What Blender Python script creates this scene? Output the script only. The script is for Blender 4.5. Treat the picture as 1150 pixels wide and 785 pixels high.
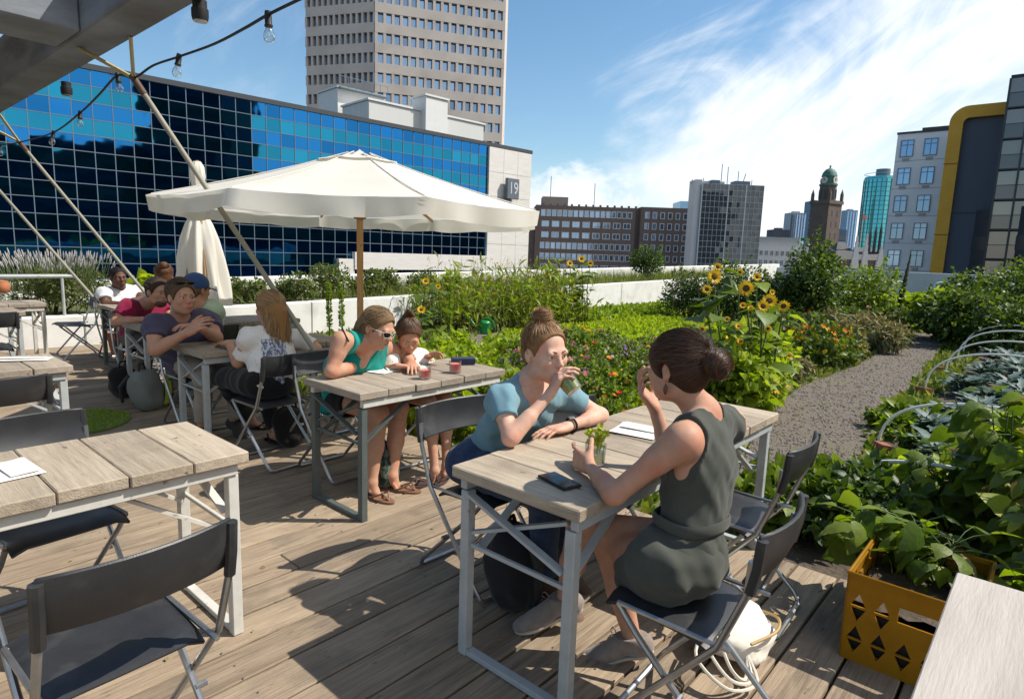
import bpy, math, random
import numpy as np
from mathutils import Vector, Matrix, Quaternion

for _o in list(bpy.data.objects):
    bpy.data.objects.remove(_o)
C = bpy.context.scene.collection
SC = bpy.context.scene

# ------------------------------------------------------------------ camera
F, PITCH, ROLL, EYE = 700.0, 0.152, 0.034, 1.5
_cp, _sp = math.cos(PITCH), math.sin(PITCH)
FW = np.array([0, _cp, -_sp]); _r0 = np.array([1., 0, 0]); _u0 = np.array([0, _sp, _cp])
RT = math.cos(ROLL) * _r0 + math.sin(ROLL) * _u0
UP = -math.sin(ROLL) * _r0 + math.cos(ROLL) * _u0
cd = bpy.data.cameras.new('camera'); cam = bpy.data.objects.new('camera', cd); C.objects.link(cam)
cd.sensor_width = 36.0; cd.lens = F / 1150.0 * 36.0; cd.clip_start = 0.05; cd.clip_end = 6000
_m = Matrix(((RT[0], UP[0], -FW[0], 0), (RT[1], UP[1], -FW[1], 0), (RT[2], UP[2], -FW[2], EYE), (0, 0, 0, 1)))
cam.matrix_world = _m
SC.camera = cam

# ------------------------------------------------------------------ sky, sun, exposure
SUN = Vector((0.605, 0.035, 0.74)).normalized()
EL = math.asin(SUN.z); AZ = math.atan2(SUN.x, SUN.y)
world = bpy.data.worlds.new('World'); SC.world = world; world.use_nodes = True


def build_sky():
    nt = world.node_tree; nt.nodes.clear(); N = nt.nodes.new; L = nt.links.new
    out = N('ShaderNodeOutputWorld'); bg = N('ShaderNodeBackground'); bg.inputs[1].default_value = 0.15
    L(bg.outputs[0], out.inputs[0])
    sky = N('ShaderNodeTexSky'); sky.sky_type = 'NISHITA'; sky.sun_disc = False
    sky.sun_elevation = EL; sky.sun_rotation = AZ; sky.altitude = 20; sky.air_density = 1.1; sky.dust_density = 0.5; sky.ozone_density = 2.2
    hs = N('ShaderNodeHueSaturation'); hs.inputs['Saturation'].default_value = 1.14; hs.inputs['Value'].default_value = 0.70; hs.inputs['Hue'].default_value = 0.493
    L(sky.outputs[0], hs.inputs['Color'])
    tc = N('ShaderNodeTexCoord'); sep = N('ShaderNodeSeparateXYZ'); L(tc.outputs['Generated'], sep.inputs[0])

    def M(op, a, b=None, c=None, clamp=False):
        n = N('ShaderNodeMath'); n.operation = op; n.use_clamp = clamp
        for i, v in enumerate((a, b, c)):
            if v is None: continue
            if isinstance(v, (int, float)): n.inputs[i].default_value = v
            else: L(v, n.inputs[i])
        return n.outputs[0]

    def SS(x, a, b):
        n = N('ShaderNodeMapRange'); n.interpolation_type = 'SMOOTHSTEP'
        L(x, n.inputs[0]); n.inputs[1].default_value = a; n.inputs[2].default_value = b
        return n.outputs[0]
    az = M('ARCTAN2', sep.outputs[0], sep.outputs[1])          # 0 = +Y, positive to +X
    hyp = M('SQRT', M('ADD', M('POWER', sep.outputs[0], 2.0), M('POWER', sep.outputs[1], 2.0)))
    el = M('ARCTAN2', sep.outputs[2], hyp)

    def noise(sx, sy, rot, scale, det, dist, off):
        cb = N('ShaderNodeCombineXYZ'); L(az, cb.inputs[0]); L(el, cb.inputs[1]); cb.inputs[2].default_value = off
        mp = N('ShaderNodeMapping'); mp.vector_type = 'TEXTURE'; mp.inputs['Rotation'].default_value = (0, 0, rot); mp.inputs['Scale'].default_value = (sx, sy, 1)
        L(cb.outputs[0], mp.inputs[0])
        n = N('ShaderNodeTexNoise'); n.inputs['Scale'].default_value = scale; n.inputs['Detail'].default_value = det
        n.inputs['Roughness'].default_value = 0.6; n.inputs['Distortion'].default_value = dist
        L(mp.outputs[0], n.inputs['Vector']); return n.outputs['Fac']
    streak = noise(1.9, 0.75, 0.5, 3.6, 8, 1.3, 0.0)
    fine = noise(1.5, 0.34, 0.62, 7.0, 7, 0.9, 3.0)
    puff = noise(1.0, 0.6, 0.2, 6.0, 9, 0.35, 7.0)
    # great bank of cirrus on the right: upper edge climbs to the right
    edge = M('ADD', M('MULTIPLY', az, 0.30), 0.235)
    d = M('SUBTRACT', edge, el)                                    # > 0 inside the bank
    dn = M('ADD', d, M('MULTIPLY', M('SUBTRACT', streak, 0.5), 0.48))
    dn = M('ADD', dn, M('MULTIPLY', M('SUBTRACT', fine, 0.5), 0.12))
    left = SS(M('ADD', az, M('MULTIPLY', M('SUBTRACT', puff, 0.5), 0.35)), 0.10, 0.26)
    bank = M('MULTIPLY', SS(dn, -0.05, 0.11), left)
    holes = SS(M('ADD', streak, M('MULTIPLY', M('SUBTRACT', fine, 0.5), 0.5)), 0.30, 0.52)
    bank = M('MULTIPLY', bank, M('ADD', M('MULTIPLY', holes, 0.45), 0.55))
    # wisps above the bank and over the left part
    wisp = M('MULTIPLY', SS(M('ADD', M('MULTIPLY', streak, 0.72), M('MULTIPLY', fine, 0.28)), 0.50, 0.80), 0.42)
    # low bright puffs near the skyline
    low = M('MULTIPLY', SS(M('ADD', puff, M('MULTIPLY', M('SUBTRACT', 0.14, el), 1.6)), 0.50, 0.66), SS(el, 0.26, 0.10))
    low = M('MULTIPLY', low, SS(az, -0.25, 0.05))
    m = M('MAXIMUM', bank, M('MAXIMUM', wisp, low))
    m = M('MULTIPLY', m, 0.93, clamp=True)
    haze = M('MULTIPLY', SS(el, 0.16, -0.01), 0.35)
    m = M('MAXIMUM', m, haze)
    mix = N('ShaderNodeMix'); mix.data_type = 'RGBA'
    L(m, mix.inputs['Factor']); L(hs.outputs[0], mix.inputs[6]); mix.inputs[7].default_value = (5.0, 5.2, 5.45, 1)
    L(mix.outputs[2], bg.inputs[0])


build_sky()
sd = bpy.data.lights.new('sun', 'SUN'); sd.energy = 4.4; sd.angle = math.radians(0.5); sd.color = (1.0, 0.95, 0.86)
sun = bpy.data.objects.new('sun', sd); C.objects.link(sun); sun.rotation_euler = SUN.to_track_quat('Z', 'Y').to_euler(); sun.location = (20, 5, 30)
SC.view_settings.view_transform = 'Standard'; SC.view_settings.look = 'None'; SC.view_settings.exposure = 0.52; SC.view_settings.gamma = 1.0
SC.cycles.max_bounces = 8; SC.cycles.transparent_max_bounces = 16
SC.cycles.caustics_reflective = False; SC.cycles.caustics_refractive = False

# ------------------------------------------------------------------ helpers
YAW = 0.8515                                   # the deck boards run along U
U = np.array([math.cos(YAW), math.sin(YAW)]); Vv = np.array([math.sin(YAW), -math.cos(YAW)])


def W(s, t, z=0.0):
    p = U * s + Vv * t
    return Vector((float(p[0]), float(p[1]), z))


def _ray(x, y): return FW + RT * (x - 575) / F - UP * (y - 392.5) / F


def gz(x, y, z=0.0):
    d = _ray(x, y); return Vector(np.array([0, 0, EYE]) + d * ((z - EYE) / d[2]))


def dp(x, y, Y):
    d = _ray(x, y); return Vector(np.array([0, 0, EYE]) + d * (Y / d[1]))


def tag(o, label=None, cat=None, group=None, kind=None):
    if label: o['label'] = label
    if cat: o['category'] = cat
    if group: o['group'] = group
    if kind: o['kind'] = kind
    return o


def thing(name, label, cat, loc=(0, 0, 0), rz=0.0, group=None):
    o = bpy.data.objects.new(name, None); C.objects.link(o); o.empty_display_size = 0.1
    o.location = loc; o.rotation_euler = (0, 0, rz)
    return tag(o, label, cat, group)


KIDS = {}


def link(o, parent=None):
    C.objects.link(o)
    if parent is not None:
        o.parent = parent; KIDS.setdefault(parent.name, []).append(o)
    return o


def copy_tree(o, parent=None):
    c = o.copy(); link(c, parent)
    for ch in list(KIDS.get(o.name, [])):
        copy_tree(ch, c)
    return c


def np_mesh(name, V, faces, mats, parent=None, smooth=True, mi=None, sharp=None):
    """faces: list of (M,k) integer arrays; mi: list of matching material index arrays / ints"""
    me = bpy.data.meshes.new(name)
    V = np.asarray(V, np.float32); me.vertices.add(len(V)); me.vertices.foreach_set('co', V.ravel())
    faces = [np.asarray(f, np.int32) for f in faces if len(f)]
    nl = sum(f.size for f in faces); nf = sum(len(f) for f in faces)
    me.loops.add(nl); me.polygons.add(nf)
    me.loops.foreach_set('vertex_index', np.concatenate([f.ravel() for f in faces]))
    tot = np.concatenate([np.full(len(f), f.shape[1], np.int32) for f in faces])
    st = np.zeros(nf, np.int32); st[1:] = np.cumsum(tot)[:-1]
    me.polygons.foreach_set('loop_start', st)
    if not isinstance(mats, (list, tuple)): mats = [mats]
    for m in mats: me.materials.append(m)
    if mi is not None:
        me.polygons.foreach_set('material_index', np.concatenate([np.full(len(f), k, np.int32) if np.isscalar(k) else np.asarray(k, np.int32) for f, k in zip(faces, mi)]))
    me.polygons.foreach_set('use_smooth', np.full(nf, bool(smooth)))
    me.update(calc_edges=True)
    if sharp is not None and smooth: me.set_sharp_from_angle(angle=sharp)
    o = bpy.data.objects.new(name, me)
    return link(o, parent)


class MB:
    def __init__(s): s.v = []; s.f = []; s.m = []

    def add(s, vs, fs, m=0):
        b = len(s.v); s.v.extend([tuple(v) for v in vs])
        for f in fs: s.f.append(tuple(i + b for i in f)); s.m.append(m)

    def quad(s, *p, m=0): s.add(p, [tuple(range(len(p)))], m)

    def boxb(s, lo, hi, m=0):
        x0, y0, z0 = lo; x1, y1, z1 = hi
        s.add([(x0, y0, z0), (x1, y0, z0), (x1, y1, z0), (x0, y1, z0), (x0, y0, z1), (x1, y0, z1), (x1, y1, z1), (x0, y1, z1)],
              [(0, 3, 2, 1), (4, 5, 6, 7), (0, 1, 5, 4), (1, 2, 6, 5), (2, 3, 7, 6), (3, 0, 4, 7)], m)

    def box(s, c, size, R=None, m=0):
        c = Vector(c); h = [a / 2 for a in size]; vs = []
        for z in (-1, 1):
            for x, y in ((-1, -1), (1, -1), (1, 1), (-1, 1)):
                p = Vector((x * h[0], y * h[1], z * h[2]))
                vs.append(c + (R @ p if R is not None else p))
        s.add(vs, [(0, 3, 2, 1), (4, 5, 6, 7), (0, 1, 5, 4), (1, 2, 6, 5), (2, 3, 7, 6), (3, 0, 4, 7)], m)

    def bar(s, a, b, w, h, up=(0, 0, 1), m=0):
        a = Vector(a); b = Vector(b); d = (b - a); L = d.length; d.normalize(); up = Vector(up)
        x = d.cross(up)
        if x.length < 1e-4: x = d.cross(Vector((0, 1, 0)))
        x.normalize(); z = x.cross(d)
        R = Matrix((x, d, z)).transposed()
        s.box((a + b) / 2, (w, L, h), R, m)

    def tube(s, path, r, n=8, m=0, cap=True, closed=False):
        P = [Vector(p) for p in path]; k = len(P); rr = r if isinstance(r, (list, tuple)) else [r] * k
        ref = None; rings = []
        for i in range(k):
            if closed: d = P[(i + 1) % k] - P[i - 1]
            else: d = P[min(i + 1, k - 1)] - P[max(i - 1, 0)]
            d.normalize()
            if ref is None:
                ref = Vector((0, 0, 1)) if abs(d.z) < .9 else Vector((1, 0, 0))
            x = ref - d * ref.dot(d)
            if x.length < 1e-5: x = Vector((1, 0, 0)) - d * d.x
            x.normalize(); y = d.cross(x); ref = x
            rings.append([P[i] + (x * math.cos(2 * math.pi * j / n) + y * math.sin(2 * math.pi * j / n)) * rr[i] for j in range(n)])
        vs = [v for R in rings for v in R]; fs = []
        for i in range(k if closed else k - 1):
            a = i * n; b = ((i + 1) % k) * n
            for j in range(n): fs.append((a + j, a + (j + 1) % n, b + (j + 1) % n, b + j))
        if cap and not closed:
            fs.append(tuple(range(n))[::-1]); fs.append(tuple((k - 1) * n + j for j in range(n)))
        s.add(vs, fs, m)

    def lathe(s, prof, n=16, c=(0, 0, 0), R=None, m=0, cap=True):
        c = Vector(c); vs = []; fs = []
        for r, z in prof:
            for j in range(n):
                p = Vector((r * math.cos(2 * math.pi * j / n), r * math.sin(2 * math.pi * j / n), z))
                vs.append(c + (R @ p if R is not None else p))
        for i in range(len(prof) - 1):
            for j in range(n): fs.append((i * n + j, i * n + (j + 1) % n, (i + 1) * n + (j + 1) % n, (i + 1) * n + j))
        if cap:
            fs.append(tuple(range(n))[::-1]); fs.append(tuple((len(prof) - 1) * n + j for j in range(n)))
        s.add(vs, fs, m)

    def sheet(s, G, thick=0.0, m=0):
        """G: 2-D list of points; thick > 0 gives the sheet a second face along -normal (approximated)"""
        nu, nv = len(G), len(G[0]); P = [[Vector(p) for p in row] for row in G]
        vs = [p for r in P for p in r]
        fs = [(i * nv + j, (i + 1) * nv + j, (i + 1) * nv + j + 1, i * nv + j + 1) for i in range(nu - 1) for j in range(nv - 1)]
        if thick:
            off = len(vs)
            for i in range(nu):
                for j in range(nv):
                    a = P[min(i + 1, nu - 1)][j] - P[max(i - 1, 0)][j]; b = P[i][min(j + 1, nv - 1)] - P[i][max(j - 1, 0)]
                    nn = a.cross(b)
                    if nn.length < 1e-9: nn = Vector((0, 0, 1))
                    vs.append(P[i][j] - nn.normalized() * thick)
            fs += [tuple(off + q for q in f[::-1]) for f in fs]
            bd = [i * nv for i in range(nu)] + [(nu - 1) * nv + j for j in range(1, nv)] + [i * nv + nv - 1 for i in range(nu - 2, -1, -1)] + [j for j in range(nv - 2, 0, -1)]
            for q in range(len(bd)):
                a, b = bd[q], bd[(q + 1) % len(bd)]; fs.append((b, a, a + off, b + off))
        s.add(vs, fs, m)

    def build(s, name, mats, parent=None, smooth=False, bevel=0.0, loc=None, rz=None, seg=1, sharp=0.7):
        me = bpy.data.meshes.new(name); me.from_pydata([tuple(v) for v in s.v], [], s.f)
        if not isinstance(mats, (list, tuple)): mats = [mats]
        for m in mats: me.materials.append(m)
        me.polygons.foreach_set('material_index', s.m)
        if smooth:
            me.polygons.foreach_set('use_smooth', [True] * len(s.f)); me.set_sharp_from_angle(angle=sharp)
        me.update()
        o = bpy.data.objects.new(name, me); link(o, parent)
        if loc is not None: o.location = loc
        if rz is not None: o.rotation_euler = (0, 0, rz)
        if bevel:
            b = o.modifiers.new('bevel', 'BEVEL'); b.width = bevel; b.segments = seg; b.limit_method = 'ANGLE'; b.angle_limit = 0.6
        return o


def struct(o): o['kind'] = 'structure'; return o


def stuff(o): o['kind'] = 'stuff'; return o


# ------------------------------------------------------------------ materials
def nodes(name):
    m = bpy.data.materials.new(name); m.use_nodes = True; nt = m.node_tree; nt.nodes.clear()
    out = nt.nodes.new('ShaderNodeOutputMaterial'); b = nt.nodes.new('ShaderNodeBsdfPrincipled')
    nt.links.new(b.outputs[0], out.inputs[0])
    return m, nt, b, out


def c4(c): return (c[0], c[1], c[2], 1.0)


def pm(name, c1, c2=None, scale=8.0, rough=0.6, bump=0.0, bscale=60.0, stretch=(1, 1, 1), metal=0.0, spec=0.4, detail=6, contrast=(0.3, 0.7), rvar=0.0, isl=0.0, dist=0.0, bdist=0.005, sss=0.0, sheen=0.0, coat=0.0, c3=None, s3=2.0, r3=(0.45, 0.7)):
    m, nt, b, out = nodes(name); N = nt.nodes.new; L = nt.links.new
    b.inputs['Roughness'].default_value = rough; b.inputs['Metallic'].default_value = metal; b.inputs['Specular IOR Level'].default_value = spec
    if sheen: b.inputs['Sheen Weight'].default_value = sheen
    if coat: b.inputs['Coat Weight'].default_value = coat; b.inputs['Coat Roughness'].default_value = 0.15
    if sss:
        b.inputs['Subsurface Weight'].default_value = sss; b.inputs['Subsurface Radius'].default_value = (0.012, 0.005, 0.003); b.inputs['Subsurface Scale'].default_value = 1.0
    tc = N('ShaderNodeTexCoord'); mp = N('ShaderNodeMapping'); mp.inputs['Scale'].default_value = stretch; L(tc.outputs['Object'], mp.inputs[0])
    vec = mp.outputs[0]
    if isl:
        g = N('ShaderNodeNewGeometry'); ad = N('ShaderNodeVectorMath'); ad.operation = 'MULTIPLY_ADD'
        cb = N('ShaderNodeCombineXYZ'); L(g.outputs['Random Per Island'], cb.inputs[0]); L(g.outputs['Random Per Island'], cb.inputs[1]); L(g.outputs['Random Per Island'], cb.inputs[2])
        L(cb.outputs[0], ad.inputs[0]); ad.inputs[1].default_value = (37, 53, 71); L(vec, ad.inputs[2]); vec = ad.outputs[0]
    n = N('ShaderNodeTexNoise'); n.inputs['Scale'].default_value = scale; n.inputs['Detail'].default_value = detail; n.inputs['Distortion'].default_value = dist
    n.inputs['Roughness'].default_value = 0.65
    L(vec, n.inputs['Vector'])
    if c2 is not None:
        r = N('ShaderNodeValToRGB'); r.color_ramp.elements[0].position = contrast[0]; r.color_ramp.elements[1].position = contrast[1]
        r.color_ramp.elements[0].color = c4(c1); r.color_ramp.elements[1].color = c4(c2); L(n.outputs['Fac'], r.inputs[0]); col = r.outputs[0]
        if c3 is not None:
            n3 = N('ShaderNodeTexNoise'); n3.inputs['Scale'].default_value = s3; n3.inputs['Detail'].default_value = 5; L(vec, n3.inputs['Vector'])
            mr = N('ShaderNodeMapRange'); L(n3.outputs['Fac'], mr.inputs[0]); mr.inputs[1].default_value = r3[0]; mr.inputs[2].default_value = r3[1]
            mx = N('ShaderNodeMix'); mx.data_type = 'RGBA'; L(mr.outputs[0], mx.inputs['Factor']); L(col, mx.inputs[6]); mx.inputs[7].default_value = c4(c3); col = mx.outputs[2]
        if isl:
            hs = N('ShaderNodeHueSaturation'); L(col, hs.inputs['Color']); mr = N('ShaderNodeMapRange'); L(g.outputs['Random Per Island'], mr.inputs[0])
            mr.inputs[3].default_value = 1 - isl; mr.inputs[4].default_value = 1 + isl; L(mr.outputs[0], hs.inputs['Value']); col = hs.outputs[0]
        L(col, b.inputs['Base Color'])
    else:
        b.inputs['Base Color'].default_value = c4(c1)
    if rvar:
        mr = N('ShaderNodeMapRange'); L(n.outputs['Fac'], mr.inputs[0]); mr.inputs[3].default_value = rough - rvar; mr.inputs[4].default_value = rough + rvar; L(mr.outputs[0], b.inputs['Roughness'])
    if bump:
        n2 = N('ShaderNodeTexNoise'); n2.inputs['Scale'].default_value = bscale; n2.inputs['Detail'].default_value = 5; L(vec, n2.inputs['Vector'])
        bp = N('ShaderNodeBump'); bp.inputs['Strength'].default_value = bump; bp.inputs['Distance'].default_value = bdist; L(n2.outputs['Fac'], bp.inputs['Height']); L(bp.outputs[0], b.inputs['Normal'])
    return m


def wood(name, ca, cb_, cc, scale=1.0, rough=0.75, isl=0.12, axis=0, stain=(0.10, 0.085, 0.07), samt=0.5):
    """weathered planks: grain runs along local axis, each island shifted and tinted on its own"""
    m, nt, b, out = nodes(name); N = nt.nodes.new; L = nt.links.new
    b.inputs['Roughness'].default_value = rough; b.inputs['Specular IOR Level'].default_value = 0.25
    tc = N('ShaderNodeTexCoord'); g = N('ShaderNodeNewGeometry')
    cb = N('ShaderNodeCombineXYZ')
    for i in range(3): L(g.outputs['Random Per Island'], cb.inputs[i])
    ad = N('ShaderNodeVectorMath'); ad.operation = 'MULTIPLY_ADD'; L(cb.outputs[0], ad.inputs[0]); ad.inputs[1].default_value = (31.7, 57.3, 77.1); L(tc.outputs['Object'], ad.inputs[2])

    def nz(sc, st, det=6, dist=0.0, rg=0.6):
        mp = N('ShaderNodeMapping'); mp.inputs['Scale'].default_value = st; L(ad.outputs[0], mp.inputs[0])
        n = N('ShaderNodeTexNoise'); n.inputs['Scale'].default_value = sc * scale; n.inputs['Detail'].default_value = det; n.inputs['Distortion'].default_value = dist; n.inputs['Roughness'].default_value = rg
        L(mp.outputs[0], n.inputs['Vector']); return n.outputs['Fac']
    st = [1, 1, 1]; st[axis] = 0.045
    grain = nz(70, tuple(st), 6, 0.6, 0.7); st2 = [1, 1, 1]; st2[axis] = 0.12; broad = nz(9, tuple(st2), 5, 1.2); blot = nz(3.2, (1, 1, 1), 6, 0.3); fine = nz(240, tuple(st), 3)
    r = N('ShaderNodeValToRGB'); e = r.color_ramp.elements; e[0].position = 0.25; e[0].color = c4(ca); e[1].position = 0.72; e[1].color = c4(cc); k = e.new(0.48); k.color = c4(cb_)
    mm = N('ShaderNodeMath'); mm.operation = 'MULTIPLY_ADD'; L(grain, mm.inputs[0]); mm.inputs[1].default_value = 0.55
    m2 = N('ShaderNodeMath'); m2.operation = 'MULTIPLY'; L(broad, m2.inputs[0]); m2.inputs[1].default_value = 0.45; L(m2.outputs[0], mm.inputs[2]); L(mm.outputs[0], r.inputs[0])
    mr = N('ShaderNodeMapRange'); L(blot, mr.inputs[0]); mr.inputs[1].default_value = 0.52; mr.inputs[2].default_value = 0.78; mr.inputs[4].default_value = samt
    mx = N('ShaderNodeMix'); mx.data_type = 'RGBA'; L(mr.outputs[0], mx.inputs['Factor']); L(r.outputs[0], mx.inputs[6]); mx.inputs[7].default_value = c4(stain)
    knot = nz(26, tuple([.4 if i == axis else 1 for i in range(3)]), 2); kr = N('ShaderNodeMapRange'); L(knot, kr.inputs[0]); kr.inputs[1].default_value = 0.68; kr.inputs[2].default_value = 0.76; kr.inputs[4].default_value = 0.75
    mk = N('ShaderNodeMix'); mk.data_type = 'RGBA'; L(kr.outputs[0], mk.inputs['Factor']); L(mx.outputs[2], mk.inputs[6]); mk.inputs[7].default_value = c4((stain[0] * .6, stain[1] * .55, stain[2] * .5))
    hs = N('ShaderNodeHueSaturation'); L(mk.outputs[2], hs.inputs['Color']); mv = N('ShaderNodeMapRange'); L(g.outputs['Random Per Island'], mv.inputs[0]); mv.inputs[3].default_value = 1 - isl; mv.inputs[4].default_value = 1 + isl; L(mv.outputs[0], hs.inputs['Value'])
    L(hs.outputs[0], b.inputs['Base Color'])
    bp = N('ShaderNodeBump'); bp.inputs['Strength'].default_value = 0.8; bp.inputs['Distance'].default_value = 0.004
    a2 = N('ShaderNodeMath'); a2.operation = 'ADD'; L(grain, a2.inputs[0]); L(fine, a2.inputs[1]); L(a2.outputs[0], bp.inputs['Height']); L(bp.outputs[0], b.inputs['Normal'])
    return m


def leafm(name, c1, c2, trans=0.35, rough=0.45, tint=(1.25, 1.35, 0.45), spec=0.35):
    """leaf: colour varies leaf by leaf; part of the light goes through"""
    m, nt, b, out = nodes(name); N = nt.nodes.new; L = nt.links.new
    g = N('ShaderNodeNewGeometry'); r = N('ShaderNodeValToRGB'); r.color_ramp.elements[0].color = c4(c1); r.color_ramp.elements[1].color = c4(c2)
    tc = N('ShaderNodeTexCoord'); nz = N('ShaderNodeTexNoise'); nz.inputs['Scale'].default_value = 38; nz.inputs['Detail'].default_value = 4; L(tc.outputs['Object'], nz.inputs['Vector']); ma = N('ShaderNodeMath'); ma.operation = 'MULTIPLY_ADD'; L(nz.outputs['Fac'], ma.inputs[0]); ma.inputs[1].default_value = .9; m2 = N('ShaderNodeMath'); m2.operation = 'SUBTRACT'; L(g.outputs['Random Per Island'], m2.inputs[0]); m2.inputs[1].default_value = .45; L(m2.outputs[0], ma.inputs[2]); L(ma.outputs[0], r.inputs[0]); bp = N('ShaderNodeBump'); bp.inputs['Strength'].default_value = .5; bp.inputs['Distance'].default_value = .006; L(nz.outputs['Fac'], bp.inputs['Height']); L(bp.outputs[0], b.inputs['Normal'])
    L(r.outputs[0], b.inputs['Base Color']); b.inputs['Roughness'].default_value = rough; b.inputs['Specular IOR Level'].default_value = spec
    tr = N('ShaderNodeBsdfTranslucent'); mu = N('ShaderNodeMix'); mu.data_type = 'RGBA'; mu.blend_type = 'MULTIPLY'; mu.inputs['Factor'].default_value = 1.0
    L(r.outputs[0], mu.inputs[6]); mu.inputs[7].default_value = c4(tint); L(mu.outputs[2], tr.inputs[0])
    mx = N('ShaderNodeMixShader'); mx.inputs[0].default_value = trans; L(b.outputs[0], mx.inputs[1]); L(tr.outputs[0], mx.inputs[2]); L(mx.outputs[0], out.inputs[0])
    return m


def glassm(name, col=(1, 1, 1), rough=0.0, ior=1.45):
    m, nt, b, out = nodes(name); b.inputs['Base Color'].default_value = c4(col); b.inputs['Roughness'].default_value = rough
    b.inputs['Transmission Weight'].default_value = 1.0; b.inputs['IOR'].default_value = ior
    return m


def thinglass(name, tint=(0.95, 0.97, 0.97), refl=0.10):
    m, nt, b, out = nodes(name); N = nt.nodes.new; L = nt.links.new
    t = N('ShaderNodeBsdfTransparent'); t.inputs[0].default_value = c4(tint); gl = N('ShaderNodeBsdfGlossy'); gl.inputs['Roughness'].default_value = 0.03
    lw = N('ShaderNodeLayerWeight'); lw.inputs[0].default_value = 0.25; mr = N('ShaderNodeMapRange'); L(lw.outputs['Fresnel'], mr.inputs[0]); mr.inputs[3].default_value = refl * .4; mr.inputs[4].default_value = 0.6
    mx = N('ShaderNodeMixShader'); L(mr.outputs[0], mx.inputs[0]); L(t.outputs[0], mx.inputs[1]); L(gl.outputs[0], mx.inputs[2]); L(mx.outputs[0], out.inputs[0])
    return m


def cloth(name, c1, c2=None, scale=14, rough=0.85, bs=420, bump=0.25, trans=0.0, sheen=0.15, contrast=(0.35, 0.65)):
    m = pm(name, c1, c2 or tuple(x * 0.82 for x in c1), scale, rough, bump, bs, sheen=sheen, spec=0.15, contrast=contrast, bdist=0.002)
    if trans:
        nt = m.node_tree; b = [n for n in nt.nodes if n.type == 'BSDF_PRINCIPLED'][0]; out = [n for n in nt.nodes if n.type == 'OUTPUT_MATERIAL'][0]
        tr = nt.nodes.new('ShaderNodeBsdfTranslucent'); tr.inputs[0].default_value = c4(c1); mx = nt.nodes.new('ShaderNodeMixShader'); mx.inputs[0].default_value = trans
        nt.links.new(b.outputs[0], mx.inputs[1]); nt.links.new(tr.outputs[0], mx.inputs[2]); nt.links.new(mx.outputs[0], out.inputs[0])
    return m


M = {}
M['deck'] = wood('deck_wood', (0.075, 0.054, 0.037), (0.265, 0.20, 0.137), (0.43, 0.335, 0.235), rough=0.8, isl=0.22, samt=0.65)
M['table'] = wood('table_wood', (0.17, 0.135, 0.10), (0.35, 0.285, 0.21), (0.49, 0.41, 0.31), rough=0.72, isl=0.17, axis=1, samt=0.45)
M['table_grey'] = wood('table_wood_grey', (0.14, 0.115, 0.09), (0.30, 0.25, 0.195), (0.42, 0.355, 0.28), rough=0.72, isl=0.12, axis=1, samt=0.4)
M['plank_pale'] = pm('plank_pale', (0.34, 0.30, 0.265), (0.45, 0.405, 0.355), 14, 0.72, 0.35, 150, stretch=(.12, 1, 1), isl=.06, c3=(.27, .235, .20), s3=5, r3=(.54, .74))
M['pole_wood'] = wood('pole_wood', (0.35, 0.18, 0.07), (0.46, 0.25, 0.10), (0.55, 0.32, 0.14), rough=0.45, axis=2, samt=0.15)
M['steel_pale'] = pm('painted_steel_pale', (0.60, 0.58, 0.53), (0.50, 0.48, 0.43), 12, 0.42, 0.06, 90, c3=(0.26, 0.19, 0.13), s3=22, r3=(0.66, 0.76))
M['steel_grey'] = pm('painted_steel_grey', (0.42, 0.44, 0.44), (0.34, 0.36, 0.36), 12, 0.4, 0.06, 90, c3=(0.22, 0.17, 0.12), s3=22, r3=(0.66, 0.76))
M['steel_dark'] = pm('painted_steel_dark', (0.10, 0.12, 0.115), (0.07, 0.085, 0.08), 12, 0.42, 0.06, 90)
M['chrome'] = pm('chair_tube', (0.42, 0.43, 0.44), (0.30, 0.31, 0.32), 20, 0.3, 0, metal=0.85, rvar=0.08)
M['chair'] = pm('chair_plastic', (0.018, 0.019, 0.021), (0.030, 0.030, 0.032), 9, 0.42, 0.12, 300, spec=0.45, rvar=0.10, c3=(0.060, 0.058, 0.056), s3=7, r3=(0.56, 0.76))
M['concrete'] = pm('concrete', (0.14, 0.155, 0.175), (0.25, 0.27, 0.29), 3.0, 0.85, 0.3, 40, stretch=(.5, .5, 2.2), c3=(0.085, 0.08, 0.08), s3=1.6, r3=(0.5, 0.70))
M['rod'] = pm('strut_paint', (0.29, 0.27, 0.205), (0.22, 0.205, 0.155), 6, 0.55, 0.1, 40, stretch=(1, 1, 0.3))
M['whitewall'] = pm('white_wall', (0.66, 0.65, 0.62), (0.76, 0.75, 0.72), 1.8, 0.8, 0.2, 30, c3=(0.50, 0.49, 0.46), s3=2.5, r3=(0.5, 0.75))
M['bluewall'] = pm('grey_blue_wall', (0.34, 0.38, 0.43), (0.42, 0.46, 0.50), 2.0, 0.8, 0.2, 30)
M['soil'] = pm('soil', (0.055, 0.040, 0.028), (0.11, 0.085, 0.06), 9, 0.95, 0.9, 26, bdist=0.03)
M['gravel'] = pm('gravel', (0.075, 0.060, 0.048), (0.235, 0.195, 0.158), 85, 0.92, 1.0, 120, bdist=0.012, contrast=(0.35, 0.68), c3=(0.15, 0.135, 0.07), s3=0.9, r3=(0.56, 0.72))
M['turf'] = pm('garden_ground', (0.07, 0.085, 0.022), (0.13, 0.12, 0.05), 5, 0.95, 0.8, 40, bdist=0.02)
M['canvas'] = cloth('canvas', (0.80, 0.77, 0.69), (0.86, 0.83, 0.76), 2.5, 0.8, 500, 0.15, trans=0.34, sheen=0.0)
M['black'] = pm('black_rubber', (0.012, 0.012, 0.013), None, rough=0.6)
M['white'] = pm('white_paper', (0.80, 0.79, 0.76), (0.85, 0.84, 0.82), 5, 0.7)
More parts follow.
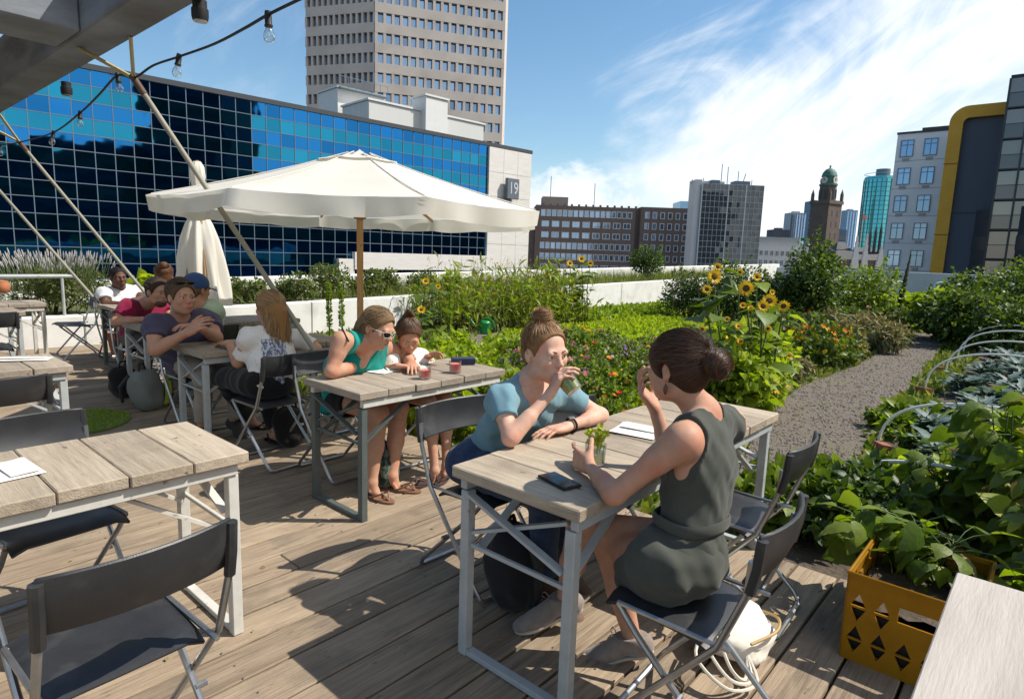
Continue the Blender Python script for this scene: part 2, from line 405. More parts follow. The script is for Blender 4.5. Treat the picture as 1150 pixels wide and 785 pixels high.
M['hoop'] = pm('hoop_plastic', (0.82, 0.80, 0.73), (0.74, 0.71, 0.62), 15, 0.45)
M['green_plastic'] = pm('green_plastic', (0.010, 0.22, 0.055), (0.012, 0.27, 0.07), 8, 0.35)
M['crate'] = cloth('crate_plastic', (0.40, 0.20, 0.012), (0.33, 0.16, 0.011), 12, 0.42, 80, 0.1, trans=0.3, sheen=0.0) if True else pm('x', (0, 0, 0), None, c3=(0.33, 0.16, 0.03), s3=9, r3=(0.58, 0.75))
M['brick'] = pm('brick_red', (0.36, 0.14, 0.08), (0.25, 0.10, 0.06), 18, 0.9, 0.5, 60)
M['terracotta'] = pm('terracotta', (0.46, 0.17, 0.08), (0.36, 0.13, 0.06), 14, 0.8, 0.3, 60)
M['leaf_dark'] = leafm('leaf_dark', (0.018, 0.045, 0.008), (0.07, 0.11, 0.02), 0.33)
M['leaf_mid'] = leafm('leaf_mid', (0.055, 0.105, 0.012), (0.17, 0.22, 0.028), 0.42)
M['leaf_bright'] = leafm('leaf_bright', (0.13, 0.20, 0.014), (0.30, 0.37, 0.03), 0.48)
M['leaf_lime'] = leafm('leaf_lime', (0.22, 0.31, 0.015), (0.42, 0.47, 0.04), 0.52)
M['leaf_kale'] = leafm('leaf_kale', (0.045, 0.09, 0.075), (0.15, 0.20, 0.18), 0.18, 0.55, (1.1, 1.2, 0.7))
M['leaf_olive'] = leafm('leaf_olive', (0.075, 0.09, 0.032), (0.17, 0.185, 0.075), 0.25, 0.6)
M['dry'] = leafm('dry_grass', (0.20, 0.16, 0.06), (0.42, 0.34, 0.16), 0.3, 0.8, (1.1, 1.0, 0.7))
M['grass'] = leafm('grass_blade', (0.11, 0.14, 0.025), (0.34, 0.32, 0.09), 0.35, 0.6)
M['sprig'] = leafm('sprig', (0.40, 0.46, 0.05), (0.62, 0.64, 0.14), 0.5)
M['stem'] = pm('plant_stem', (0.06, 0.10, 0.025), (0.12, 0.15, 0.05), 20, 0.7)
M['bark'] = pm('bark', (0.05, 0.038, 0.028), (0.11, 0.085, 0.06), 25, 0.9, 0.7, 50, bdist=0.01)
for k, a, b in [('yellow', (0.75, 0.42, 0.008), (0.85, 0.60, 0.02)), ('orange', (0.75, 0.19, 0.005), (0.85, 0.36, 0.01)), ('red', (0.55, 0.02, 0.01), (0.70, 0.06, 0.03)),
                ('pink', (0.55, 0.10, 0.22), (0.72, 0.24, 0.36)), ('purple', (0.20, 0.08, 0.33), (0.38, 0.20, 0.50)), ('lavender', (0.42, 0.40, 0.40), (0.60, 0.57, 0.55)), ('whitefl', (0.70, 0.68, 0.55), (0.8, 0.78, 0.7))]:
    M['fl_' + k] = leafm('petal_' + k, a, b, 0.3, 0.6, (1.1, 1.1, 1.0))
M['disc'] = pm('flower_disc', (0.045, 0.022, 0.008), (0.12, 0.06, 0.015), 120, 0.9, 0.6, 200)

# ================================================================== SETTING
rng = np.random.default_rng(7); random.seed(7)
GZ = -0.10                                     # garden soil level below the deck
D3 = (0, 0, YAW)


def deck_frame(o):
    o.rotation_euler = D3; return o                 # local x = along the boards (s), local y = -t


# city street far below
mb = MB(); mb.quad((-1500, -1500, -26), (1500, -1500, -26), (1500, 3000, -26), (-1500, 3000, -26))
struct(mb.build('ground', pm('asphalt', (0.045, 0.045, 0.047), (0.07, 0.07, 0.072), 0.2, 0.9)))
# roof slab and garden soil sheet
mb = MB(); mb.boxb((-9, -14, -3.0), (40, 13.3, GZ - 0.15)); deck_frame(struct(mb.build('roof_slab', M['concrete'])))
mb = MB()
ns, nt_ = 120, 90
G = []
for i in range(ns + 1):
    row = []
    for j in range(nt_ + 1):
        s = 3.05 + (39.5 - 3.05) * (i / ns) ** 1.6; y = -13.5 + 26.5 * j / nt_
        h = GZ + 0.02 * math.sin(s * 1.9 + y) * math.sin(y * 1.3 - s * .5)
        row.append((s, y, h))
    G.append(row)
mb.sheet(G); deck_frame(struct(mb.build('garden_soil', M['turf'], smooth=True)))


def path_sheet(name, px, z, mat):
    P = [gz(x, y, z) for x, y in px]; mb = MB(); mb.quad(*P); o = mb.build(name, mat)
    import bmesh
    bm = bmesh.new(); bm.from_mesh(o.data); bmesh.ops.triangulate(bm, faces=bm.faces[:])
    if sum(f.normal.z for f in bm.faces) < 0: bmesh.ops.reverse_faces(bm, faces=bm.faces[:])
    bm.to_mesh(o.data); bm.free(); return struct(o)


PATH1 = [(830, 530), (846, 490), (868, 462), (884, 446), (905, 432), (935, 421), (960, 412), (978, 402), (990, 394), (1004, 386), (1012, 377), (1040, 374), (1066, 376), (1060, 386), (1052, 398), (1040, 410), (1030, 425), (1018, 442), (1002, 462), (985, 482), (972, 500), (962, 520), (950, 545), (925, 560), (890, 556), (856, 556)]
PATH2 = [(478, 392), (500, 381), (520, 376), (560, 373), (600, 373), (640, 377), (640, 388), (600, 391), (560, 393), (520, 397)]
path_sheet('gravel_path', PATH1, GZ + 0.026, M['gravel'])
path_sheet('gravel_patch', PATH2, GZ + 0.026, M['gravel'])
# soil sheet under the vegetable beds right of the path
mb = MB(); mb.quad((3.25, 1.12, GZ + .03), (3.25, -9, GZ + .03), (18, -9, GZ + .03), (18, 1.0, GZ + .03)); deck_frame(struct(mb.build('bed_soil', M['soil'])))


def inpoly(px, py, poly):
    c = False; n = len(poly)
    for i in range(n):
        x0, y0 = poly[i]; x1, y1 = poly[i - 1]
        if (y0 > py) != (y1 > py) and px < (x1 - x0) * (py - y0) / (y1 - y0) + x0: c = not c
    return c


# loose stones on the path
def pebbles(name, poly, n, zlo, smin, smax):
    q = [gz(x, y, GZ) for x, y in poly]; q = [(p.x, p.y) for p in q]
    xs = [p[0] for p in q]; ys = [p[1] for p in q]; V = []; Fc = []
    base = np.array([(1, 0, 0), (-1, 0, 0), (0, 1, 0), (0, -1, 0), (0, 0, 1), (0, 0, -1)], float)
    fs = np.array([(0, 2, 4), (2, 1, 4), (1, 3, 4), (3, 0, 4), (2, 0, 5), (1, 2, 5), (3, 1, 5), (0, 3, 5)])
    k = 0
    while k < n:
        x, y = rng.uniform(min(xs), max(xs)), rng.uniform(min(ys), max(ys))
        if rng.random() > (4.0 / max(y, 2.5)) ** 1.3: continue
        if not inpoly(x, y, q): continue
        r = rng.uniform(smin, smax); a = rng.uniform(0, 6.28)
        p = base * r * rng.uniform(.6, 1.25, (6, 1)) * np.array([1.2, .9, .6])
        R = np.array([[math.cos(a), -math.sin(a), 0], [math.sin(a), math.cos(a), 0], [0, 0, 1]])
        V.append(p @ R.T + np.array([x, y, zlo + r * .25])); Fc.append(fs + 6 * k); k += 1
    return stuff(np_mesh(name, np.concatenate(V), [np.concatenate(Fc)], pm(name + '_stone', (0.085, 0.07, 0.057), (0.25, 0.21, 0.175), 3, 0.9, isl=0.45), smooth=False))


tag(pebbles('pebbles', PATH1, 4200, GZ + .026, .006, .017), 'loose grey brown gravel stones scattered on the garden path', 'gravel')

# deck boards
mb = MB(); y = -2.2; k = 0
while y < 10.45:
    w = 0.181; cuts = [-6.0]
    if k % 3 == 0: cuts.append(random.uniform(-2.5, 1.8))
    elif k % 4 == 1: cuts.append(random.uniform(-1, 2.6))
    cuts.append(3.2 + random.uniform(-.008, .012))
    for a, b in zip(cuts[:-1], cuts[1:]):
        dz = random.uniform(-.002, .0015)
        mb.boxb((a + .002, y + .001, -.045 + dz), (b - .002, y + w - random.uniform(0, .003), dz))
    y += 0.19; k += 1
o = deck_frame(struct(mb.build('deck', M['deck'], bevel=0.004)))
mb = MB(); mb.boxb((-6, -2.3, -.11), (3.14, 10.5, -.06)); deck_frame(struct(mb.build('deck_frame', M['black'])))
mb = MB()
for yy in np.arange(-2.15, 10.45, .19):                     # screw heads
    for ss in (-.9, 0.0, .9, 1.8, 2.7, 3.13):
        for q in (.04, .143): mb.lathe([(.004, .0), (.004, .0016)], 6, (ss + random.uniform(-.006, .006), yy + q, 0.0005))
deck_frame(struct(mb.build('deck_screws', M['steel_dark'])))

# white planter wall, parapets
def wall(name, label, cat, pts, top, thick, zb, mat, capm=None):
    """pts: [(s,t)...] polyline; top: z per point"""
    mb = MB()
    P = [W(s, t) for s, t in pts]
    for i in range(len(P) - 1):
        a, b = P[i], P[i + 1]; d = (b - a).normalized(); n = Vector((-d.y, d.x, 0)) * thick
        za, zb2 = top[i], top[i + 1]
        mb.add([(a.x, a.y, zb), (b.x, b.y, zb), (b.x + n.x, b.y + n.y, zb), (a.x + n.x, a.y + n.y, zb),
                (a.x, a.y, za), (b.x, b.y, zb2), (b.x + n.x, b.y + n.y, zb2), (a.x + n.x, a.y + n.y, za)],
               [(0, 3, 2, 1), (4, 5, 6, 7), (0, 1, 5, 4), (1, 2, 6, 5), (2, 3, 7, 6), (3, 0, 4, 7)])
    return tag(mb.build(name, mat, bevel=0.02), label, cat)


segs = [-6, 2.6, 6.2, 9.8, 13.4, 17.0, 20.6, 24.2, 28]
zt = lambda s: 0.40 + 0.0195 * max(0, s - 1)
mb = MB()
for a, b in zip(segs[:-1], segs[1:]):
    za, zb_ = zt(a), zt(b)
    mb.add([(a + .006, 10.40, -.2), (b - .006, 10.40, -.2), (b - .006, 10.62, -.2), (a + .006, 10.62, -.2), (a + .006, 10.40, za), (b - .006, 10.40, zb_), (b - .006, 10.62, zb_), (a + .006, 10.62, za)],
           [(0, 3, 2, 1), (4, 5, 6, 7), (0, 1, 5, 4), (1, 2, 6, 5), (2, 3, 7, 6), (3, 0, 4, 7)])
deck_frame(tag(mb.build('planter_wall', M['whitewall'], bevel=0.015), 'low white concrete planter wall in front of the hedge strip', 'wall'))
mb = MB(); mb.sheet([[(s, y, zt(s) - .06 + .03 * math.sin(s * 3)) for y in (10.6, 11.2, 12.0, 12.8, 13.05)] for s in np.linspace(-6, 28, 60)])
deck_frame(struct(mb.build('planter_soil', M['turf'], smooth=True)))
zp = lambda s: 0.72 + 0.0188 * max(0, s - 1)
mb = MB()
for a, b in zip(segs[:-1], segs[1:]):
    b2 = 39 if b == 28 else b
    za, zb_ = zp(a), zp(b2)
    mb.add([(a + .004, 13.0, -.3), (b2 - .004, 13.0, -.3), (b2 - .004, 13.35, -.3), (a + .004, 13.35, -.3), (a + .004, 13.0, za), (b2 - .004, 13.0, zb_), (b2 - .004, 13.35, zb_), (a + .004, 13.35, za)],
           [(0, 3, 2, 1), (4, 5, 6, 7), (0, 1, 5, 4), (1, 2, 6, 5), (2, 3, 7, 6), (3, 0, 4, 7)])
deck_frame(tag(mb.build('parapet', M['whitewall'], bevel=0.02), 'long white roof parapet behind the hedges and grasses', 'wall'))
wall('parapet', 'grey blue concrete parapet in front of the pale office building', 'wall', [(38.6, -13.3), (38.6, 14)], [1.25, 1.25], .35, -.3, M['bluewall'])
wall('planter_wall', 'grey blue low garden wall behind the leaning dead stalk', 'wall', [(27.0, -4.2), (27.0, 3)], [.55, .55], .3, -.3, M['bluewall'])
# railing left
t = thing('railing', 'grey metal handrail above the white planter wall at far left', 'railing', W(0, -10.5), YAW)
mb = MB(); mb.tube([(-4, 0, 0.98), (2.55, 0, 0.98)], .028, 8); mb.build('handrail', M['steel_grey'], t, smooth=True)
for s in (-3.2, -1.4, .4, 2.4):
    mb = MB(); mb.tube([(s, 0, .38), (s, 0, .97)], .02, 8); mb.build('post', M['steel_grey'], t, smooth=True)

# ------------------------------------------------------------------ buildings
def face_root(name, label, A, e, cat='building'):
    """Empty at the foot of a facade: local x runs along the facade, local y goes into the building"""
    return thing(name, label, cat, (A[0], A[1], -26), math.atan2(e[1], e[0]))


def prism(mb, pts, z0, z1, m=0):
    n = len(pts); b = len(mb.v)
    mb.add([(x, y, z0) for x, y in pts] + [(x, y, z1) for x, y in pts], [tuple(range(n))[::-1], tuple(range(n, 2 * n))] + [(i, (i + 1) % n, n + (i + 1) % n, n + i) for i in range(n)], m)


def win_mb(w, h, fr=.09, mull=1, trans=0, proud=.10):
    mb = MB(); p = proud
    mb.boxb((-w / 2, -.03, -h / 2), (w / 2, .02, h / 2), 1)
    for x0, x1, z0, z1 in ((-w / 2, w / 2, h / 2 - fr, h / 2), (-w / 2, w / 2, -h / 2, -h / 2 + fr), (-w / 2, -w / 2 + fr, -h / 2 + fr, h / 2 - fr), (w / 2 - fr, w / 2, -h / 2 + fr, h / 2 - fr)):
        mb.boxb((x0, -p, z0), (x1, -.031, z1), 0)
    for i in range(mull):
        x = -w / 2 + w * (i + 1) / (mull + 1); mb.boxb((x - fr * .4, -p * .8, -h / 2 + fr), (x + fr * .4, -.031, h / 2 - fr), 0)
    if trans: mb.boxb((-w / 2 + fr, -p * .75, h * .18), (w / 2 - fr, -.032, h * .18 + fr * .8), 0)
    return mb


def put_windows(root, spots, mbs, mats, limit=100):
    """spots: (x,y,z,rz,kind) in root space; nearest-looking first; past the limit one mesh"""
    first = {}
    for x, y, z, rz, k in spots[:limit]:
        if k not in first:
            o = mbs[k].build('window', mats, root); first[k] = o
        else:
            o = first[k].copy(); link(o, root)
        o.location = (x, y, z); o.rotation_euler = (0, 0, rz)
    if len(spots) > limit:
        mb = MB()
        for x, y, z, rz, k in spots[limit:]:
            R = Matrix.Rotation(rz, 3, 'Z'); b = len(mb.v)
            mb.v.extend([tuple(R @ Vector(v) + Vector((x, y, z))) for v in mbs[k].v]); mb.f.extend([tuple(i + b for i in f) for f in mbs[k].f]); mb.m.extend(mbs[k].m)
        stuff(mb.build('window', mats, root))


WG = {}
def mirror(name, col, rough=0.03, wob=0.06, metal=1.0, sc=0.35):
    m, nt, b, out = nodes(name); N = nt.nodes.new; L = nt.links.new
    b.inputs['Metallic'].default_value = metal; b.inputs['Roughness'].default_value = rough
    g = N('ShaderNodeNewGeometry'); oi = N('ShaderNodeObjectInfo'); a1 = N('ShaderNodeMath'); a1.operation = 'MULTIPLY_ADD'; L(g.outputs['Random Per Island'], a1.inputs[0]); a1.inputs[1].default_value = .34; a1.inputs[2].default_value = .55; a2 = N('ShaderNodeMath'); a2.operation = 'MULTIPLY_ADD'; L(oi.outputs['Random'], a2.inputs[0]); a2.inputs[1].default_value = .55; L(a1.outputs[0], a2.inputs[2])
    hs = N('ShaderNodeHueSaturation'); hs.inputs['Color'].default_value = c4(col); L(a2.outputs[0], hs.inputs['Value']); L(hs.outputs[0], b.inputs['Base Color'])
    tc = N('ShaderNodeTexCoord'); n = N('ShaderNodeTexNoise'); n.inputs['Scale'].default_value = sc; n.inputs['Detail'].default_value = 2; L(tc.outputs['Object'], n.inputs['Vector'])
    bp = N('ShaderNodeBump'); bp.inputs['Strength'].default_value = wob; bp.inputs['Distance'].default_value = .35; L(n.outputs['Fac'], bp.inputs['Height']); L(bp.outputs[0], b.inputs['Normal'])
    return m


GB = mirror('glass_deep_blue', (0.022, 0.19, 0.46)); GT = mirror('glass_teal', (0.025, 0.27, 0.42)); GD = mirror('glass_dark', (0.16, 0.20, 0.24), 0.05, 0.05, 0.8)
GW = mirror('window_glass', (0.22, 0.34, 0.50), 0.06, 0.02, 0.7); GDK = mirror('window_dark', (0.07, 0.08, 0.09), 0.08, 0.02, 0.5)
WF = pm('window_frame_white', (0.62, 0.62, 0.60), None, rough=0.5); DF = pm('mullion_dark', (0.05, 0.055, 0.06), None, rough=0.5); MF = pm('mullion_grey', (0.13, 0.18, 0.22), None, rough=0.5)

# --- blue mirrored office across the street
Yr = 66.0; A = dp(548, 160, Yr); ztop = A.z
d = _ray(140, 80); k = (ztop - EYE) / d[2]; B = Vector((d[0] * k, d[1] * k, ztop))
e = (Vector((A.x, A.y, 0)) - Vector((B.x, B.y, 0))).normalized()
Lf = 70.0; O = Vector((A.x, A.y, 0)) - e * Lf
blue = face_root('office_building', 'wide office block with blue and teal mirrored glass and a white stone end wall', (O.x, O.y), e)
zt_ = ztop + 26
mb = MB(); mb.boxb((0, .3, 0), (Lf + 6.4, 22, zt_ - .2)); mb.build('wall', DF, blue)
cw, rh = 1.14, 1.03; ncol = int(Lf / cw); nrow = 24; mbg = MB(); mbm = MB()
x0 = Lf - ncol * cw
for r in range(nrow):
    z1 = zt_ - .35 - r * rh; z0 = z1 - rh
    for c in range(ncol):
        xa = x0 + c * cw; tw = random.uniform(-.004, .004); tz = random.uniform(-.004, .004)
        mbg.quad((xa, tw + tz, z0), (xa + cw, -tw + tz, z0), (xa + cw, -tw - tz, z1), (xa, tw - tz, z1), m=r % 2)
mbg.build('glass_facade', [GB, GT], blue)
for r in range(nrow + 1): mbm.boxb((x0, -.05, zt_ - .35 - r * rh - .024), (Lf, .02, zt_ - .35 - r * rh + .024))
for c in range(ncol + 1): mbm.boxb((x0 + c * cw - .024, -.045, zt_ - .35 - nrow * rh), (x0 + c * cw + .024, .02, zt_ - .35))
mbm.build('mullion_grid', MF, blue)
mb = MB(); mb.boxb((0, -.12, zt_ - .35), (Lf + 6.4, .6, zt_)); mb.build('roof_edge', DF, blue)
stone = pm('stone_panels', (0.62, 0.59, 0.54), (0.72, 0.69, 0.64), 2.2, 0.7, 0.15, 8, stretch=(.4, 1, 2.2))
mb = MB()
npz = 14
for i in range(3):
    for j in range(npz):
        h = (zt_ - .4 - 4) / npz; wI = 6.1 / 3
        mb.boxb((Lf + .05 + i * wI, -.25, 4 + j * h), (Lf + .05 + (i + 1) * wI - .03, .28, 4 + (j + 1) * h - .03))
mb.build('end_wall', stone, blue)
sx = Lf + 2.9; sz = ztop + 26 - 4.4
mb = MB(); mb.boxb((sx - .85, -.95, sz - 1.05), (sx + .85, -.55, sz + 1.05)); mb.boxb((sx - .3, -.55, sz - .3), (sx + .3, -.26, sz + .3)); sg = mb.build('sign_box', pm('sign_grey', (0.13, 0.15, 0.17), None, rough=.4), blue, bevel=.03)


def text_obj(name, body, size, mat, parent, loc, rot, extr=.01, align='CENTER', sx=1.0):
    cu = bpy.data.curves.new(name, 'FONT'); cu.body = body; cu.size = size; cu.extrude = extr; cu.align_x = align; cu.align_y = 'CENTER'; cu.offset = size * .012
    o = bpy.data.objects.new(name, cu); link(o, parent); o.location = loc; o.rotation_euler = rot; o.scale = (sx, 1, 1); cu.materials.append(mat)
    # turn the lettering into mesh data
    dg = bpy.context.evaluated_depsgraph_get(); me = bpy.data.meshes.new_from_object(o.evaluated_get(dg)); me.materials.clear(); me.materials.append(mat)
    n = bpy.data.objects.new(name, me); C.objects.link(n); n.parent = parent; n.location = loc; n.rotation_euler = rot; n.scale = (sx, 1, 1)
    if parent is not None: KIDS[parent.name].remove(o); KIDS[parent.name].append(n)
    bpy.data.objects.remove(o); bpy.data.curves.remove(cu); n.name = name
    return n


text_obj('lettering', '19', 1.7, pm('sign_letters', (0.45, 0.50, 0.54), None, rough=.4), blue, (sx, -.965, sz - .02), (math.pi / 2, 0, 0), .02, sx=.8)
mb = MB(); mb.boxb((Lf - 15.5, -.6, 25.7), (Lf - 0.2, -.06, 27.2)); mb.boxb((Lf - 17, -.5, 24), (Lf - 15.5, -.06, 26.6)); mb.build('wall_base', stone, blue)

# plant rooms on its roof
pw = pm('plant_room_panel', (0.60, 0.60, 0.58), (0.66, 0.66, 0.64), 1.5, 0.6); pr = pm('plant_room_ribbed', (0.50, 0.50, 0.48), (0.60, 0.60, 0.58), 6, 0.6, stretch=(12, 1, .05))


def roofbox(label, pxa, pxb, ytop, depth, back, mat):
    """a box on the roof of the blue block, between two image columns of its roof edge"""
    def on(px):
        q = _ray(px, 120); n = np.array([-e.y, e.x]); off = np.array([O.x, O.y]) + n * back
        k = (off @ n) / (q[:2] @ n); return Vector((q[0] * k, q[1] * k, 0))
    a, b = on(pxa), on(pxb); q = _ray((pxa + pxb) / 2, ytop); mid = (a + b) / 2; z = EYE + q[2] / q[1] * mid.y
    r = thing('plant_room', label, 'plant room', (a.x, a.y, ztop - .3), math.atan2(e.y, e.x)); L = (b - a).length
    mb = MB(); mb.boxb((0, 0, 0), (L, depth, z - ztop)); mb.build('housing', mat, r, bevel=.04)
    mb = MB(); mb.boxb((-.12, -.12, z - ztop), (L + .12, depth + .12, z - ztop + .18)); mb.build('roof_cap', pw, r)
    return r, L, z - ztop


r, L, h = roofbox('long low ribbed white plant room on the blue office roof', 414, 544, 124, 5, 4.0, pr)
r, L, h = roofbox('white boxy plant room at the left end on the blue office roof', 379, 432, 101, 4, 9.5, pw)
mb = MB()
for i in range(7): mb.tube([(L * i / 6, -.6, h), (L * i / 6, -.6, h + 1.0)], .03, 5)
mb.tube([(0, -.6, h + 1.0), (L, -.6, h + 1.0)], .03, 5); mb.boxb((0, -.7, h - .1), (L, 0, h + .0)); mb.build('roof_railing', MF, r)
roofbox('small cubic grey white cooling unit on the ribbed plant room', 478, 503, 107, 2.4, 3.2, pw)

# --- dark blocks behind the terrace, seen as reflections in the blue glass
nrm = np.array([e.y, -e.x])


def refl(px, xw):
    q = _ray(px, 280)[:2]; n = nrm; k = (np.array([A.x, A.y]) @ n) / (q @ n); P = q * k; rr = q - 2 * (q @ n) * n; t = (xw - P[0]) / rr[0]; Q = P + rr * t
    return Q[1], np.linalg.norm(P) + np.linalg.norm(Q - P)


dk = pm('dark_block', (0.030, 0.033, 0.038), (0.05, 0.055, 0.06), .2, 0.7)
for lab, pa, pb, xw, py in (('low dark office block mirrored along the foot of the blue glass', 440, 700, 60, 243), ('dark office tower mirrored as a tall shape in the blue glass', 168, 258, 60, 40), ('broad dark block mirrored at the left end of the blue glass', -120, 150, 58, 163), ('dark connecting block mirrored under the teal panes of the blue office', 250, 452, 61, 216)):
    ya, da = refl(pa, xw); yb, db = refl(pb, xw); q = _ray((pa + pb) / 2, py); zz = EYE + q[2] / np.linalg.norm(q[:2]) * (da + db) / 2
    r = thing('office_block', lab, 'building', (xw, min(ya, yb), -26)); D = abs(ya - yb)
    mb = MB(); mb.boxb((0, 0, 0), (14, D, zz + 26)); mb.boxb((2, D * .2, zz + 26), (9, D * .5, zz + 27.2)); mb.build('wall', dk, r)
    mb = MB()
    for i in range(int((zz + 26) / 3.6)): mb.boxb((-.06, .6, 1.2 + i * 3.6), (-.02, D - .6, 2.9 + i * 3.6))
    mb.build('window_band', DF, r)

# --- concrete slab tower with a bent front
Yc = 130.0; Cn = dp(421, 120, Yc); conc = pm('tower_concrete', (0.52, 0.455, 0.40), (0.60, 0.53, 0.47), .5, 0.85, c3=(0.45, .39, .34), s3=.25)
e1 = Vector((.95, .31, 0)).normalized(); e2 = Vector((-.96, .28, 0)).normalized(); L1, L2 = 26.6, 15.8
tw = thing('tower_block', 'tall beige concrete tower with rows of small square windows behind the blue office', 'tower', (Cn.x, Cn.y, -26))
bk = Vector((-.05, 22, 0)); a1 = e1 * L1; a2 = e2 * L2
mb = MB(); inn1 = Vector((-e1.y, e1.x, 0)) * .9; inn2 = Vector((e2.y, -e2.x, 0)) * .9; ci = Vector((0.0, .95, 0))
prism(mb, [(ci.x, ci.y), (a1.x + inn1.x, a1.y + inn1.y), (a1.x, a1.y + 20), (a2.x, a2.y + 20), (a2.x + inn2.x, a2.y + inn2.y)], 0, 91); mb.build('wall', conc, tw)
FH = 3.72; ztw = 26 + 1.5 + 52
spots = []; n1, n2 = 16, 12; grid = MB()
zrow0 = dp(421, 155, Yc).z + 26 + .4
for face, (ee, LL, nn, sgn) in enumerate(((e1, L1, n1, 1), (e2, L2, n2, -1))):
    rz = math.atan2(ee.y, ee.x) + (0 if sgn > 0 else math.pi); nin = Vector((-ee.y, ee.x, 0)) * sgn
    R = Matrix.Rotation(rz, 3, 'Z'); ww = LL / (nn + .35)
    for r in range(-6, 14):
        zz = zrow0 + r * FH
        # spandrel band with a sloping sill, piers between the windows
        mid = ee * (LL / 2) + nin * .45
        grid.box((mid.x, mid.y, zz - FH / 2 + .02), (LL - .002 if face == 0 else LL - .4, .9, FH - 1.9), R)
        for c in range(nn + 1):
            p = ee * (ww * (c + .18)) + nin * .45; grid.box((p.x, p.y, zz), (ww * .34, .86, 1.93), R)
        if -2 <= r <= 10:
            for c in range(nn):
                p = ee * (ww * (c + .68)) + nin * .74; spots.append((p.x, p.y, zz, rz, 0, -(r if r < 9 else -9) * 0 + face * 1000 + abs(r - 4) * 20 + c))
grid.build('concrete_grid', conc, tw)
spots.sort(key=lambda q: q[5]); put_windows(tw, [q[:5] for q in spots], {0: win_mb(1.35, 1.95, .10, 0, proud=.08)}, [pm('tower_frame', (.12, .11, .10), None, rough=.5), GW])

# --- brick apartment block
brk = pm('dark_brick', (0.12, 0.097, 0.092), (0.18, 0.15, 0.142), 1.2, 0.9, c3=(.16, .125, .11), s3=.15); Yb = 170.0


def pxX(px, Y, y=285): return dp(px, y, Y)


ap = face_root('apartment_building', 'long dark brick apartment block with rows of white framed windows', pxX(600, Yb)[:2], (1, .02)); Lb = (775 - 600) / 700 * Yb
zr = dp(690, 233, Yb).z + 26
mb = MB(); mb.boxb((0, 0, 0), (Lb * .63, 14, zr)); mb.boxb((Lb * .63, .9, 0), (Lb * .66, 14, zr)); mb.boxb((Lb * .66, -.6, 0), (Lb * .98, 14, zr + .35)); mb.boxb((-5.5, 1.5, 0), (0, 14, zr - 1.2))
for i in range(14): mb.boxb((Lb * .04 + i * Lb * .045, 0.2, zr), (Lb * .04 + i * Lb * .045 + .5, .8, zr + .5))
mb.build('wall', brk, ap)
mb = MB(); mb.boxb((1.8, 2, zr), (8.7, 9, zr + 2.4)); ph = mb.build('penthouse', pm('penthouse_stone', (.25, .22, .20), (.3, .27, .24), .5, .9), ap)
for x_, z0_, z1_ in ((4, 2.4, 8), (16, 0, 6.5)): mb = MB(); mb.tube([(x_, 4, zr + z0_), (x_, 4, zr + z1_)], .09, 5); mb.build('antenna', DF, ap)
spots = []
for r in range(8):
    zz = zr - 2.0 - r * 2.85
    wide = r in (1, 2, 5, 6)
    n = 9 if wide else 17
    for c in range(n): spots.append((Lb * .03 + (Lb * .58) * (c + .5) / n, 0, zz, 0, 1 if wide else 0))
    for c in range(6): spots.append((Lb * .675 + (Lb * .29) * (c + .5) / 6, -.6, zz + .2, 0, 0))
put_windows(ap, spots, {0: win_mb(1.2, 1.75, .16, 0), 1: win_mb(2.0, 1.55, .16, 1)}, [WF, GW])

# --- mirrored glass tower with a white fin
Yg = 150.0; gt = face_root('office_tower', 'grey mirrored glass tower with white gridlines and a pale blank left flank', pxX(783, Yg)[:2], (1, .06)); Lg = (852 - 783) / 700 * Yg; zg = dp(815, 207, Yg).z + 26
mb = MB(); mb.boxb((0.1, .2, 0), (Lg, 5, zg - .2)); mb.build('wall', DF, gt)
mb = MB(); mb.boxb((-1.5, .5, 0), (.09, 4.8, zg + .9)); mb.boxb((1, 2, zg - .2), (6, 4.5, zg + .8)); mb.build('side_wall', pm('pale_panel', (.52, .53, .53), (.58, .59, .59), .6, .7), gt)
mg, mm = MB(), MB(); nc, nr = 14, 22; cwg = Lg / nc; rhg = 1.32
gd2 = mirror('tower_glass', (0.085, 0.095, 0.10), .04, .10, .8, .22)
for r in range(nr):
    for c in range(nc):
        z1 = zg - r * rhg; tw_ = random.uniform(-.02, .02); mg.quad((c * cwg, tw_, z1 - rhg), ((c + 1) * cwg, -tw_, z1 - rhg), ((c + 1) * cwg, -tw_, z1), (c * cwg, tw_, z1))
mg.build('glass_facade', gd2, gt)
for r in range(nr + 1): mm.boxb((0, -.06, zg - r * rhg - .035), (Lg, .0, zg - r * rhg + .035))
for c in range(nc + 1):
    wv = .14 if c in (0, 6, 10) else .03; mm.boxb((c * cwg - wv, -.09, zg - nr * rhg), (c * cwg + wv, .0, zg))
mm.build('mullion_grid', pm('mullion_white', (.5, .52, .52), None, rough=.5), gt)
for x, h in ((-1.5, 1.2), (1.2, 1.6), (5.5, 5), (7, 4.4), (9.6, 3.5), (10.6, 3), (13, 1.6)): mb = MB(); mb.tube([(x, 3, zg), (x + (.8 if x == 10.6 else 0), 3, zg + h)], .09, 5); mb.build('antenna', MF, gt)
for xa, xb in ((2.5, 4.5), (8.2, 11.8)): mb = MB(); mb.boxb((xa, 1, zg), (xb, 4, zg + 1)); mb.build('roof_unit', MF, gt)
rb = face_root('office_building', 'narrow blue grey glass block peeking beside the glass tower', pxX(760, 210)[:2], (1, 0)); mb = MB(); mb.boxb((0, 0, 0), (7, 10, dp(765, 226, 210).z + 26)); mb.build('wall', mirror('blue_block', (.2, .35, .5), .2, .02, .5), rb); mb = MB()
for i in range(12): mb.boxb((0, -.05, 2 + i * 3.2), (7, -.01, 2.5 + i * 3.2))
mb.build('floor_band', MF, rb)
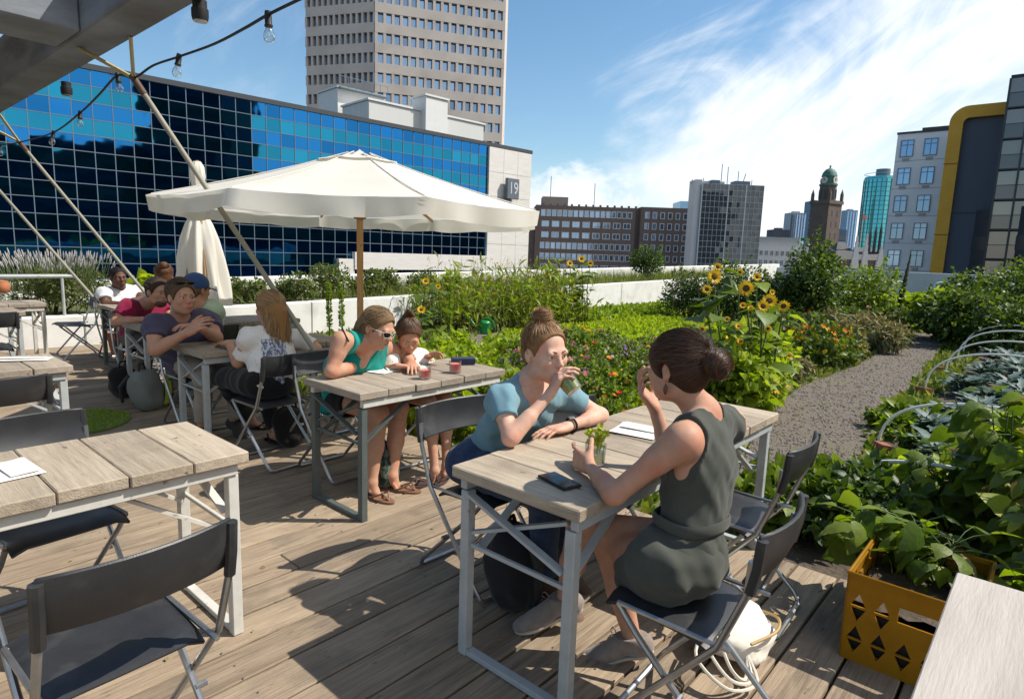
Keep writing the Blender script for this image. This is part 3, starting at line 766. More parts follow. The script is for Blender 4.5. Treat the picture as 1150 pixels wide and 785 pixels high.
lw = face_root('office_building', 'low white office wing right of the glass tower', pxX(850, 185)[:2], (1, 0)); hl = dp(862, 276, 185).z + 26; mb = MB(); mb.boxb((0, 0, 0), (15, 12, hl)); mb.build('wall', pm('white_render', (.58, .57, .55), (.64, .63, .61), .6, .8), lw)
put_windows(lw, [(1.2 + 1.55 * i, 0, hl - 2.1 - 2.7 * j, 0, 0) for j in range(3) for i in range(9)], {0: win_mb(1.0, 1.5, .1, 1)}, [WF, GDK])
mb = MB(); mb.boxb((1, 2, hl), (13, 9, hl + 2.6)); mb.build('roof_storey', pm('roof_grey', (.24, .25, .26), (.3, .31, .32), .5, .8), lw)

# --- distant skyline
def far_block(label, pxa, pxb, ytop, Y, mat, bands=0, vert=0, bm=None, name='high_rise'):
    a = pxX(pxa, Y); L = (pxb - pxa) / 700 * Y; z = dp((pxa + pxb) / 2, ytop, Y).z + 26
    r = face_root(name, label, a[:2], (1, 0), 'tower'); mb = MB(); mb.boxb((0, 0, 0), (L, L, z)); mb.boxb((L * .3, L * .3, z), (L * .7, L * .7, z + L * .12)); mb.build('wall', mat, r)
    mb = MB()
    for i in range(bands): mb.boxb((L * .03, -.3, z * (.35 + .63 * i / bands)), (L * .97, -.05, z * (.35 + .63 * i / bands) + z * .63 / bands * .5))
    for i in range(vert): mb.boxb((L * (i + .25) / vert, -.3, z * .3), (L * (i + .7) / vert, -.06, z * .98))
    mb.build('window_band', bm or GDK, r)
    return r, L, z


hz = lambda a: pm('far_' + str(a), a, tuple(x * 1.15 for x in a), .1, .8)
far_block('distant white residential tower with vertical window stripes', 884, 901, 239, 430, hz((.42, .45, .47)), 0, 6, GW)
far_block('distant blue grey glass tower left of the clock tower', 904, 917, 226, 460, hz((.16, .26, .34)), 14, 0, GW)
far_block('low dark distant block left of the white residential tower', 866, 884, 258, 410, hz((.10, .10, .12)), 4, 0)
far_block('distant pale blue slab tower right of the clock tower', 946, 958, 236, 520, hz((.30, .42, .50)), 0, 4, GW)
far_block('small dark blue block right of the clock tower foot', 937, 948, 258, 480, hz((.12, .18, .24)), 5, 0)
# round teal tower
rt_ = thing('round_tower', 'round teal glass tower behind the white gabled roofs', 'tower', (*pxX(981, 420)[:2], -26)); zt2 = dp(981, 199, 420).z + 26; rr_ = 17.5 / 700 * 420
teal = mirror('teal_glass', (.10, .42, .42), .12, .03, .55); mb = MB(); mb.lathe([(rr_, 0), (rr_, zt2 - 3), (rr_ * .97, zt2)], 40); mb.build('glass_facade', teal, rt_, smooth=True, sharp=.4)
mb = MB()
for i in range(26): mb.lathe([(rr_ + .02, 14 + i * 2.9), (rr_ + .25, 14.1 + i * 2.9), (rr_ + .02, 14.3 + i * 2.9)], 40, cap=False)
for i in range(24):
    a = i * math.pi / 12; mb.box((rr_ * math.cos(a), rr_ * math.sin(a), zt2 / 2), (.5, .5, zt2 - 4), Matrix.Rotation(a, 3, 'Z'))
mb.build('mullion_grid', pm('teal_mullion', (.08, .22, .24), None, rough=.5), rt_)
mb = MB(); mb.lathe([(rr_ * .4, zt2), (rr_ * .4, zt2 + 5)], 20); mb.build('roof_drum', MF, rt_)
# clock tower
Yt = 400.0; ct = thing('clock_tower', 'brown stone clock tower with a green copper cupola', 'tower', (*pxX(927, Yt, 240)[:2], -26)); ct.rotation_euler = (0, 0, .5)
pz = lambda y: dp(927, y, Yt).z + 26
st_ = pm('brown_stone', (.11, .082, .066), (.155, .118, .095), .3, .9); cop = pm('copper_green', (.05, .13, .105), (.085, .19, .15), .5, .7)
hw = 6.3; mb = MB(); mb.boxb((-hw, -hw, 0), (hw, hw, pz(226))); mb.boxb((-hw - .6, -hw - .6, pz(230)), (hw + .6, hw + .6, pz(226.5)))
for sx_ in (-1, 1):
    for sy_ in (-1, 1): mb.lathe([(1.0, pz(228)), (1.0, pz(219)), (.1, pz(213))], 6, (sx_ * hw * .93, sy_ * hw * .93, 0))
mb.lathe([(5.0, pz(226)), (4.8, pz(209))], 8); mb.build('shaft', st_, ct)
mb = MB()
for i in range(8):
    a = (i + .5) * math.pi / 4; p = (4.75 * math.cos(a), 4.75 * math.sin(a), (pz(224) + pz(213)) / 2); mb.box(p, (.5, 1.7, pz(213) - pz(223)), Matrix.Rotation(a, 3, 'Z'))
mb.build('belfry_opening', DF, ct)
mb = MB(); mb.lathe([(5.3, pz(209)), (5.3, pz(207)), (4.1, pz(206)), (4.0, pz(199)), (4.6, pz(198.5)), (3.9, pz(194)), (2.4, pz(190.5)), (.5, pz(189)), (.35, pz(187.5)), (.9, pz(187)), (.1, pz(185.5))], 12); mb.build('cupola', cop, ct, smooth=True, sharp=.6)
for i in range(4):
    a = -math.pi / 2 + i * math.pi / 2; mb = MB(); R = Matrix.Rotation(a + math.pi / 2, 3, 'Z') @ Matrix.Rotation(math.pi / 2, 3, 'X'); mb.lathe([(2.1, -.2), (2.1, .2)], 16, (4.4 * math.cos(a), 4.4 * math.sin(a), pz(203)), R); f = mb.build('clock_face', pm('clock_white', (.55, .5, .42), None, rough=.6), ct)
    mb = MB(); q = Matrix.Rotation(a + math.pi / 2, 3, 'Z'); mb.box((4.75 * math.cos(a), 4.75 * math.sin(a), pz(203) + .6), (.25, .2, 1.5), q); mb.box((4.75 * math.cos(a) , 4.75 * math.sin(a), pz(203)), (1.1, .22, .25), q); mb.build('clock_hand', DF, ct)
mb = MB()
for i in range(2):
    for j in range(5): mb.box((-2.4 + 4.8 * i, -hw - .02, pz(290) + (pz(234) - pz(290)) * j / 4.5), (1.1, .12, 3.4))
mb.build('slit_window', DF, ct)
# old gabled buildings
Yo = 210.0; og = face_root('town_hall', 'dark slate roofs with ornate white stone gables below the teal tower', pxX(938, Yo)[:2], (1, 0)); oz = lambda y: dp(970, y, Yo).z + 26
slate = pm('slate', (.045, .045, .05), (.075, .075, .08), .8, .7); pale = pm('gable_stone', (.60, .57, .52), (.68, .65, .6), .8, .8)
Lo = 62 / 700 * Yo; mb = MB(); mb.boxb((0, 0, 0), (Lo, 12, oz(292))); mb.build('wall', pm('old_brick', (.13, .09, .075), (.18, .13, .11), .8, .9), og)
mb = MB(); zb_ = oz(292)
for x0_, x1_, zt3 in ((0, Lo * .45, oz(272)), (Lo * .35, Lo, oz(278))):
    xm = (x0_ + x1_) / 2; mb.add([(x0_, 0, zb_), (x1_, 0, zb_), (x1_, 12, zb_), (x0_, 12, zb_), (x0_ + 3, 5, zt3), (x1_ - 3, 5, zt3)], [(0, 1, 5, 4), (1, 2, 5), (2, 3, 4, 5), (3, 0, 4)])
mb.build('roof', slate, og)
for x, zt3, w_ in ((Lo * .35, oz(266), 2.6), (Lo * .52, oz(262), 2.2), (Lo * .8, oz(275), 3.0), (Lo * .92, oz(280), 2.4)):
    mb = MB(); n = 6
    for i in range(n):
        f = i / n; mb.boxb((x - w_ * (1 - f) * .5, -.8, zb_ - 3 + (zt3 - zb_ + 3) * f), (x + w_ * (1 - f) * .5, -.1, zb_ - 3 + (zt3 - zb_ + 3) * (i + 1) / n))
    mb.build('gable', pale, og)
mb = MB()
for x, y_ in ((Lo * .45, 262), (Lo * .68, 255), (Lo * .77, 250), (Lo * .86, 248)): mb.lathe([(.55, oz(283)), (.5, oz(y_ + 10)), (.05, oz(y_))], 6, (x, 3, 0))
mb.build('spire', slate, og)
mb = MB(); mb.tube([(Lo * .5, 3, oz(275)), (Lo * .5, 3, oz(238))], .12, 5); mb.quad((Lo * .5, 3, oz(241)), (Lo * .5 + 1.6, 3.3, oz(242)), (Lo * .5 + 1.6, 3.3, oz(246)), (Lo * .5, 3, oz(245))); mb.build('flagpole', pm('flag_red', (.5, .12, .1), None), og)

# --- right: pale office building, yellow framed building, dark glass block
ed = Vector((.76, -.65, 0)).normalized(); Yw = 100.0
a = dp(1000, 220, Yw); pb_ = face_root('office_building', 'pale grey office building with pairs of tall windows beside the yellow framed block', (a.x, a.y), ed); hp = dp(1005, 151, Yw).z + 26
pgm = pm('pale_render', (.80, .81, .82), (.84, .85, .86), .5, .8, c3=(.74, .75, .77), s3=.4); mb = MB(); mb.boxb((0, 0, 0), (14, 16, hp)); mb.build('wall', pgm, pb_)
mb = MB(); mb.boxb((3, .8, hp), (12, 12, hp + .8)); mb.boxb((-.1, -.1, hp - .05), (14.1, .5, hp + .25)); mb.build('roof_edge', DF, pb_)
fh = (dp(1000, 163, Yw).z - dp(1000, 225, Yw).z) / 2
zw0 = dp(1010, 168, Yw).z + 26
put_windows(pb_, [(1.45 + 3.05 * i, 0, zw0 - fh * j, 0, 0) for j in range(8) for i in range(4)], {0: win_mb(1.75, 2.5, .11, 1, 1, .14)}, [pm('frame_bluegrey', (.22, .25, .29), None, rough=.5), GW])
mb = MB()
for j in range(8): mb.boxb((0, -.03, zw0 - fh * (j + .5) + .2), (14, -.004, zw0 - fh * (j + .5) + .27))
for i in range(4):
    for j in range(8): mb.boxb((1.0 + 3.05 * i, -.08, zw0 - fh * j - 1.9), (1.9 + 3.05 * i, -.004, zw0 - fh * j - 1.45))
mb.build('facade_joint', pm('vent_grey', (.36, .37, .40), None), pb_)
Yy = 86.0; a = dp(1056, 220, Yy); yb = face_root('office_building', 'dark slate clad building framed by a thick rounded yellow band', (a.x, a.y), ed); zy = dp(1080, 122, Yy).z + 26
Ly = 9.5; slm = pm('slate_cladding', (.085, .095, .125), (.10, .11, .14), 3, .65, stretch=(9, 1, .02)); mb = MB(); mb.boxb((.9, .25, 0), (Ly, 12, zy - .9)); mb.build('wall', slm, yb)
mb = MB(); pts = []
yel = pm('yellow_band', (.66, .32, .02), (.74, .38, .03), 1.0, .5); rad = 2.0; w_ = 1.5
outer = [(0, 0)] + [(rad - rad * math.cos(q), zy - rad + rad * math.sin(q)) for q in np.linspace(0, math.pi / 2, 9)] + [(Ly, zy)]
inner = [(w_, 0)] + [(w_ + .7 - .7 * math.cos(q), zy - w_ - .7 + .7 * math.sin(q)) for q in np.linspace(0, math.pi / 2, 9)] + [(Ly, zy - w_)]
no = len(outer); vs = [(x, y_, z) for y_ in (-.5, 6) for x, z in outer + inner]
fs = []
for i in range(no - 1):
    fs += [(i, no + i, no + i + 1, i + 1), (2 * no + i, 2 * no + i + 1, 3 * no + i + 1, 3 * no + i), (i, i + 1, 2 * no + i + 1, 2 * no + i), (no + i + 1, no + i, 3 * no + i, 3 * no + i + 1)]
mb.add(vs, fs); mb.build('yellow_frame', yel, yb, smooth=True, sharp=.5)
mb = MB()
for q in (.25, .45, .66, .85): mb.boxb((-.05, -.56, zy * q), (w_ + .05, -.51, zy * q + .12))
mb.build('band_joint', pm('joint_brown', (.25, .11, .01), None), yb)
mb = MB(); mb.boxb((w_ + .2, .1, zy * .72), (Ly, .24, zy * .72 + .12)); mb.build('cladding_joint', DF, yb)
Yd = 78.0; a = dp(1119, 200, Yd); db = face_root('office_tower', 'dark brown glass tower at the right edge with a round roof tank', (a.x, a.y), ed); zd = dp(1125, 84, Yd).z + 26
mb = MB(); mb.boxb((0, .12, 0), (16, 14, zd)); mb.build('wall', pm('dark_brown', (.035, .03, .03), (.05, .045, .042), .6, .6), db)
mg, mm = MB(), MB()
rows = [(zd - 2.2 - 3.55 * i) for i in range(14)]
for z in rows:
    for c in range(8):
        mg.quad((c * 2 + .12, -.02, z - 1.45), (c * 2 + 1.9, -.02, z - 1.45), (c * 2 + 1.9, -.02, z + .1), (c * 2 + .12, -.02, z + .1), m=0); mg.quad((c * 2 + .12, -.02, z + .18), (c * 2 + 1.9, -.02, z + .18), (c * 2 + 1.9, -.02, z + 1.75), (c * 2 + .12, -.02, z + 1.75), m=1)
mg.build('glass_facade', [mirror('brown_glass', (.14, .13, .13), .08, .02, .6), mirror('brown_glass_pale', (.24, .22, .20), .1, .02, .45)], db)
for z in rows: mm.boxb((0, -.14, z - 1.62), (16, 0.1, z - 1.47)); mm.boxb((0, -.08, z + .11), (16, 0.1, z + .17))
for c in range(9): mm.boxb((c * 2 - .1, -.16, 0), (c * 2 + .1, .1, zd - .4))
mm.build('mullion_grid', DF, db)
mb = MB(); mb.lathe([(1.6, zd), (1.6, zd + 1.6), (1.3, zd + 2)], 16, (3.2, 3, 0)); mb.build('roof_tank', DF, db)

# ================================================================== PERGOLA, LIGHTS, STRUTS
t = thing('concrete_pergola', 'weathered grey concrete beam grid overhanging the left side of the terrace', 'pergola', (0, 0, 0), YAW)
zb0 = 2.85
mb = MB(); mb.boxb((1.37, 2.2, zb0), (1.63, 13.0, zb0 + .42)); mb.build('main_beam', M['concrete'], t, bevel=.012)
mb = MB(); mb.boxb((-6, 5.08, zb0 + .003), (1.368, 5.62, zb0 + .40)); mb.build('cross_beam', M['concrete'], t, bevel=.012)
mb = MB(); mb.boxb((-6, 10.2, zb0 + .003), (1.368, 10.7, zb0 + .40)); mb.build('cross_beam', M['concrete'], t, bevel=.012)
mb = MB(); mb.boxb((1.36, 12.4, -.1), (1.64, 12.7, zb0 - .003)); mb.build('column', M['concrete'], t, bevel=.012)
corr = pm('corrugated_sheet', (.62, .62, .58), (.70, .70, .66), 3, .6)
mb = MB(); G = [[(-5 + 6.3 * j / 6, 6.0 + .04 * i, zb0 + .46 + .018 * math.sin(i * 1.6)) for j in range(7)] for i in range(105)]; mb.sheet(G, .004); mb.build('roof_sheet', corr, t, smooth=True)
bulbg = thinglass('bulb_glass', (.93, .93, .9), .25)


def stub(px, py):
    p = gz(px, py, zb0 - .0); r = thing('spot_lamp', 'small dark cylindrical lamp under the ' + ('near end of the concrete beam' if px > 150 else 'middle of the concrete beam'), 'lamp', (p.x, p.y, zb0), YAW, None)
    mb = MB(); mb.lathe([(.038, -.005), (.038, -.045), (.045, -.05), (.045, -.09), (.04, -.1115)], 14); mb.build('housing', M['black'], r, smooth=True)
    mb = MB(); mb.lathe([(.038, -.1125), (.038, -.116)], 14); mb.build('lens', pm('lamp_lens', (.3, .3, .28), None, rough=.2), r)


stub(74, 92); stub(224, 0)
# strut bars
s1a = dp(150, 88, 4.65); s1b = dp(440, 524, 4.35)
s2a = dp(22, 160, 7.5); s2b = Vector((-3.53, 7.2, 0.0))
s3p, s3q = dp(0, 215, 8.3), dp(110, 340, 7.9); dd = s3q - s3p; s3a = s3p - dd * .75; s3b = s3p + dd * ((0 - s3p.z) / dd.z)
for k, (a, b, lab) in enumerate(((s1a, s1b, 'sand coloured strut in front of the open parasol, nearest of the three'), (s2a, s2b, 'sand coloured strut running down behind the man in the white t-shirt'), (s3a, s3b, 'sand coloured strut crossing the lavender bush at the far left'))):
    t = thing('strut', lab, 'strut', (b.x, b.y, 0), 0, 'slanting struts tied to the concrete beam')
    mb = MB(); o = Vector((b.x, b.y, 0)); mb.tube([a - o, b - o], .0185, 10); mb.build('bar', M['rod'], t, smooth=True)
    if k < 2:
        q = (b - a).normalized(); mb = MB(); mb.tube([a - o - q * .02, a - o + q * .14], .024, 10); mb.build('sleeve', pm('leather_sleeve', (.07, .035, .02), (.11, .06, .035), 20, .6), t, smooth=True)
        mb = MB()
        beam = [W(1.45, (a.x * Vv[0] + a.y * Vv[1]) - .35, zb0), W(1.60, (a.x * Vv[0] + a.y * Vv[1]) + .25, zb0)]
        for p in beam: mb.tube([a - o, p - o], .014, 6)
        mb.build('rope', pm('rope', (.45, .38, .2), (.35, .3, .16), 40, .9), t, smooth=True)
    mb = MB(); mb.box((0, 0, .008), (.14, .14, .016)); mb.build('foot_plate', M['steel_dark'], t)
# string of bulbs
pts = [dp(-60, 170, 8.6), dp(0, 163, 7.7), s2a, dp(60, 149, 6.6), dp(90, 127, 5.9), dp(110, 108, 5.4), dp(132, 85, 4.95), s1a, dp(172, 74, 4.45), dp(201, 64, 4.2), dp(240, 50, 3.8), dp(275, 32, 3.45), dp(301, 17, 3.25), dp(340, -2, 3.0), dp(420, -40, 2.6)]


def smoothp(P, n=6):
    out = []
    for i in range(len(P) - 1):
        p0, p1, p2, p3 = P[max(i - 1, 0)], P[i], P[i + 1], P[min(i + 2, len(P) - 1)]
        for k in range(n):
            u = k / n; out.append(.5 * ((2 * p1) + (p2 - p0) * u + (2 * p0 - 5 * p1 + 4 * p2 - p3) * u * u + (3 * p1 - p0 - 3 * p2 + p3) * u ** 3))
    out.append(P[-1]); return out


t = thing('string_light', 'dark festoon cable with clear glass bulbs strung below the concrete beam', 'string light', (0, 0, 0))
mb = MB(); mb.tube(smoothp([Vector(p) for p in pts]), .008, 6); mb.build('cable', M['black'], t, smooth=True)
first = None
for i, (p, tilt) in enumerate(((pts[1], .1), (pts[3], .15), (pts[4], .1), (pts[6], .2), (pts[9], -.15), (pts[12], .05))):
    if first is None:
        mb = MB(); mb.lathe([(.017, .02), (.020, .0), (.020, -.05), (.024, -.055), (.023, -.065)], 12); h = mb.build('bulb_holder', M['black'], t, smooth=True)
        mb = MB(); mb.lathe([(.014, -.062), (.018, -.075), (.029, -.095), (.033, -.115), (.030, -.135), (.018, -.149), (.002, -.153)], 16); mb.build('bulb', bulbg, h, smooth=True)
        mb = MB(); mb.tube([(.004, 0, -.07), (.008, 0, -.11), (-.008, 0, -.11), (-.004, 0, -.07)], .0015, 4); mb.build('filament', M['steel_pale'], h)
        first = h
    else: h = copy_tree(first, t)
    h.location = p; h.rotation_euler = (tilt * .6, tilt, i); h.scale = (.85,) * 3

# ================================================================== TABLES
def make_table(L, Wd, wmat, smat, label, group='timber topped folding tables on the deck', rail=None, plank=.198, planks=True):
    t = thing('table', label, 'table', (0, 0, 0), 0, group); H = .74; th = .042
    n = max(1, round(L / plank)); w = L / n
    if planks:
        mb = MB()
        for i in range(n):
            a = -L / 2 + i * w; e0 = random.uniform(-.006, .006); e1 = random.uniform(-.006, .006); dz = random.uniform(-.003, 0)
            mb.boxb((a + .002, -Wd / 2 + e0, H - th + dz), (a + w - .002, Wd / 2 + e1, H + dz))
        mb.build('tabletop', wmat, t, bevel=.004)
    else:
        mb = MB(); mb.boxb((-L / 2, -Wd / 2, H - .035), (L / 2, -.002, H)); mb.boxb((-L / 2, .002, H - .035), (L / 2, Wd / 2, H - .001)); mb.build('tabletop', wmat, t, bevel=.003)
    zb = H - th - .004; iy = Wd / 2 - .035; ix = L / 2 - .05; rl = rail or smat
    for sy in (-1, 1):
        mb = MB(); mb.boxb((-L / 2 + .035, sy * iy - .016, zb - .045), (L / 2 - .035, sy * iy + .016, zb)); mb.build('side_rail', rl, t, bevel=.003)
    for sx in (-1, 1):
        for sy in (-1, 1):
            mb = MB(); mb.boxb((sx * ix - .02, sy * (iy - .012) - .02, 0), (sx * ix + .02, sy * (iy - .012) + .02, zb - .047)); mb.build('leg', smat, t, bevel=.003)
        y = iy - .034; mb = MB(); mb.boxb((sx * ix - .018, -y, .004), (sx * ix + .018, y, .026)); mb.build('floor_bar', smat, t, bevel=.002)
        mb = MB(); mb.boxb((sx * ix - .008, -y, .432), (sx * ix + .008, y, .448)); mb.build('cross_bar', smat, t, bevel=.002)
        mb = MB(); mb.bar((sx * ix - .016, y, .64), (sx * ix - .016, -y, .497), .012, .03, (1, 0, 0)); mb.build('end_brace', smat, t); mb = MB(); mb.bar((sx * ix + .010, y, .487), (sx * ix + .010, -y, .66), .012, .03, (1, 0, 0)); mb.build('end_brace', smat, t)
        for sy in (-1, 1):
            mb = MB(); mb.bar((sx * ix - sx * .02, sy * (y - .02), .42), (sx * (ix - .36), sy * (y - .02), zb - .05), .012, .03, (0, 1, 0)); mb.build('knee_brace', smat, t)
    return t


def put(o, s, t, rz=0.0, z=0.0):
    o.location = W(s, t, z); o.rotation_euler = (0, 0, YAW + rz); return o


put(make_table(1.78, .565, M['table'], M['steel_grey'], 'plank table with the woman in the dark dress and the person in the blue t-shirt'), 2.38, -1.30)
put(make_table(1.80, .565, M['table'], M['steel_pale'], 'empty sunlit plank table in the left foreground with cream painted legs'), .15, -2.495)
put(make_table(1.16, .565, M['table_grey'], M['steel_dark'], 'plank table with two pink drinks and dark green legs', rail=M['steel_pale']), 2.48, -3.008)
put(make_table(1.80, .57, M['table_grey'], M['steel_grey'], 'empty plank table with a leaflet behind the left foreground table'), .15, -4.765)
put(make_table(1.20, .53, M['table_grey'], M['steel_grey'], 'shaded plank table with the cola glass in front of the man in purple'), 2.40, -4.745)
put(make_table(1.55, .58, M['table_grey'], M['steel_grey'], 'long plank table in front of the man in crimson'), 2.73, -6.39)
put(make_table(1.10, .62, M['table_grey'], M['steel_dark'], 'plank table with dark legs in front of the man in white'), 2.86, -8.36)
put(make_table(1.70, .57, M['table_grey'], M['steel_pale'], 'plank table beside the white planter wall at the far left'), 1.05, -9.25)
put(make_table(1.55, .57, M['table_grey'], M['steel_grey'], 'plank table second from the white planter wall at the left edge'), .72, -8.28)
put(make_table(1.50, .60, M['plank_pale'], M['steel_pale'], 'pale board topped table corner at the bottom right beside the yellow crate', planks=False), 1.13, .185)

# ================================================================== CHAIRS
def make_chair(label, group='black folding chairs on the deck'):
    """local: faces +y, seat centre above the origin"""
    t = thing('folding_chair', label, 'chair', (0, 0, 0), 0, group)
    # backrest: curved shell
    mb = MB(); G = []
    for i in range(9):
        u = -1 + i / 4; row = []
        for j in range(7):
            v = j / 6; z = .645 + .15 * v; x = u * .214; y = -.205 - .035 * v - .040 * (1 - u * u) - .012 * math.sin(math.pi * v)
            row.append((x, y, z))
        G.append(row)
    mb.sheet(G, .012); mb.build('backrest', M['chair'], t, smooth=True, bevel=.004, sharp=.9)
    mb = MB(); G = []
    for i in range(9):
        u = -1 + i / 4; row = []
        for j in range(9):
            v = -1 + j / 4; z = .452 - .012 * (1 - u * u) * (1 - v * v) - .022 * max(0, abs(v) - .7) / .3 - .018 * max(0, abs(u) - .8) / .2 + .012 * v
            row.append((u * .190, v * .168 + .048, z))
        G.append(row)
    mb.sheet(G, .012); mb.build('seat', M['chair'], t, smooth=True, bevel=.003, sharp=.9)
    r = .0105
    # front legs run up to the back: one U of tube, feet at the front
    A = [(-.212, -.222, .72), (-.212, -.215, .62), (-.212, -.15, .44), (-.212, .17, .06), (-.205, .195, .022), (-.18, .20, .012), (.18, .20, .012), (.205, .195, .022), (.212, .17, .06), (.212, -.15, .44), (.212, -.215, .62), (.212, -.222, .72)]
    mb = MB(); mb.tube([Vector(p) for p in A], r, 8); mb.build('back_leg_frame', M['chrome'], t, smooth=True)
    B = [(-.19, .17, .440), (-.19, .10, .36), (-.19, -.22, .055), (-.182, -.245, .02), (-.155, -.25, .012), (.155, -.25, .012), (.182, -.245, .02), (.19, -.22, .055), (.19, .10, .36), (.19, .17, .440)]
    mb = MB(); mb.tube([Vector(p) for p in B], r, 8); mb.build('seat_leg_frame', M['chrome'], t, smooth=True)
    for sx in (-1, 1):
        mb = MB(); mb.tube([(sx * .192, -.18, .432), (sx * .192, .17, .443)], .008, 6); mb.build('seat_rail', M['chrome'], t, smooth=True)
        mb = MB(); mb.tube([(sx * .185, -.05, .225), (sx * .218, -.05, .225)], .009, 8); mb.build('pivot', M['chrome'], t, smooth=True)
        mb = MB(); mb.tube([(sx * .2115, -.222, .63), (sx * .2115, -.236, .70), (sx * .2115, -.243, .785)], .0155, 8); mb.build('back_sleeve', M['chair'], t, smooth=True)
    return t


CH0 = make_chair('empty black folding chair nearest the camera at the bottom left')
chairs = [(.46, -1.785, .06, None), (.55, -2.80, math.pi + .1, 'black folding chair pushed under the far side of the sunlit foreground table'), (.60, -4.20, .02, 'empty black folding chair in front of the leaflet table at left'),
          (1.79, -.76, .06, 'black folding chair holding the woman in the dark dress'), (2.61, -.95, .05, 'empty black folding chair beside the woman in the dark dress'),
          (2.02, -1.90, math.pi - .05, 'black folding chair holding the person in the blue t-shirt'), (2.47, -1.52, math.pi + .04, 'empty black folding chair behind the elbow of the person in blue'),
          (2.32, -3.53, math.pi, 'black folding chair holding the woman in the teal top'), (2.76, -3.47, math.pi, 'black folding chair holding the girl in the floral blouse'),
          (2.10, -4.06, .10, 'black folding chair holding the long haired blonde woman'), (2.08, -5.24, math.pi, 'black folding chair holding the man in the purple t-shirt'),
          (2.22, -6.92, math.pi, 'black folding chair holding the man in crimson'), (2.36, -5.78, 0, 'black folding chair holding the person in the blue cap'),
          (2.62, -8.92, math.pi, 'black folding chair holding the man in the white t-shirt'), (2.76, -7.72, 0, 'black folding chair holding the brown haired person at the back'),
          (2.25, -9.35, -math.pi / 2 + math.pi, 'black folding chair at the right end of the table by the planter wall'), (1.12, -7.72, 0, 'black folding chair at the second table from the planter wall'),
          (.45, -7.72, .1, 'black folding chair at the left edge of the frame by the second table'), (2.95, -4.1, .05, 'empty black folding chair right of the blonde woman at the shaded table')]
for i, (s, tt, rz, lab) in enumerate(chairs):
    o = CH0 if i == 0 else copy_tree(CH0)
    if lab: o['label'] = lab
    put(o, s, tt, rz)

# ================================================================== PARASOLS
def canopy_point(a, rho, R, zr, zh):
    """octagonal canopy: a = angle, rho 0..1"""
    k = (a % (math.pi / 4)) / (math.pi / 4); edge = math.cos(math.pi / 8) / math.cos((k - .5) * math.pi / 4)
    sag = math.sin(math.pi * k)
    r = R * rho * (edge * (1 - .012 * sag))
    z = zr + (zh - zr) * ((1 - rho) ** 1.0 * .80 + (1 - rho) ** 2.2 * .20) - .035 * sag * rho * (1 - rho * .55)
    return r, z


pc = Vector((-1.345, 5.46, GZ)); PR = math.radians(6.5)
t = thing('parasol', 'large open cream canvas parasol with a wooden pole over the women', 'parasol', pc, PR)
R0, zr, zh = 1.575, 1.94, 2.43
mb = MB(); na, nr = 64, 12; G = []
for i in range(na + 1):
    a = math.pi / 8 + i * 2 * math.pi / na; row = []
    for j in range(nr + 1):
        rho = .13 + .87 * j / nr; r, z = canopy_point(a - math.pi / 8, rho, R0, zr, zh)
        row.append((r * math.cos(a), r * math.sin(a), z + .004 * math.sin(a * 23 + rho * 9) * rho))
    G.append(row)
mb.sheet(G); cnp = mb.build('canopy', M['canvas'], t, smooth=True, sharp=1.2)
mb = MB(); G = []
for i in range(na * 2 + 1):
    a = math.pi / 8 + i * math.pi / na; r, z = canopy_point(a - math.pi / 8, 1.0, R0, zr, zh); k = ((a - math.pi / 8) % (math.pi / 4)) / (math.pi / 4)
    row = []
    drop = .115 + .012 * abs(math.sin(k * math.pi * 2)) + .008 * math.sin(a * 7)
    for j in range(5):
        v = j / 4; rr = r + .012 + .018 * math.sin(a * 19 + 1.3 * math.sin(a * 5)) * v + .02 * v * math.sin(a * 3 + 1)
        row.append((rr * math.cos(a), rr * math.sin(a), z - drop * v))
    G.append(row)
mb.sheet(G); mb.build('valance', M['canvas'], t, smooth=True, sharp=1.2)
mb = MB(); G = []
for i in range(na + 1):
    a = math.pi / 8 + i * 2 * math.pi / na; row = []
    for j in range(6):
        rho = j / 5; k = ((a - math.pi / 8) % (math.pi / 4)) / (math.pi / 4); rq = .05 + .17 * rho; r, z = canopy_point(a - math.pi / 8, rq, R0, zr, zh); z += .030 - .008 * rho; r *= rho
        row.append((r * math.cos(a), r * math.sin(a), z))
    G.append(row)
mb.sheet(G); mb.build('vent_cap', M['canvas'], t, smooth=True)
mb = MB(); mb.tube([(0, 0, .82), (0, 0, zh - .03)], .028, 12); mb.build('pole', M['pole_wood'], t, smooth=True)
mb = MB(); mb.tube([(0, 0, .05), (0, 0, .84)], .034, 12); mb.build('pole_socket', M['steel_grey'], t, smooth=True)
mb = MB(); mb.lathe([(.30, 0), (.30, .05), (.26, .065), (.05, .07), (.045, .2)], 24); mb.build('base', M['concrete'], t, smooth=True, sharp=.5)
for i in range(8):
    a = math.pi / 8 + i * math.pi / 4; mb = MB()
    P = []
    for rho in (.06, .3, .55, .8, .985):
        r, z = canopy_point(i * math.pi / 4 + 1e-6, rho, R0, zr, zh); P.append((r * math.cos(a), r * math.sin(a), z - .022))
    for q0, q1 in zip(P[:-1], P[1:]): mb.bar(q0, q1, .016, .024)
    rb_ = mb.build('rib', M['pole_wood'], t)
    mb = MB(); mb.tube([Vector((p[0], p[1], p[2] + .026)) for p in P], .0045, 5); mb.build('seam', M['canvas'], t, smooth=True)
    mb = MB(); mb.bar((.03 * math.cos(a), .03 * math.sin(a), zr - .05), P[2], .014, .018); mb.build('strut_arm', M['pole_wood'], rb_)
mb = MB(); mb.lathe([(.045, zr - .09), (.055, zr - .08), (.055, zr - .02), (.045, zr - .01)], 12); mb.build('runner', M['pole_wood'], t)

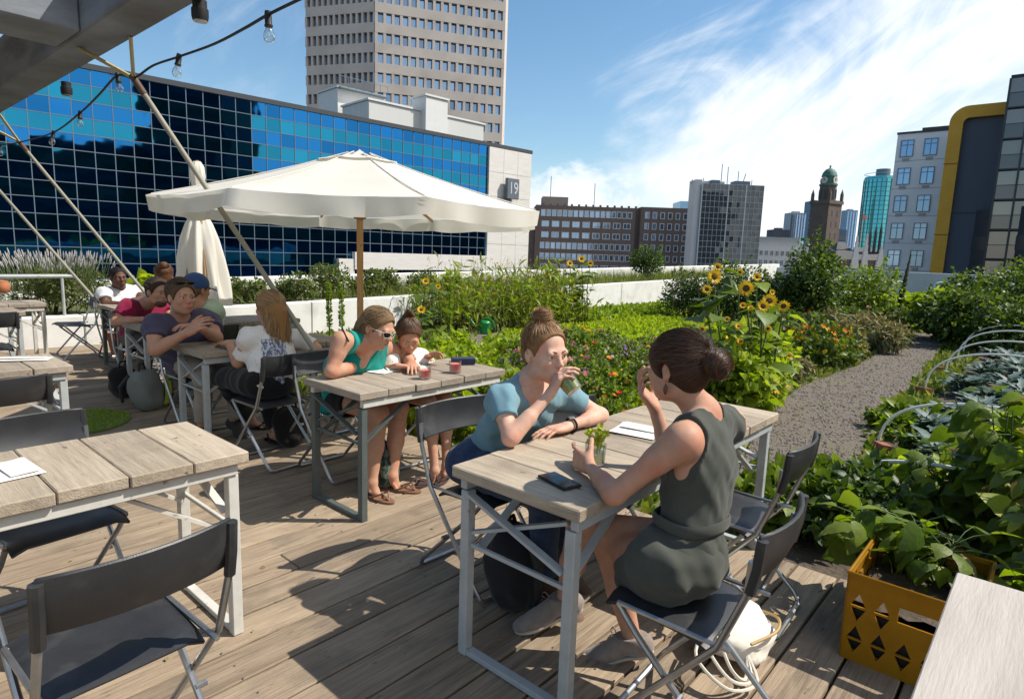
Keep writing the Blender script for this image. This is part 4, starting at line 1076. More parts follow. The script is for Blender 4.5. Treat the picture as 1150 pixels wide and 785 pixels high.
# folded parasol
fc = dp(226, 300, 6.55); fc.z = 0
t = thing('parasol', 'closed cream canvas parasol hanging in folds behind the blue cap', 'parasol', fc)
mb = MB(); G = []; n = 96
prof = [(2.32, .035), (2.27, .065), (2.22, .07), (2.17, .075), (2.08, .055), (2.0, .075), (1.92, .11), (1.86, .065), (1.80, .07), (1.70, .12), (1.55, .165), (1.35, .195), (1.15, .215), (.98, .23), (.90, .235)]
for i in range(n + 1):
    a = i * 2 * math.pi / n; row = []
    for j, (z, r) in enumerate(prof):
        dpt = .05 + .20 * min(1, max(0, (1.9 - z) / 1.0)); f = 1 + dpt * (math.sin(a * 8 + .8 * math.sin(z * 3)) + .45 * math.sin(a * 13 + z * 4))
        row.append((r * f * math.cos(a), r * f * math.sin(a), z - .05 * math.sin(a * 4) * (z < .95)))
    G.append(row)
mb.sheet(G); mb.build('canopy', M['canvas'], t, smooth=True, sharp=1.4)
mb = MB(); mb.tube([(0, 0, 0.05), (0, 0, 2.33)], .02, 10); mb.build('pole', M['pole_wood'], t, smooth=True)
mb = MB(); mb.lathe([(.26, 0), (.26, .05), (.05, .065), (.04, .25)], 20); mb.build('base', M['concrete'], t)
for i in range(4):
    a = -1.9 + i * .5; mb = MB(); mb.bar((.06 * math.cos(a), .06 * math.sin(a), 1.98), (.2 * math.cos(a), .2 * math.sin(a), 1.1), .014, .02); mb.build('rib', M['pole_wood'], t)
mb = MB(); mb.lathe([(.072, 1.83), (.085, 1.85), (.085, 1.87), (.072, 1.89)], 16); mb.build('tie_strap', M['canvas'], t, smooth=True)

# ================================================================== SMALL THINGS
pinkj = glassm('pink_juice', (.95, .22, .20), .05, 1.33); greenj = pm('green_smoothie', (.24, .27, .02), (.32, .35, .04), 60, .5); cola = glassm('cola', (.30, .10, .02), 0, 1.33); tg = thinglass('tumbler_glass')


def glass(name, label, s, tt, z, liq, r0, r1, h, fill, R=None, loc=None, parent=None):
    t = thing(name, label, 'glass', loc if loc is not None else W(s, tt, z))
    if R is not None: t.rotation_euler = R
    mb = MB(); mb.lathe([(r0 * .6, 0.001), (r0, .004), (r1, h), (r1 - .0025, h), (r0 - .003, .009), (r0 * .5, .008)], 24, cap=True); mb.build('tumbler', tg, t, smooth=True, sharp=.6)
    rf = r0 + (r1 - r0) * fill
    mb = MB(); mb.lathe([(r0 - .0036, .0095), (rf - .0034, h * fill)], 24); mb.build('drink', liq, t, smooth=True, sharp=.6)
    return t


pk = pm('pink_drink', (.80, .17, .14), (.85, .25, .20), 30, .25, sss=.3)
glass('drink_glass', 'short tumbler of pink juice in front of the girl', 2.70, -2.84, .74, pk, .037, .040, .075, .80)
glass('drink_glass', 'short tumbler of pink juice by the forearm of the woman in teal', 2.43, -2.82, .74, pk, .037, .040, .075, .72)
glass('drink_glass', 'tall tumbler of cola on the shaded table', 2.235, -4.72, .74, pm('cola_drink', (.10, .03, .008), None, rough=.15), .036, .042, .135, .5)
g3 = glass('drink_glass', 'tumbler with green sprig held by the woman in the dark dress', 0, 0, 0, pm('mint_drink', (.62, .66, .34), (.70, .73, .45), 40, .2), .036, .041, .078, .60, loc=gz(668, 521, .742))
for i in range(7):
    pass
# phone, leaflets, case
def slab(name, label, cat, s, tt, rz, size, z, mats, extra=None):
    t = thing(name, label, cat, W(s, tt, z), YAW + rz); mb = MB(); mb.boxb((-size[0] / 2, -size[1] / 2, 0), (size[0] / 2, size[1] / 2, size[2])); mb.build('body', mats, t, bevel=min(.004, size[2] * .3)); return t


ph = thing('phone', 'black smartphone lying on the table by the glass with the sprig', 'phone', gz(628, 541, .742), YAW - .25)
mb = MB(); mb.boxb((-.038, -.075, 0), (.038, .075, .008)); mb.build('body', M['black'], ph, bevel=.003)
mb = MB(); mb.boxb((-.035, -.068, .0081), (.035, .068, .0088)); mb.build('screen', pm('phone_screen', (.012, .014, .018), None, rough=.12), ph)


def leaflet(label, p, rz, w=.15, h=.21):
    t = thing('leaflet', label, 'leaflet', (p.x, p.y, .7425), rz); mb = MB()
    mb.sheet([[(-w / 2 + w * i / 4, -h / 2 + h * j / 4, .0015 + .004 * ((i / 2 - 1) ** 2) * (j / 4)) for j in range(5)] for i in range(5)], .0008); mb.build('page', M['white'], t)
    mb = MB(); mb.sheet([[(w * .47 * (i / 4 - 1) + w * .44, -h * .42 + h * .84 * j / 4, .0065 + .002 * (i / 4) + .004 * ((i / 2 - 1) ** 2) * (j / 4)) for j in range(5)] for i in range(5)], .0008); mb.build('print', pm('print_' + str(random.random())[2:5], (.72, .70, .66), (.66, .63, .56), 30, .7, contrast=(.45, .5)), t)
    return t


leaflet('white leaflet on the table behind the arm of the woman in the dark dress', gz(716, 484, .742), YAW + .2, .19, .2)
leaflet('cream leaflet at the left edge on the sunlit foreground table', gz(4, 530, .742), YAW + .1, .17, .21)
leaflet('white menu card lying on the empty table behind the foreground one', gz(18, 404, .742), YAW + 1.1, .12, .36)
cs = slab('glasses_case', 'navy blue hard glasses case on the table behind the pink drinks', 'case', 2.955, -3.03, 1.0, (.065, .16, .045), .742, pm('navy_case', (.012, .018, .055), (.02, .028, .075), 20, .45))
mb = MB(); mb.boxb((-.034, -.081, .021), (.034, .081, .024)); mb.build('seam', M['black'], cs)
pp = gz(452, 412, .742)
t = thing('magazine', 'open colour magazine the girl is reading', 'magazine', (pp.x, pp.y, .742), YAW + 1.2)
mb = MB()
for sg in (-1, 1): mb.sheet([[(sg * .145 * i / 6, -.13 + .26 * j / 3, .002 + .012 * math.sin(math.pi * min(1, i / 6 * 1.1)) * .8) for j in range(4)] for i in range(7)][::sg], .002)
mb.build('pages', pm('magazine_pages', (.80, .78, .72), (.62, .66, .60), 22, .6, contrast=(.42, .52), c3=(.65, .55, .15), s3=11, r3=(.56, .6)), t, smooth=True)
pp = gz(432, 416, .742); slab('leaflet', 'thin paper sheet under the forearm of the woman in teal', 'leaflet', float(U @ np.array(pp[:2])), float(Vv @ np.array(pp[:2])), .3, (.2, .14, .002), .742, M['white'])
# watering can
t = thing('watering_can', 'green plastic watering can standing on the gravel patch', 'watering can', gz(545, 374.5, GZ + .03), 2.9)
mb = MB(); mb.lathe([(.105, 0), (.11, .02), (.115, .20), (.118, .21), (.095, .245), (.06, .255)], 20); mb.build('tank', M['green_plastic'], t, smooth=True, sharp=.6)
mb = MB(); mb.tube([(.10, 0, .05), (.20, 0, .13), (.30, 0, .24), (.335, 0, .28)], [.032, .024, .018, .02], 10); mb.build('spout', M['green_plastic'], t, smooth=True)
mb = MB(); mb.lathe([(.018, 0), (.04, .03), (.038, .04)], 14, (.335, 0, .27), Matrix.Rotation(.9, 3, 'Y')); mb.build('rose', M['green_plastic'], t, smooth=True)
mb = MB(); mb.tube([(.08, 0, .24), (.04, 0, .30), (-.08, 0, .30), (-.16, 0, .24), (-.175, 0, .14), (-.11, 0, .07)], .015, 8); mb.build('handle', M['green_plastic'], t, smooth=True)

# yellow crate: ribbed sides with diamond holes
t = thing('bottle_crate', 'yellow plastic bottle crate used as a planter at the deck corner', 'crate', W(2.545, -.475, 0), YAW)


def crate_wall(L, H, slot=None):
    """panel in x-z with triangular cut-outs, thickness in y"""
    mb = MB(); th = .008
    ncol = max(2, round(L / .085)); cw = L / ncol; rows = [(0, .035), (.035, .145), (.145, .165), (.165, .275), (.275, H)]
    def strip(x0, x1, z0, z1, y0=0, y1=th): mb.boxb((x0, y0, z0), (x1, y1, z1))
    for k in (0, 2, 4): strip(0, L, *rows[k])
    for z0, z1 in (rows[1], rows[3]):
        zm = (z0 + z1) / 2
        for c in range(ncol):
            x0, x1 = c * cw, (c + 1) * cw; xm = (x0 + x1) / 2; q = .014; hx = .026
            if slot and z0 > .1 and c in slot:                      # hand grip: a wide opening over a plain plate
                strip(x0, x1, z0, z0 + .052); strip(x0, x0 + .01, z0 + .052, z1) if c == slot[0] else strip(x1 - .01, x1, z0 + .052, z1)
                continue
            # frame around a diamond: four corner triangles + side strips, with a bar across the middle
            for (xa, xs) in ((x0, 1), (x1, -1)):
                for (za, zm_) in ((z0, zm - .004), (z1, zm + .004)):
                    a = (xa, za); b = (xm, za); cpt = (xm - xs * hx, zm_); d = (xa, zm_)
                    P = [a, b, cpt, d] if (xs > 0) == (za < zm) else [a, d, cpt, b]
                    vs = [(p[0], 0, p[1]) for p in P] + [(p[0], th, p[1]) for p in P]
                    mb.add(vs, [(0, 1, 2, 3), (7, 6, 5, 4), (0, 4, 5, 1), (1, 5, 6, 2), (2, 6, 7, 3), (3, 7, 4, 0)])
            strip(x0, x1, zm - .004, zm + .004)
    for z in (.0, .036, .15, .16, .278, H - .012): mb.boxb((-.004, -.007, z), (L + .004, -.0005, z + .008))
    for c in range(1, ncol, 2): mb.boxb((c * cw - .003, -.006, .008), (c * cw + .003, -.0004, H - .02))
    return mb


Lx, Ly, Hc = .50, .40, .345
for nm, L, loc, rz in (('long', Lx, (0, 0, 0), 0), ('long', Lx, (Lx, -Ly, 0), math.pi), ('short', Ly, (0, -Ly, 0), math.pi / 2), ('short', Ly, (Lx, 0, 0), -math.pi / 2)):
    mb = crate_wall(L, Hc, (1, 2) if nm == 'short' else (2, 3))
    R = Matrix.Rotation(rz, 3, 'Z'); mb.v = [tuple(R @ Vector((v[0], -v[1] if False else v[1], v[2])) + Vector(loc)) for v in mb.v]
    # panels must face outward: mirror thickness so ribs lie outside
    mb.build('side_panel', M['crate'], t)
mb = MB(); mb.tube([(-.004, .004, Hc), (Lx + .004, .004, Hc), (Lx + .004, -Ly - .004, Hc), (-.004, -Ly - .004, Hc)], .0085, 8, closed=True); mb.build('rim', M['crate'], t, smooth=True)
mb = MB(); mb.boxb((.012, -Ly + .012, .01), (Lx - .012, -.012, .02)); mb.build('crate_floor', M['crate'], t)
mb = MB(); mb.sheet([[(.014 + (Lx - .028) * i / 10, -.014 - (Ly - .028) * j / 8, .235 + .015 * math.sin(i * 1.3 + j) * math.cos(j * 1.7)) for j in range(9)] for i in range(11)]); so = mb.build('potting_soil', M['soil'], t, smooth=True)
mb = MB(); mb.boxb((.016, -Ly + .016, .021), (Lx - .016, -.016, .20)); mb.build('liner', M['black'], t)
mb = MB()                                                    # three short rows of embossed lettering, too worn to read
for r_, n_ in enumerate((5, 7, 8)):
    for c_ in range(n_): mb.boxb((-.0022, -.262 + c_ * .0115 + .001, .205 - r_ * .013), (-.0003, -.262 + c_ * .0115 + random.uniform(.006, .009), .205 - r_ * .013 + random.uniform(.006, .0085)))
mb.build('crate_print', pm('crate_letters', (.16, .08, .01), None, rough=.5), t)

# hoops with bricks
first = None
hs_ = [(4.26, -1.02, 1.5, .46), (6.14, -1.06, 1.6, .52), (9.46, -1.19, 1.7, .60), (11.4, -1.2, 1.7, .60), (13.2, -1.25, 1.7, .62), (14.6, -1.3, 1.7, .62)]
names = ['nearest to the crate, half buried in squash leaves', 'second from the crate, over dark kale', 'third from the crate, over kale', 'fourth from the crate, over kale', 'fifth from the crate, over kale', 'sixth and farthest from the crate, by the raspberry bush']
for (s, tt, w, h), nm in zip(hs_, names):
    t = thing('tunnel_hoop', 'white plastic tunnel hoop ' + nm, 'hoop', W(s, tt, GZ), YAW, 'white hoops over the kale bed')
    P = []
    for i in range(25):
        a = math.pi * i / 24; x = .12 * math.sin(a * 2) * .3 + .06 * math.sin(a)
        P.append((x, -(w / 2) * (1 - math.cos(a)), h * math.sin(a) ** .62))
    mb = MB(); mb.tube([Vector(p) for p in P], .012, 8); mb.build('pipe', M['hoop'], t, smooth=True)
for i, (px, py, rz) in enumerate(((990, 505, .5), (912, 576, .9), (1055, 416, .2), (1036, 440, .7))):
    nm = ['at the foot of the second hoop', 'at the foot of the nearest hoop', 'at the foot of the fourth hoop', 'at the foot of the third hoop'][i]
    mb = MB(); mb.boxb((-.10, -.05, 0), (.10, .05, .06)); o = mb.build('brick', M['brick'], bevel=.006); o.location = gz(px, py, GZ + .05); o.rotation_euler = (.12, .1, YAW + rz)
    tag(o, 'reddish brick lying ' + nm, 'brick', 'bricks weighing down the hoops')

# bags
def soft(name, label, cat, loc, rz, size, mat, parts=None, sq=2.6, seed=0):
    t = thing(name, label, cat, loc, rz); mb = MB(); nu, nv = 28, 18; rg = random.Random(seed); ph_ = [rg.uniform(0, 6) for _ in range(6)]
    G = []
    for i in range(nu + 1):
        a = 2 * math.pi * i / nu; row = []
        for j in range(nv + 1):
            b = -math.pi / 2 + math.pi * j / nv; ca, sa, cb, sb = math.cos(a), math.sin(a), math.cos(b), math.sin(b)
            f = lambda v, p: math.copysign(abs(v) ** p, v)
            p = 2 / sq; x = f(ca, p) * f(cb, p); y = f(sa, p) * f(cb, p); z = f(sb, p)
            w = 1 + .05 * math.sin(5 * a + ph_[0] + 3 * z) + .045 * math.sin(7 * z + ph_[1] + 2 * a) + .03 * math.sin(11 * a + ph_[2])
            lean = .12 * z
            row.append((size[0] * .5 * x * w, size[1] * .5 * y * w + size[1] * lean, max(0, size[2] * .5 * (z * (1 + .04 * math.sin(3 * a + ph_[3])) + 1))))
        G.append(row)
    mb.sheet(G); mb.build('bag_body', mat, t, smooth=True, sharp=1.5); return t


b1 = soft('backpack', 'grey backpack with lime panels on the deck beside the man in purple', 'backpack', gz(166, 460, 0), YAW + .7, (.30, .24, .36), cloth('pack_grey', (.16, .17, .15), (.20, .21, .19), 6), seed=3)
mb = MB(); mb.sheet([[(.05 + .10 * i / 6, -.125 - .012 * math.sin(i) - .02 * math.sin(math.pi * j / 6), .04 + .26 * j / 6) for j in range(7)] for i in range(7)], .012); mb.build('lime_panel', cloth('lime_fabric', (.42, .48, .03), (.35, .40, .03), 8), b1, smooth=True)
mb = MB(); mb.tube([(-.05, .03, .35), (-.03, .04, .42), (.03, .04, .42), (.05, .03, .35)], .010, 8); mb.build('grab_handle', M['black'], b1, smooth=True)
for sx in (-1, 1): mb = MB(); mb.tube([(sx * .08, .10, .32), (sx * .10, .17, .22), (sx * .10, .16, .08)], [.02, .022, .012], 8); mb.build('shoulder_strap', M['black'], b1, smooth=True)
b2 = soft('backpack', 'black bag standing behind the grey and lime backpack', 'backpack', gz(140, 446, 0), YAW + .4, (.26, .2, .30), cloth('bag_black', (.015, .015, .017)), seed=5)
mb = MB(); mb.tube([(-.05, 0, .29), (-.03, 0, .35), (.03, 0, .35), (.05, 0, .29)], .01, 6); mb.build('grab_handle', M['black'], b2, smooth=True)
b3 = soft('backpack', 'black backpack on the deck under the main table', 'backpack', W(1.92, -1.62, 0), YAW + .2, (.27, .22, .36), cloth('pack_black', (.012, .013, .015), (.02, .02, .022), 6), seed=9)
for sx in (-1, 1): mb = MB(); mb.tube([(sx * .06, -.10, .33), (sx * .08, -.15, .25), (sx * .085, -.155, .13), (sx * .08, -.12, .03)], [.016, .022, .020, .01], 8); mb.build('shoulder_strap', M['black'], b3, smooth=True)
mb = MB(); mb.boxb((.03, -.142, .20), (.06, -.135, .222)); mb.build('orange_tag', pm('tag_orange', (.6, .1, .01), None), b3)
mb = MB(); mb.tube([(-.04, .03, .35), (-.02, .03, .39), (.02, .03, .39), (.04, .03, .35)], .009, 6); mb.build('grab_handle', M['black'], b3, smooth=True)
b4 = soft('tote_bag', 'cream canvas tote bag with cord handles under the dark dress chair', 'bag', W(2.30, -.80, 0), YAW + .2, (.36, .27, .17), cloth('tote_canvas', (.66, .60, .50), (.74, .69, .60), 10), seed=12, sq=2.2)
mb = MB()
for k in range(3):
    P = [(-.15, .05 + .02 * k, .12), (-.24 - .03 * k, .02 + .03 * k, .16 - .03 * k), (-.30 - .02 * k, -.04, .10 - .025 * k), (-.24, -.08 - .02 * k, .04), (-.15, -.07, .08)]
    mb.tube(smoothp([Vector(p) for p in P], 5), .006, 6)
mb.build('cord_handle', pm('cord', (.62, .57, .48), None), b4, smooth=True)
mb = MB(); mb.tube(smoothp([Vector(p) for p in ((-.16, -.08, .13), (-.05, -.15, .145), (.08, -.14, .13), (.17, -.06, .09))], 5), .006, 6); mb.build('trim', pm('tote_trim', (.42, .27, .10), None), b4, smooth=True)
b5 = soft('handbag', 'black handbag on the deck beside the chair of the blonde woman', 'bag', gz(326, 500, 0), YAW + .3, (.26, .17, .30), cloth('handbag_black', (.014, .013, .013)), seed=15)
mb = MB(); mb.tube([(-.07, 0, .28), (-.05, 0, .40), (.05, 0, .40), (.07, 0, .28)], .008, 6); mb.build('handle', M['black'], b5, smooth=True)
b6 = soft('cloth_bag', 'dark green patterned cloth bag between the feet of the woman in teal', 'bag', gz(431, 546, 0), YAW + .3, (.20, .16, .26), cloth('patterned', (.012, .028, .02), (.10, .12, .10), 32, contrast=(.48, .52)), seed=18)
mb = MB(); mb.tube([(-.04, 0, .25), (-.06, 0, .31), (.02, .02, .30), (.05, 0, .25)], .012, 6); mb.build('tied_handle', cloth('patterned_handle', (.012, .028, .02), (.06, .08, .07), 32), b6, smooth=True)
# turf mat and terracotta pot, cup
mb = MB(); mb.lathe([(.42, .004), (.42, .018), (.41, .022)], 40); o = mb.build('turf_mat', pm('turf_mat', (.10, .16, .03), (.17, .23, .05), 40, .95, .9, 300)); o.location = gz(80, 476, 0); tag(o, 'round green artificial turf mat in the sun beside the left table', 'mat')
mb = MB()
for i in range(2600):
    a, r = random.uniform(0, 6.283), .415 * math.sqrt(random.random()); x, y = r * math.cos(a), r * math.sin(a); h = random.uniform(.014, .026); q = random.uniform(0, 3.14); dx, dy = .003 * math.cos(q), .003 * math.sin(q)
    mb.add([(x - dx, y - dy, .02), (x + dx, y + dy, .02), (x + random.uniform(-.01, .01), y + random.uniform(-.01, .01), .02 + h)], [(0, 1, 2)])
stuff(mb.build('pile', M['leaf_lime'], o))
t = thing('plant_pot', 'terracotta pot between the legs of the table of the man in white', 'pot', gz(134, 398, 0)); mb = MB(); mb.lathe([(.09, 0), (.13, .24), (.145, .24), (.145, .30), (.125, .30), (.115, .25)], 20); mb.build('pot', M['terracotta'], t, smooth=True, sharp=.5); mb = MB(); mb.lathe([(.117, .25), (.05, .262), (.005, .27)], 16); mb.build('soil', M['soil'], t)
t = thing('cup', 'small orange pot on the far left table', 'cup', gz(3, 329, .742)); mb = MB(); mb.lathe([(.05, 0), (.085, .04), (.09, .10), (.07, .15), (.06, .15), (.078, .10)], 18); mb.build('body', M['terracotta'], t, smooth=True); mb = MB(); mb.lathe([(.075, .15), (.07, .16), (.01, .175)], 16); mb.build('lid', M['terracotta'], t, smooth=True)

# ================================================================== PEOPLE: one continuous surface grown round a posed skeleton
A_ = lambda v: np.array(v, np.float64)
def nrmz(v): v = A_(v); return v / (np.linalg.norm(v) + 1e-12)


class SDF:
    def __init__(s, lo, hi, h):
        s.lo = A_(lo); s.h = h; s.n = np.ceil((A_(hi) - s.lo) / h).astype(int) + 1
        s.f = np.full(tuple(s.n), 1.0, np.float32)
        s.ax = [(s.lo[i] + h * np.arange(s.n[i])).astype(np.float32) for i in range(3)]

    def _win(s, lo, hi):
        a = np.clip(np.floor((A_(lo) - s.lo) / s.h).astype(int), 0, s.n - 1); b = np.clip(np.ceil((A_(hi) - s.lo) / s.h).astype(int) + 1, 1, s.n)
        if np.any(b <= a): return None
        sl = tuple(slice(int(a[i]), int(b[i])) for i in range(3))
        return sl, s.ax[0][sl[0]][:, None, None], s.ax[1][sl[1]][None, :, None], s.ax[2][sl[2]][None, None, :]

    def _comb(s, sl, d, k, op):
        a = s.f[sl]
        if op == 'u':
            if k > 0: h = np.maximum(k - np.abs(a - d), 0) / k; s.f[sl] = np.minimum(a, d) - h * h * (k * .25)
            else: s.f[sl] = np.minimum(a, d)
        else:
            d = -d
            if k > 0: h = np.maximum(k - np.abs(a - d), 0) / k; s.f[sl] = np.maximum(a, d) + h * h * (k * .25)
            else: s.f[sl] = np.maximum(a, d)

    def cone(s, a, b, ra, rb, k=.02, op='u', cut=None):
        a, b = A_(a), A_(b); m = max(ra, rb) + k + 2 * s.h
        w = s._win(np.minimum(a, b) - m, np.maximum(a, b) + m)
        if w is None: return
        sl, X, Y, Z = w; v = b - a; L2 = max(float(v @ v), 1e-9)
        t = np.clip(((X - a[0]) * v[0] + (Y - a[1]) * v[1] + (Z - a[2]) * v[2]) / L2, 0, 1).astype(np.float32)
        d = np.sqrt((X - a[0] - t * v[0]) ** 2 + (Y - a[1] - t * v[1]) ** 2 + (Z - a[2] - t * v[2]) ** 2) - (ra + (rb - ra) * t)
        for p, n in cut or (): p, n = A_(p), nrmz(n); d = np.maximum(d, (X - p[0]) * n[0] + (Y - p[1]) * n[1] + (Z - p[2]) * n[2])
        s._comb(sl, d.astype(np.float32), k, op)

    def ell(s, c, r, R=None, k=.02, op='u', cut=None):
        """R rows: the three axes of the ellipsoid"""
        c, r = A_(c), A_(r); R = np.eye(3) if R is None else A_(R); m = max(r) + k + 2 * s.h
        ext = np.sqrt(((R * r[:, None]) ** 2).sum(0)) + k + 2 * s.h
        w = s._win(c - ext, c + ext)
        if w is None: return
        sl, X, Y, Z = w; X, Y, Z = X - c[0], Y - c[1], Z - c[2]
        q = [(X * R[i, 0] + Y * R[i, 1] + Z * R[i, 2]) / r[i] for i in range(3)]
        k0 = np.sqrt(q[0] ** 2 + q[1] ** 2 + q[2] ** 2); k1 = np.sqrt((q[0] / r[0]) ** 2 + (q[1] / r[1]) ** 2 + (q[2] / r[2]) ** 2) + 1e-9
        d = k0 * (k0 - 1) / k1
        for p, n in cut or (): p, n = A_(p) - c, nrmz(n); d = np.maximum(d, (X - p[0]) * n[0] + (Y - p[1]) * n[1] + (Z - p[2]) * n[2])
        s._comb(sl, d.astype(np.float32), k, op)

    def halfspace(s, p, n, k=0.0, rad=None):
        """remove everything on the +n side of the plane (within rad of p)"""
        p, n = A_(p), nrmz(n)
        w = s._win(p - rad, p + rad) if rad else (tuple(slice(0, q) for q in s.n), s.ax[0][:, None, None], s.ax[1][None, :, None], s.ax[2][None, None, :])
        sl, X, Y, Z = w; d = ((X - p[0]) * n[0] + (Y - p[1]) * n[1] + (Z - p[2]) * n[2]).astype(np.float32); s.f[sl] = np.maximum(s.f[sl], d)

    def wrinkle(s, amp, freq, seed=0, dirs=None):
        rg = np.random.default_rng(seed); X, Y, Z = s.ax[0][:, None, None], s.ax[1][None, :, None], s.ax[2][None, None, :]
        tot = np.zeros((1, 1, 1), np.float32)
        for i in range(4):
            d = nrmz(rg.normal(size=3) if dirs is None else A_(dirs[i % len(dirs)]) + rg.normal(size=3) * .25) * freq * (1 + .55 * i); e = nrmz(rg.normal(size=3)) * freq * .5
            ph = rg.uniform(0, 6, 2)
            wv = np.sin(X * d[0] + Y * d[1] + Z * d[2] + ph[0] + 1.6 * np.sin(X * e[0] + Y * e[1] + Z * e[2] + ph[1])); tot = tot + (wv / (1 + .5 * i))
        s.f += (amp * .55 * tot).astype(np.float32)

    def mesh(s):
        f = s.f; ins = f < 0
        if not ins.any(): return np.zeros((0, 3)), np.zeros((0, 4), int)
        c8 = ins[:-1, :-1, :-1].astype(np.int8)
        offs = [(i, j, k) for i in (0, 1) for j in (0, 1) for k in (0, 1)]
        nx, ny, nz = f.shape
        cnt = np.zeros((nx - 1, ny - 1, nz - 1), np.int8)
        for i, j, k in offs: cnt += ins[i:nx - 1 + i, j:ny - 1 + j, k:nz - 1 + k]
        act = (cnt > 0) & (cnt < 8); ijk = np.argwhere(act); idm = np.full(act.shape, -1, np.int32); idm[act] = np.arange(len(ijk))
        acc = np.zeros((len(ijk), 3)); num = np.zeros(len(ijk))
        fv = {o: f[ijk[:, 0] + o[0], ijk[:, 1] + o[1], ijk[:, 2] + o[2]] for o in offs}
        for o in offs:
            for ax in range(3):
                if o[ax]: continue
                p = list(o); p[ax] = 1; p = tuple(p); f0, f1 = fv[o], fv[p]; m = (f0 < 0) != (f1 < 0)
                t = np.where(m, f0 / np.where(m, f0 - f1, 1), 0); q = np.tile(A_(o), (len(ijk), 1)); q[:, ax] += t
                acc[m] += q[m]; num[m] += 1
        V = (ijk + acc / num[:, None]) * s.h + s.lo; Fs = []
        for ax in range(3):
            sa = [slice(None)] * 3; sb = [slice(None)] * 3; sa[ax] = slice(0, -1); sb[ax] = slice(1, None)
            a, b = ins[tuple(sa)], ins[tuple(sb)]; E = np.argwhere(a != b); b1, b2 = (ax + 1) % 3, (ax + 2) % 3
            ok = (E[:, b1] > 0) & (E[:, b2] > 0) & (E[:, b1] < f.shape[b1] - 1) & (E[:, b2] < f.shape[b2] - 1); E = E[ok]
            if not len(E): continue
            def cell(d1, d2): q = E.copy(); q[:, b1] -= d1; q[:, b2] -= d2; return idm[q[:, 0], q[:, 1], q[:, 2]]
            Q = np.stack([cell(1, 1), cell(0, 1), cell(0, 0), cell(1, 0)], 1); fl = a[E[:, 0], E[:, 1], E[:, 2]]; Q[~fl] = Q[~fl][:, ::-1]; Fs.append(Q)
        return V, np.concatenate(Fs)


class Head:
    """frame of a head: c centre, f forward, u up, r to the person's right; q() maps local (r,f,u) to the world"""
    def __init__(s, c, f, u=(0, 0, 1), sc=1.0):
        s.c = A_(c); s.f = nrmz(f); u = A_(u); s.u = nrmz(u - s.f * (u @ s.f)); s.r = np.cross(s.f, s.u); s.sc = sc; s.R = np.stack([s.r, s.f, s.u])

    def q(s, r, f, u): return s.c + s.sc * (s.r * r + s.f * f + s.u * u)

    def loc(s, P): return (A_(P) - s.c) @ s.R.T / s.sc


def head_prims(g, H, fem=True, ears=True):
    k = H.sc; e = lambda r, f, u, R3, kk=.02, op='u': g.ell(H.q(r, f, u), A_(R3) * k, H.R, kk * k, op)
    c = lambda a, b, ra, rb, kk=.02, op='u': g.cone(H.q(*a), H.q(*b), ra * k, rb * k, kk * k, op)
    e(0, -.012, .035, (.073, .092, .078)); e(0, .022, -.025, (.060, .064, .078), .03)
    e(0, .052, -.086, (.028, .030, .024), .035)
    for s in (-1, 1):
        e(s * .042, .012, -.066, (.018, .036, .028), .03); e(s * .040, .060, -.018, (.020, .020, .020), .025)
        e(s * .031, .086, .008, (.016, .010, .010), .012, 's')
        e(s * .031, .079, .0185, (.016, .0085, .005), .008)
        if ears: e(s * .075, -.012, -.004, (.009, .0165, .027), .008); e(s * .083, -.007, .000, (.006, .008, .013), .005, 's'); e(s * .073, -.006, -.027, (.007, .009, .009), .008)
    c((-.034, .078, .023), (.034, .078, .023), .010, .010, .018)
    c((0, .082, .016), (0, .104, -.020), .008, .0115, .012)
    for s in (-1, 1): e(s * .011, .096, -.023, (.008, .010, .007), .007)
    e(0, .086, -.050, (.022, .010, .0055), .006); e(0, .085, -.060, (.019, .010, .0065), .005); e(0, .090, -.0553, (.020, .006, .0014), .003, 's')
    e(0, .076, -.052, (.028, .016, .022), .018)


def eyes(H, root, iris=(.09, .06, .03), lids=True):
    k = H.sc
    for s in (-1, 1):
        mb = MB(); n = 14
        prof = [(0, .0118), (.0026, .0115), (.0058, .0103), (.0095, .007), (.0118, 0), (.008, -.0085)]
        c = H.q(s * .031, .0755, .0065)
        Z = H.f; X = H.r; Y = H.u
        for i in range(len(prof) - 1):
            vs = []
            for r_, z in (prof[i], prof[i + 1]):
                for j in range(n):
                    a = 2 * math.pi * j / n; vs.append(c + k * (X * r_ * math.cos(a) + Y * r_ * math.sin(a) + Z * z) - A_(root.location))
            mb.add(vs, [(j, n + j, n + (j + 1) % n, (j + 1) % n) for j in range(n)], 0 if i == 0 else (1 if i == 1 else 2))
        mb.build('eye', [M['black'], eyemat(iris), EYEW], root, smooth=True)


_em = {}
def eyemat(c):
    if c not in _em: _em[c] = pm('iris', c, None, rough=.15)
    return _em[c]


EYEW = pm('eye_white', (.60, .57, .54), None, rough=.25)


def brows(H, root, mat, th=.0032):
    k = H.sc
    for s in (-1, 1):
        P = [Vector(H.q(s * a, f, u) - A_(root.location)) for a, f, u in ((.013, .0915, .0245), (.024, .0905, .0285), (.036, .083, .0285), (.046, .071, .0235))]
        mb = MB(); mb.tube(smoothp(P, 4), [th * k * (1 - .55 * i / 12) for i in range(13)], 6); mb.build('eyebrow', mat, root, smooth=True)


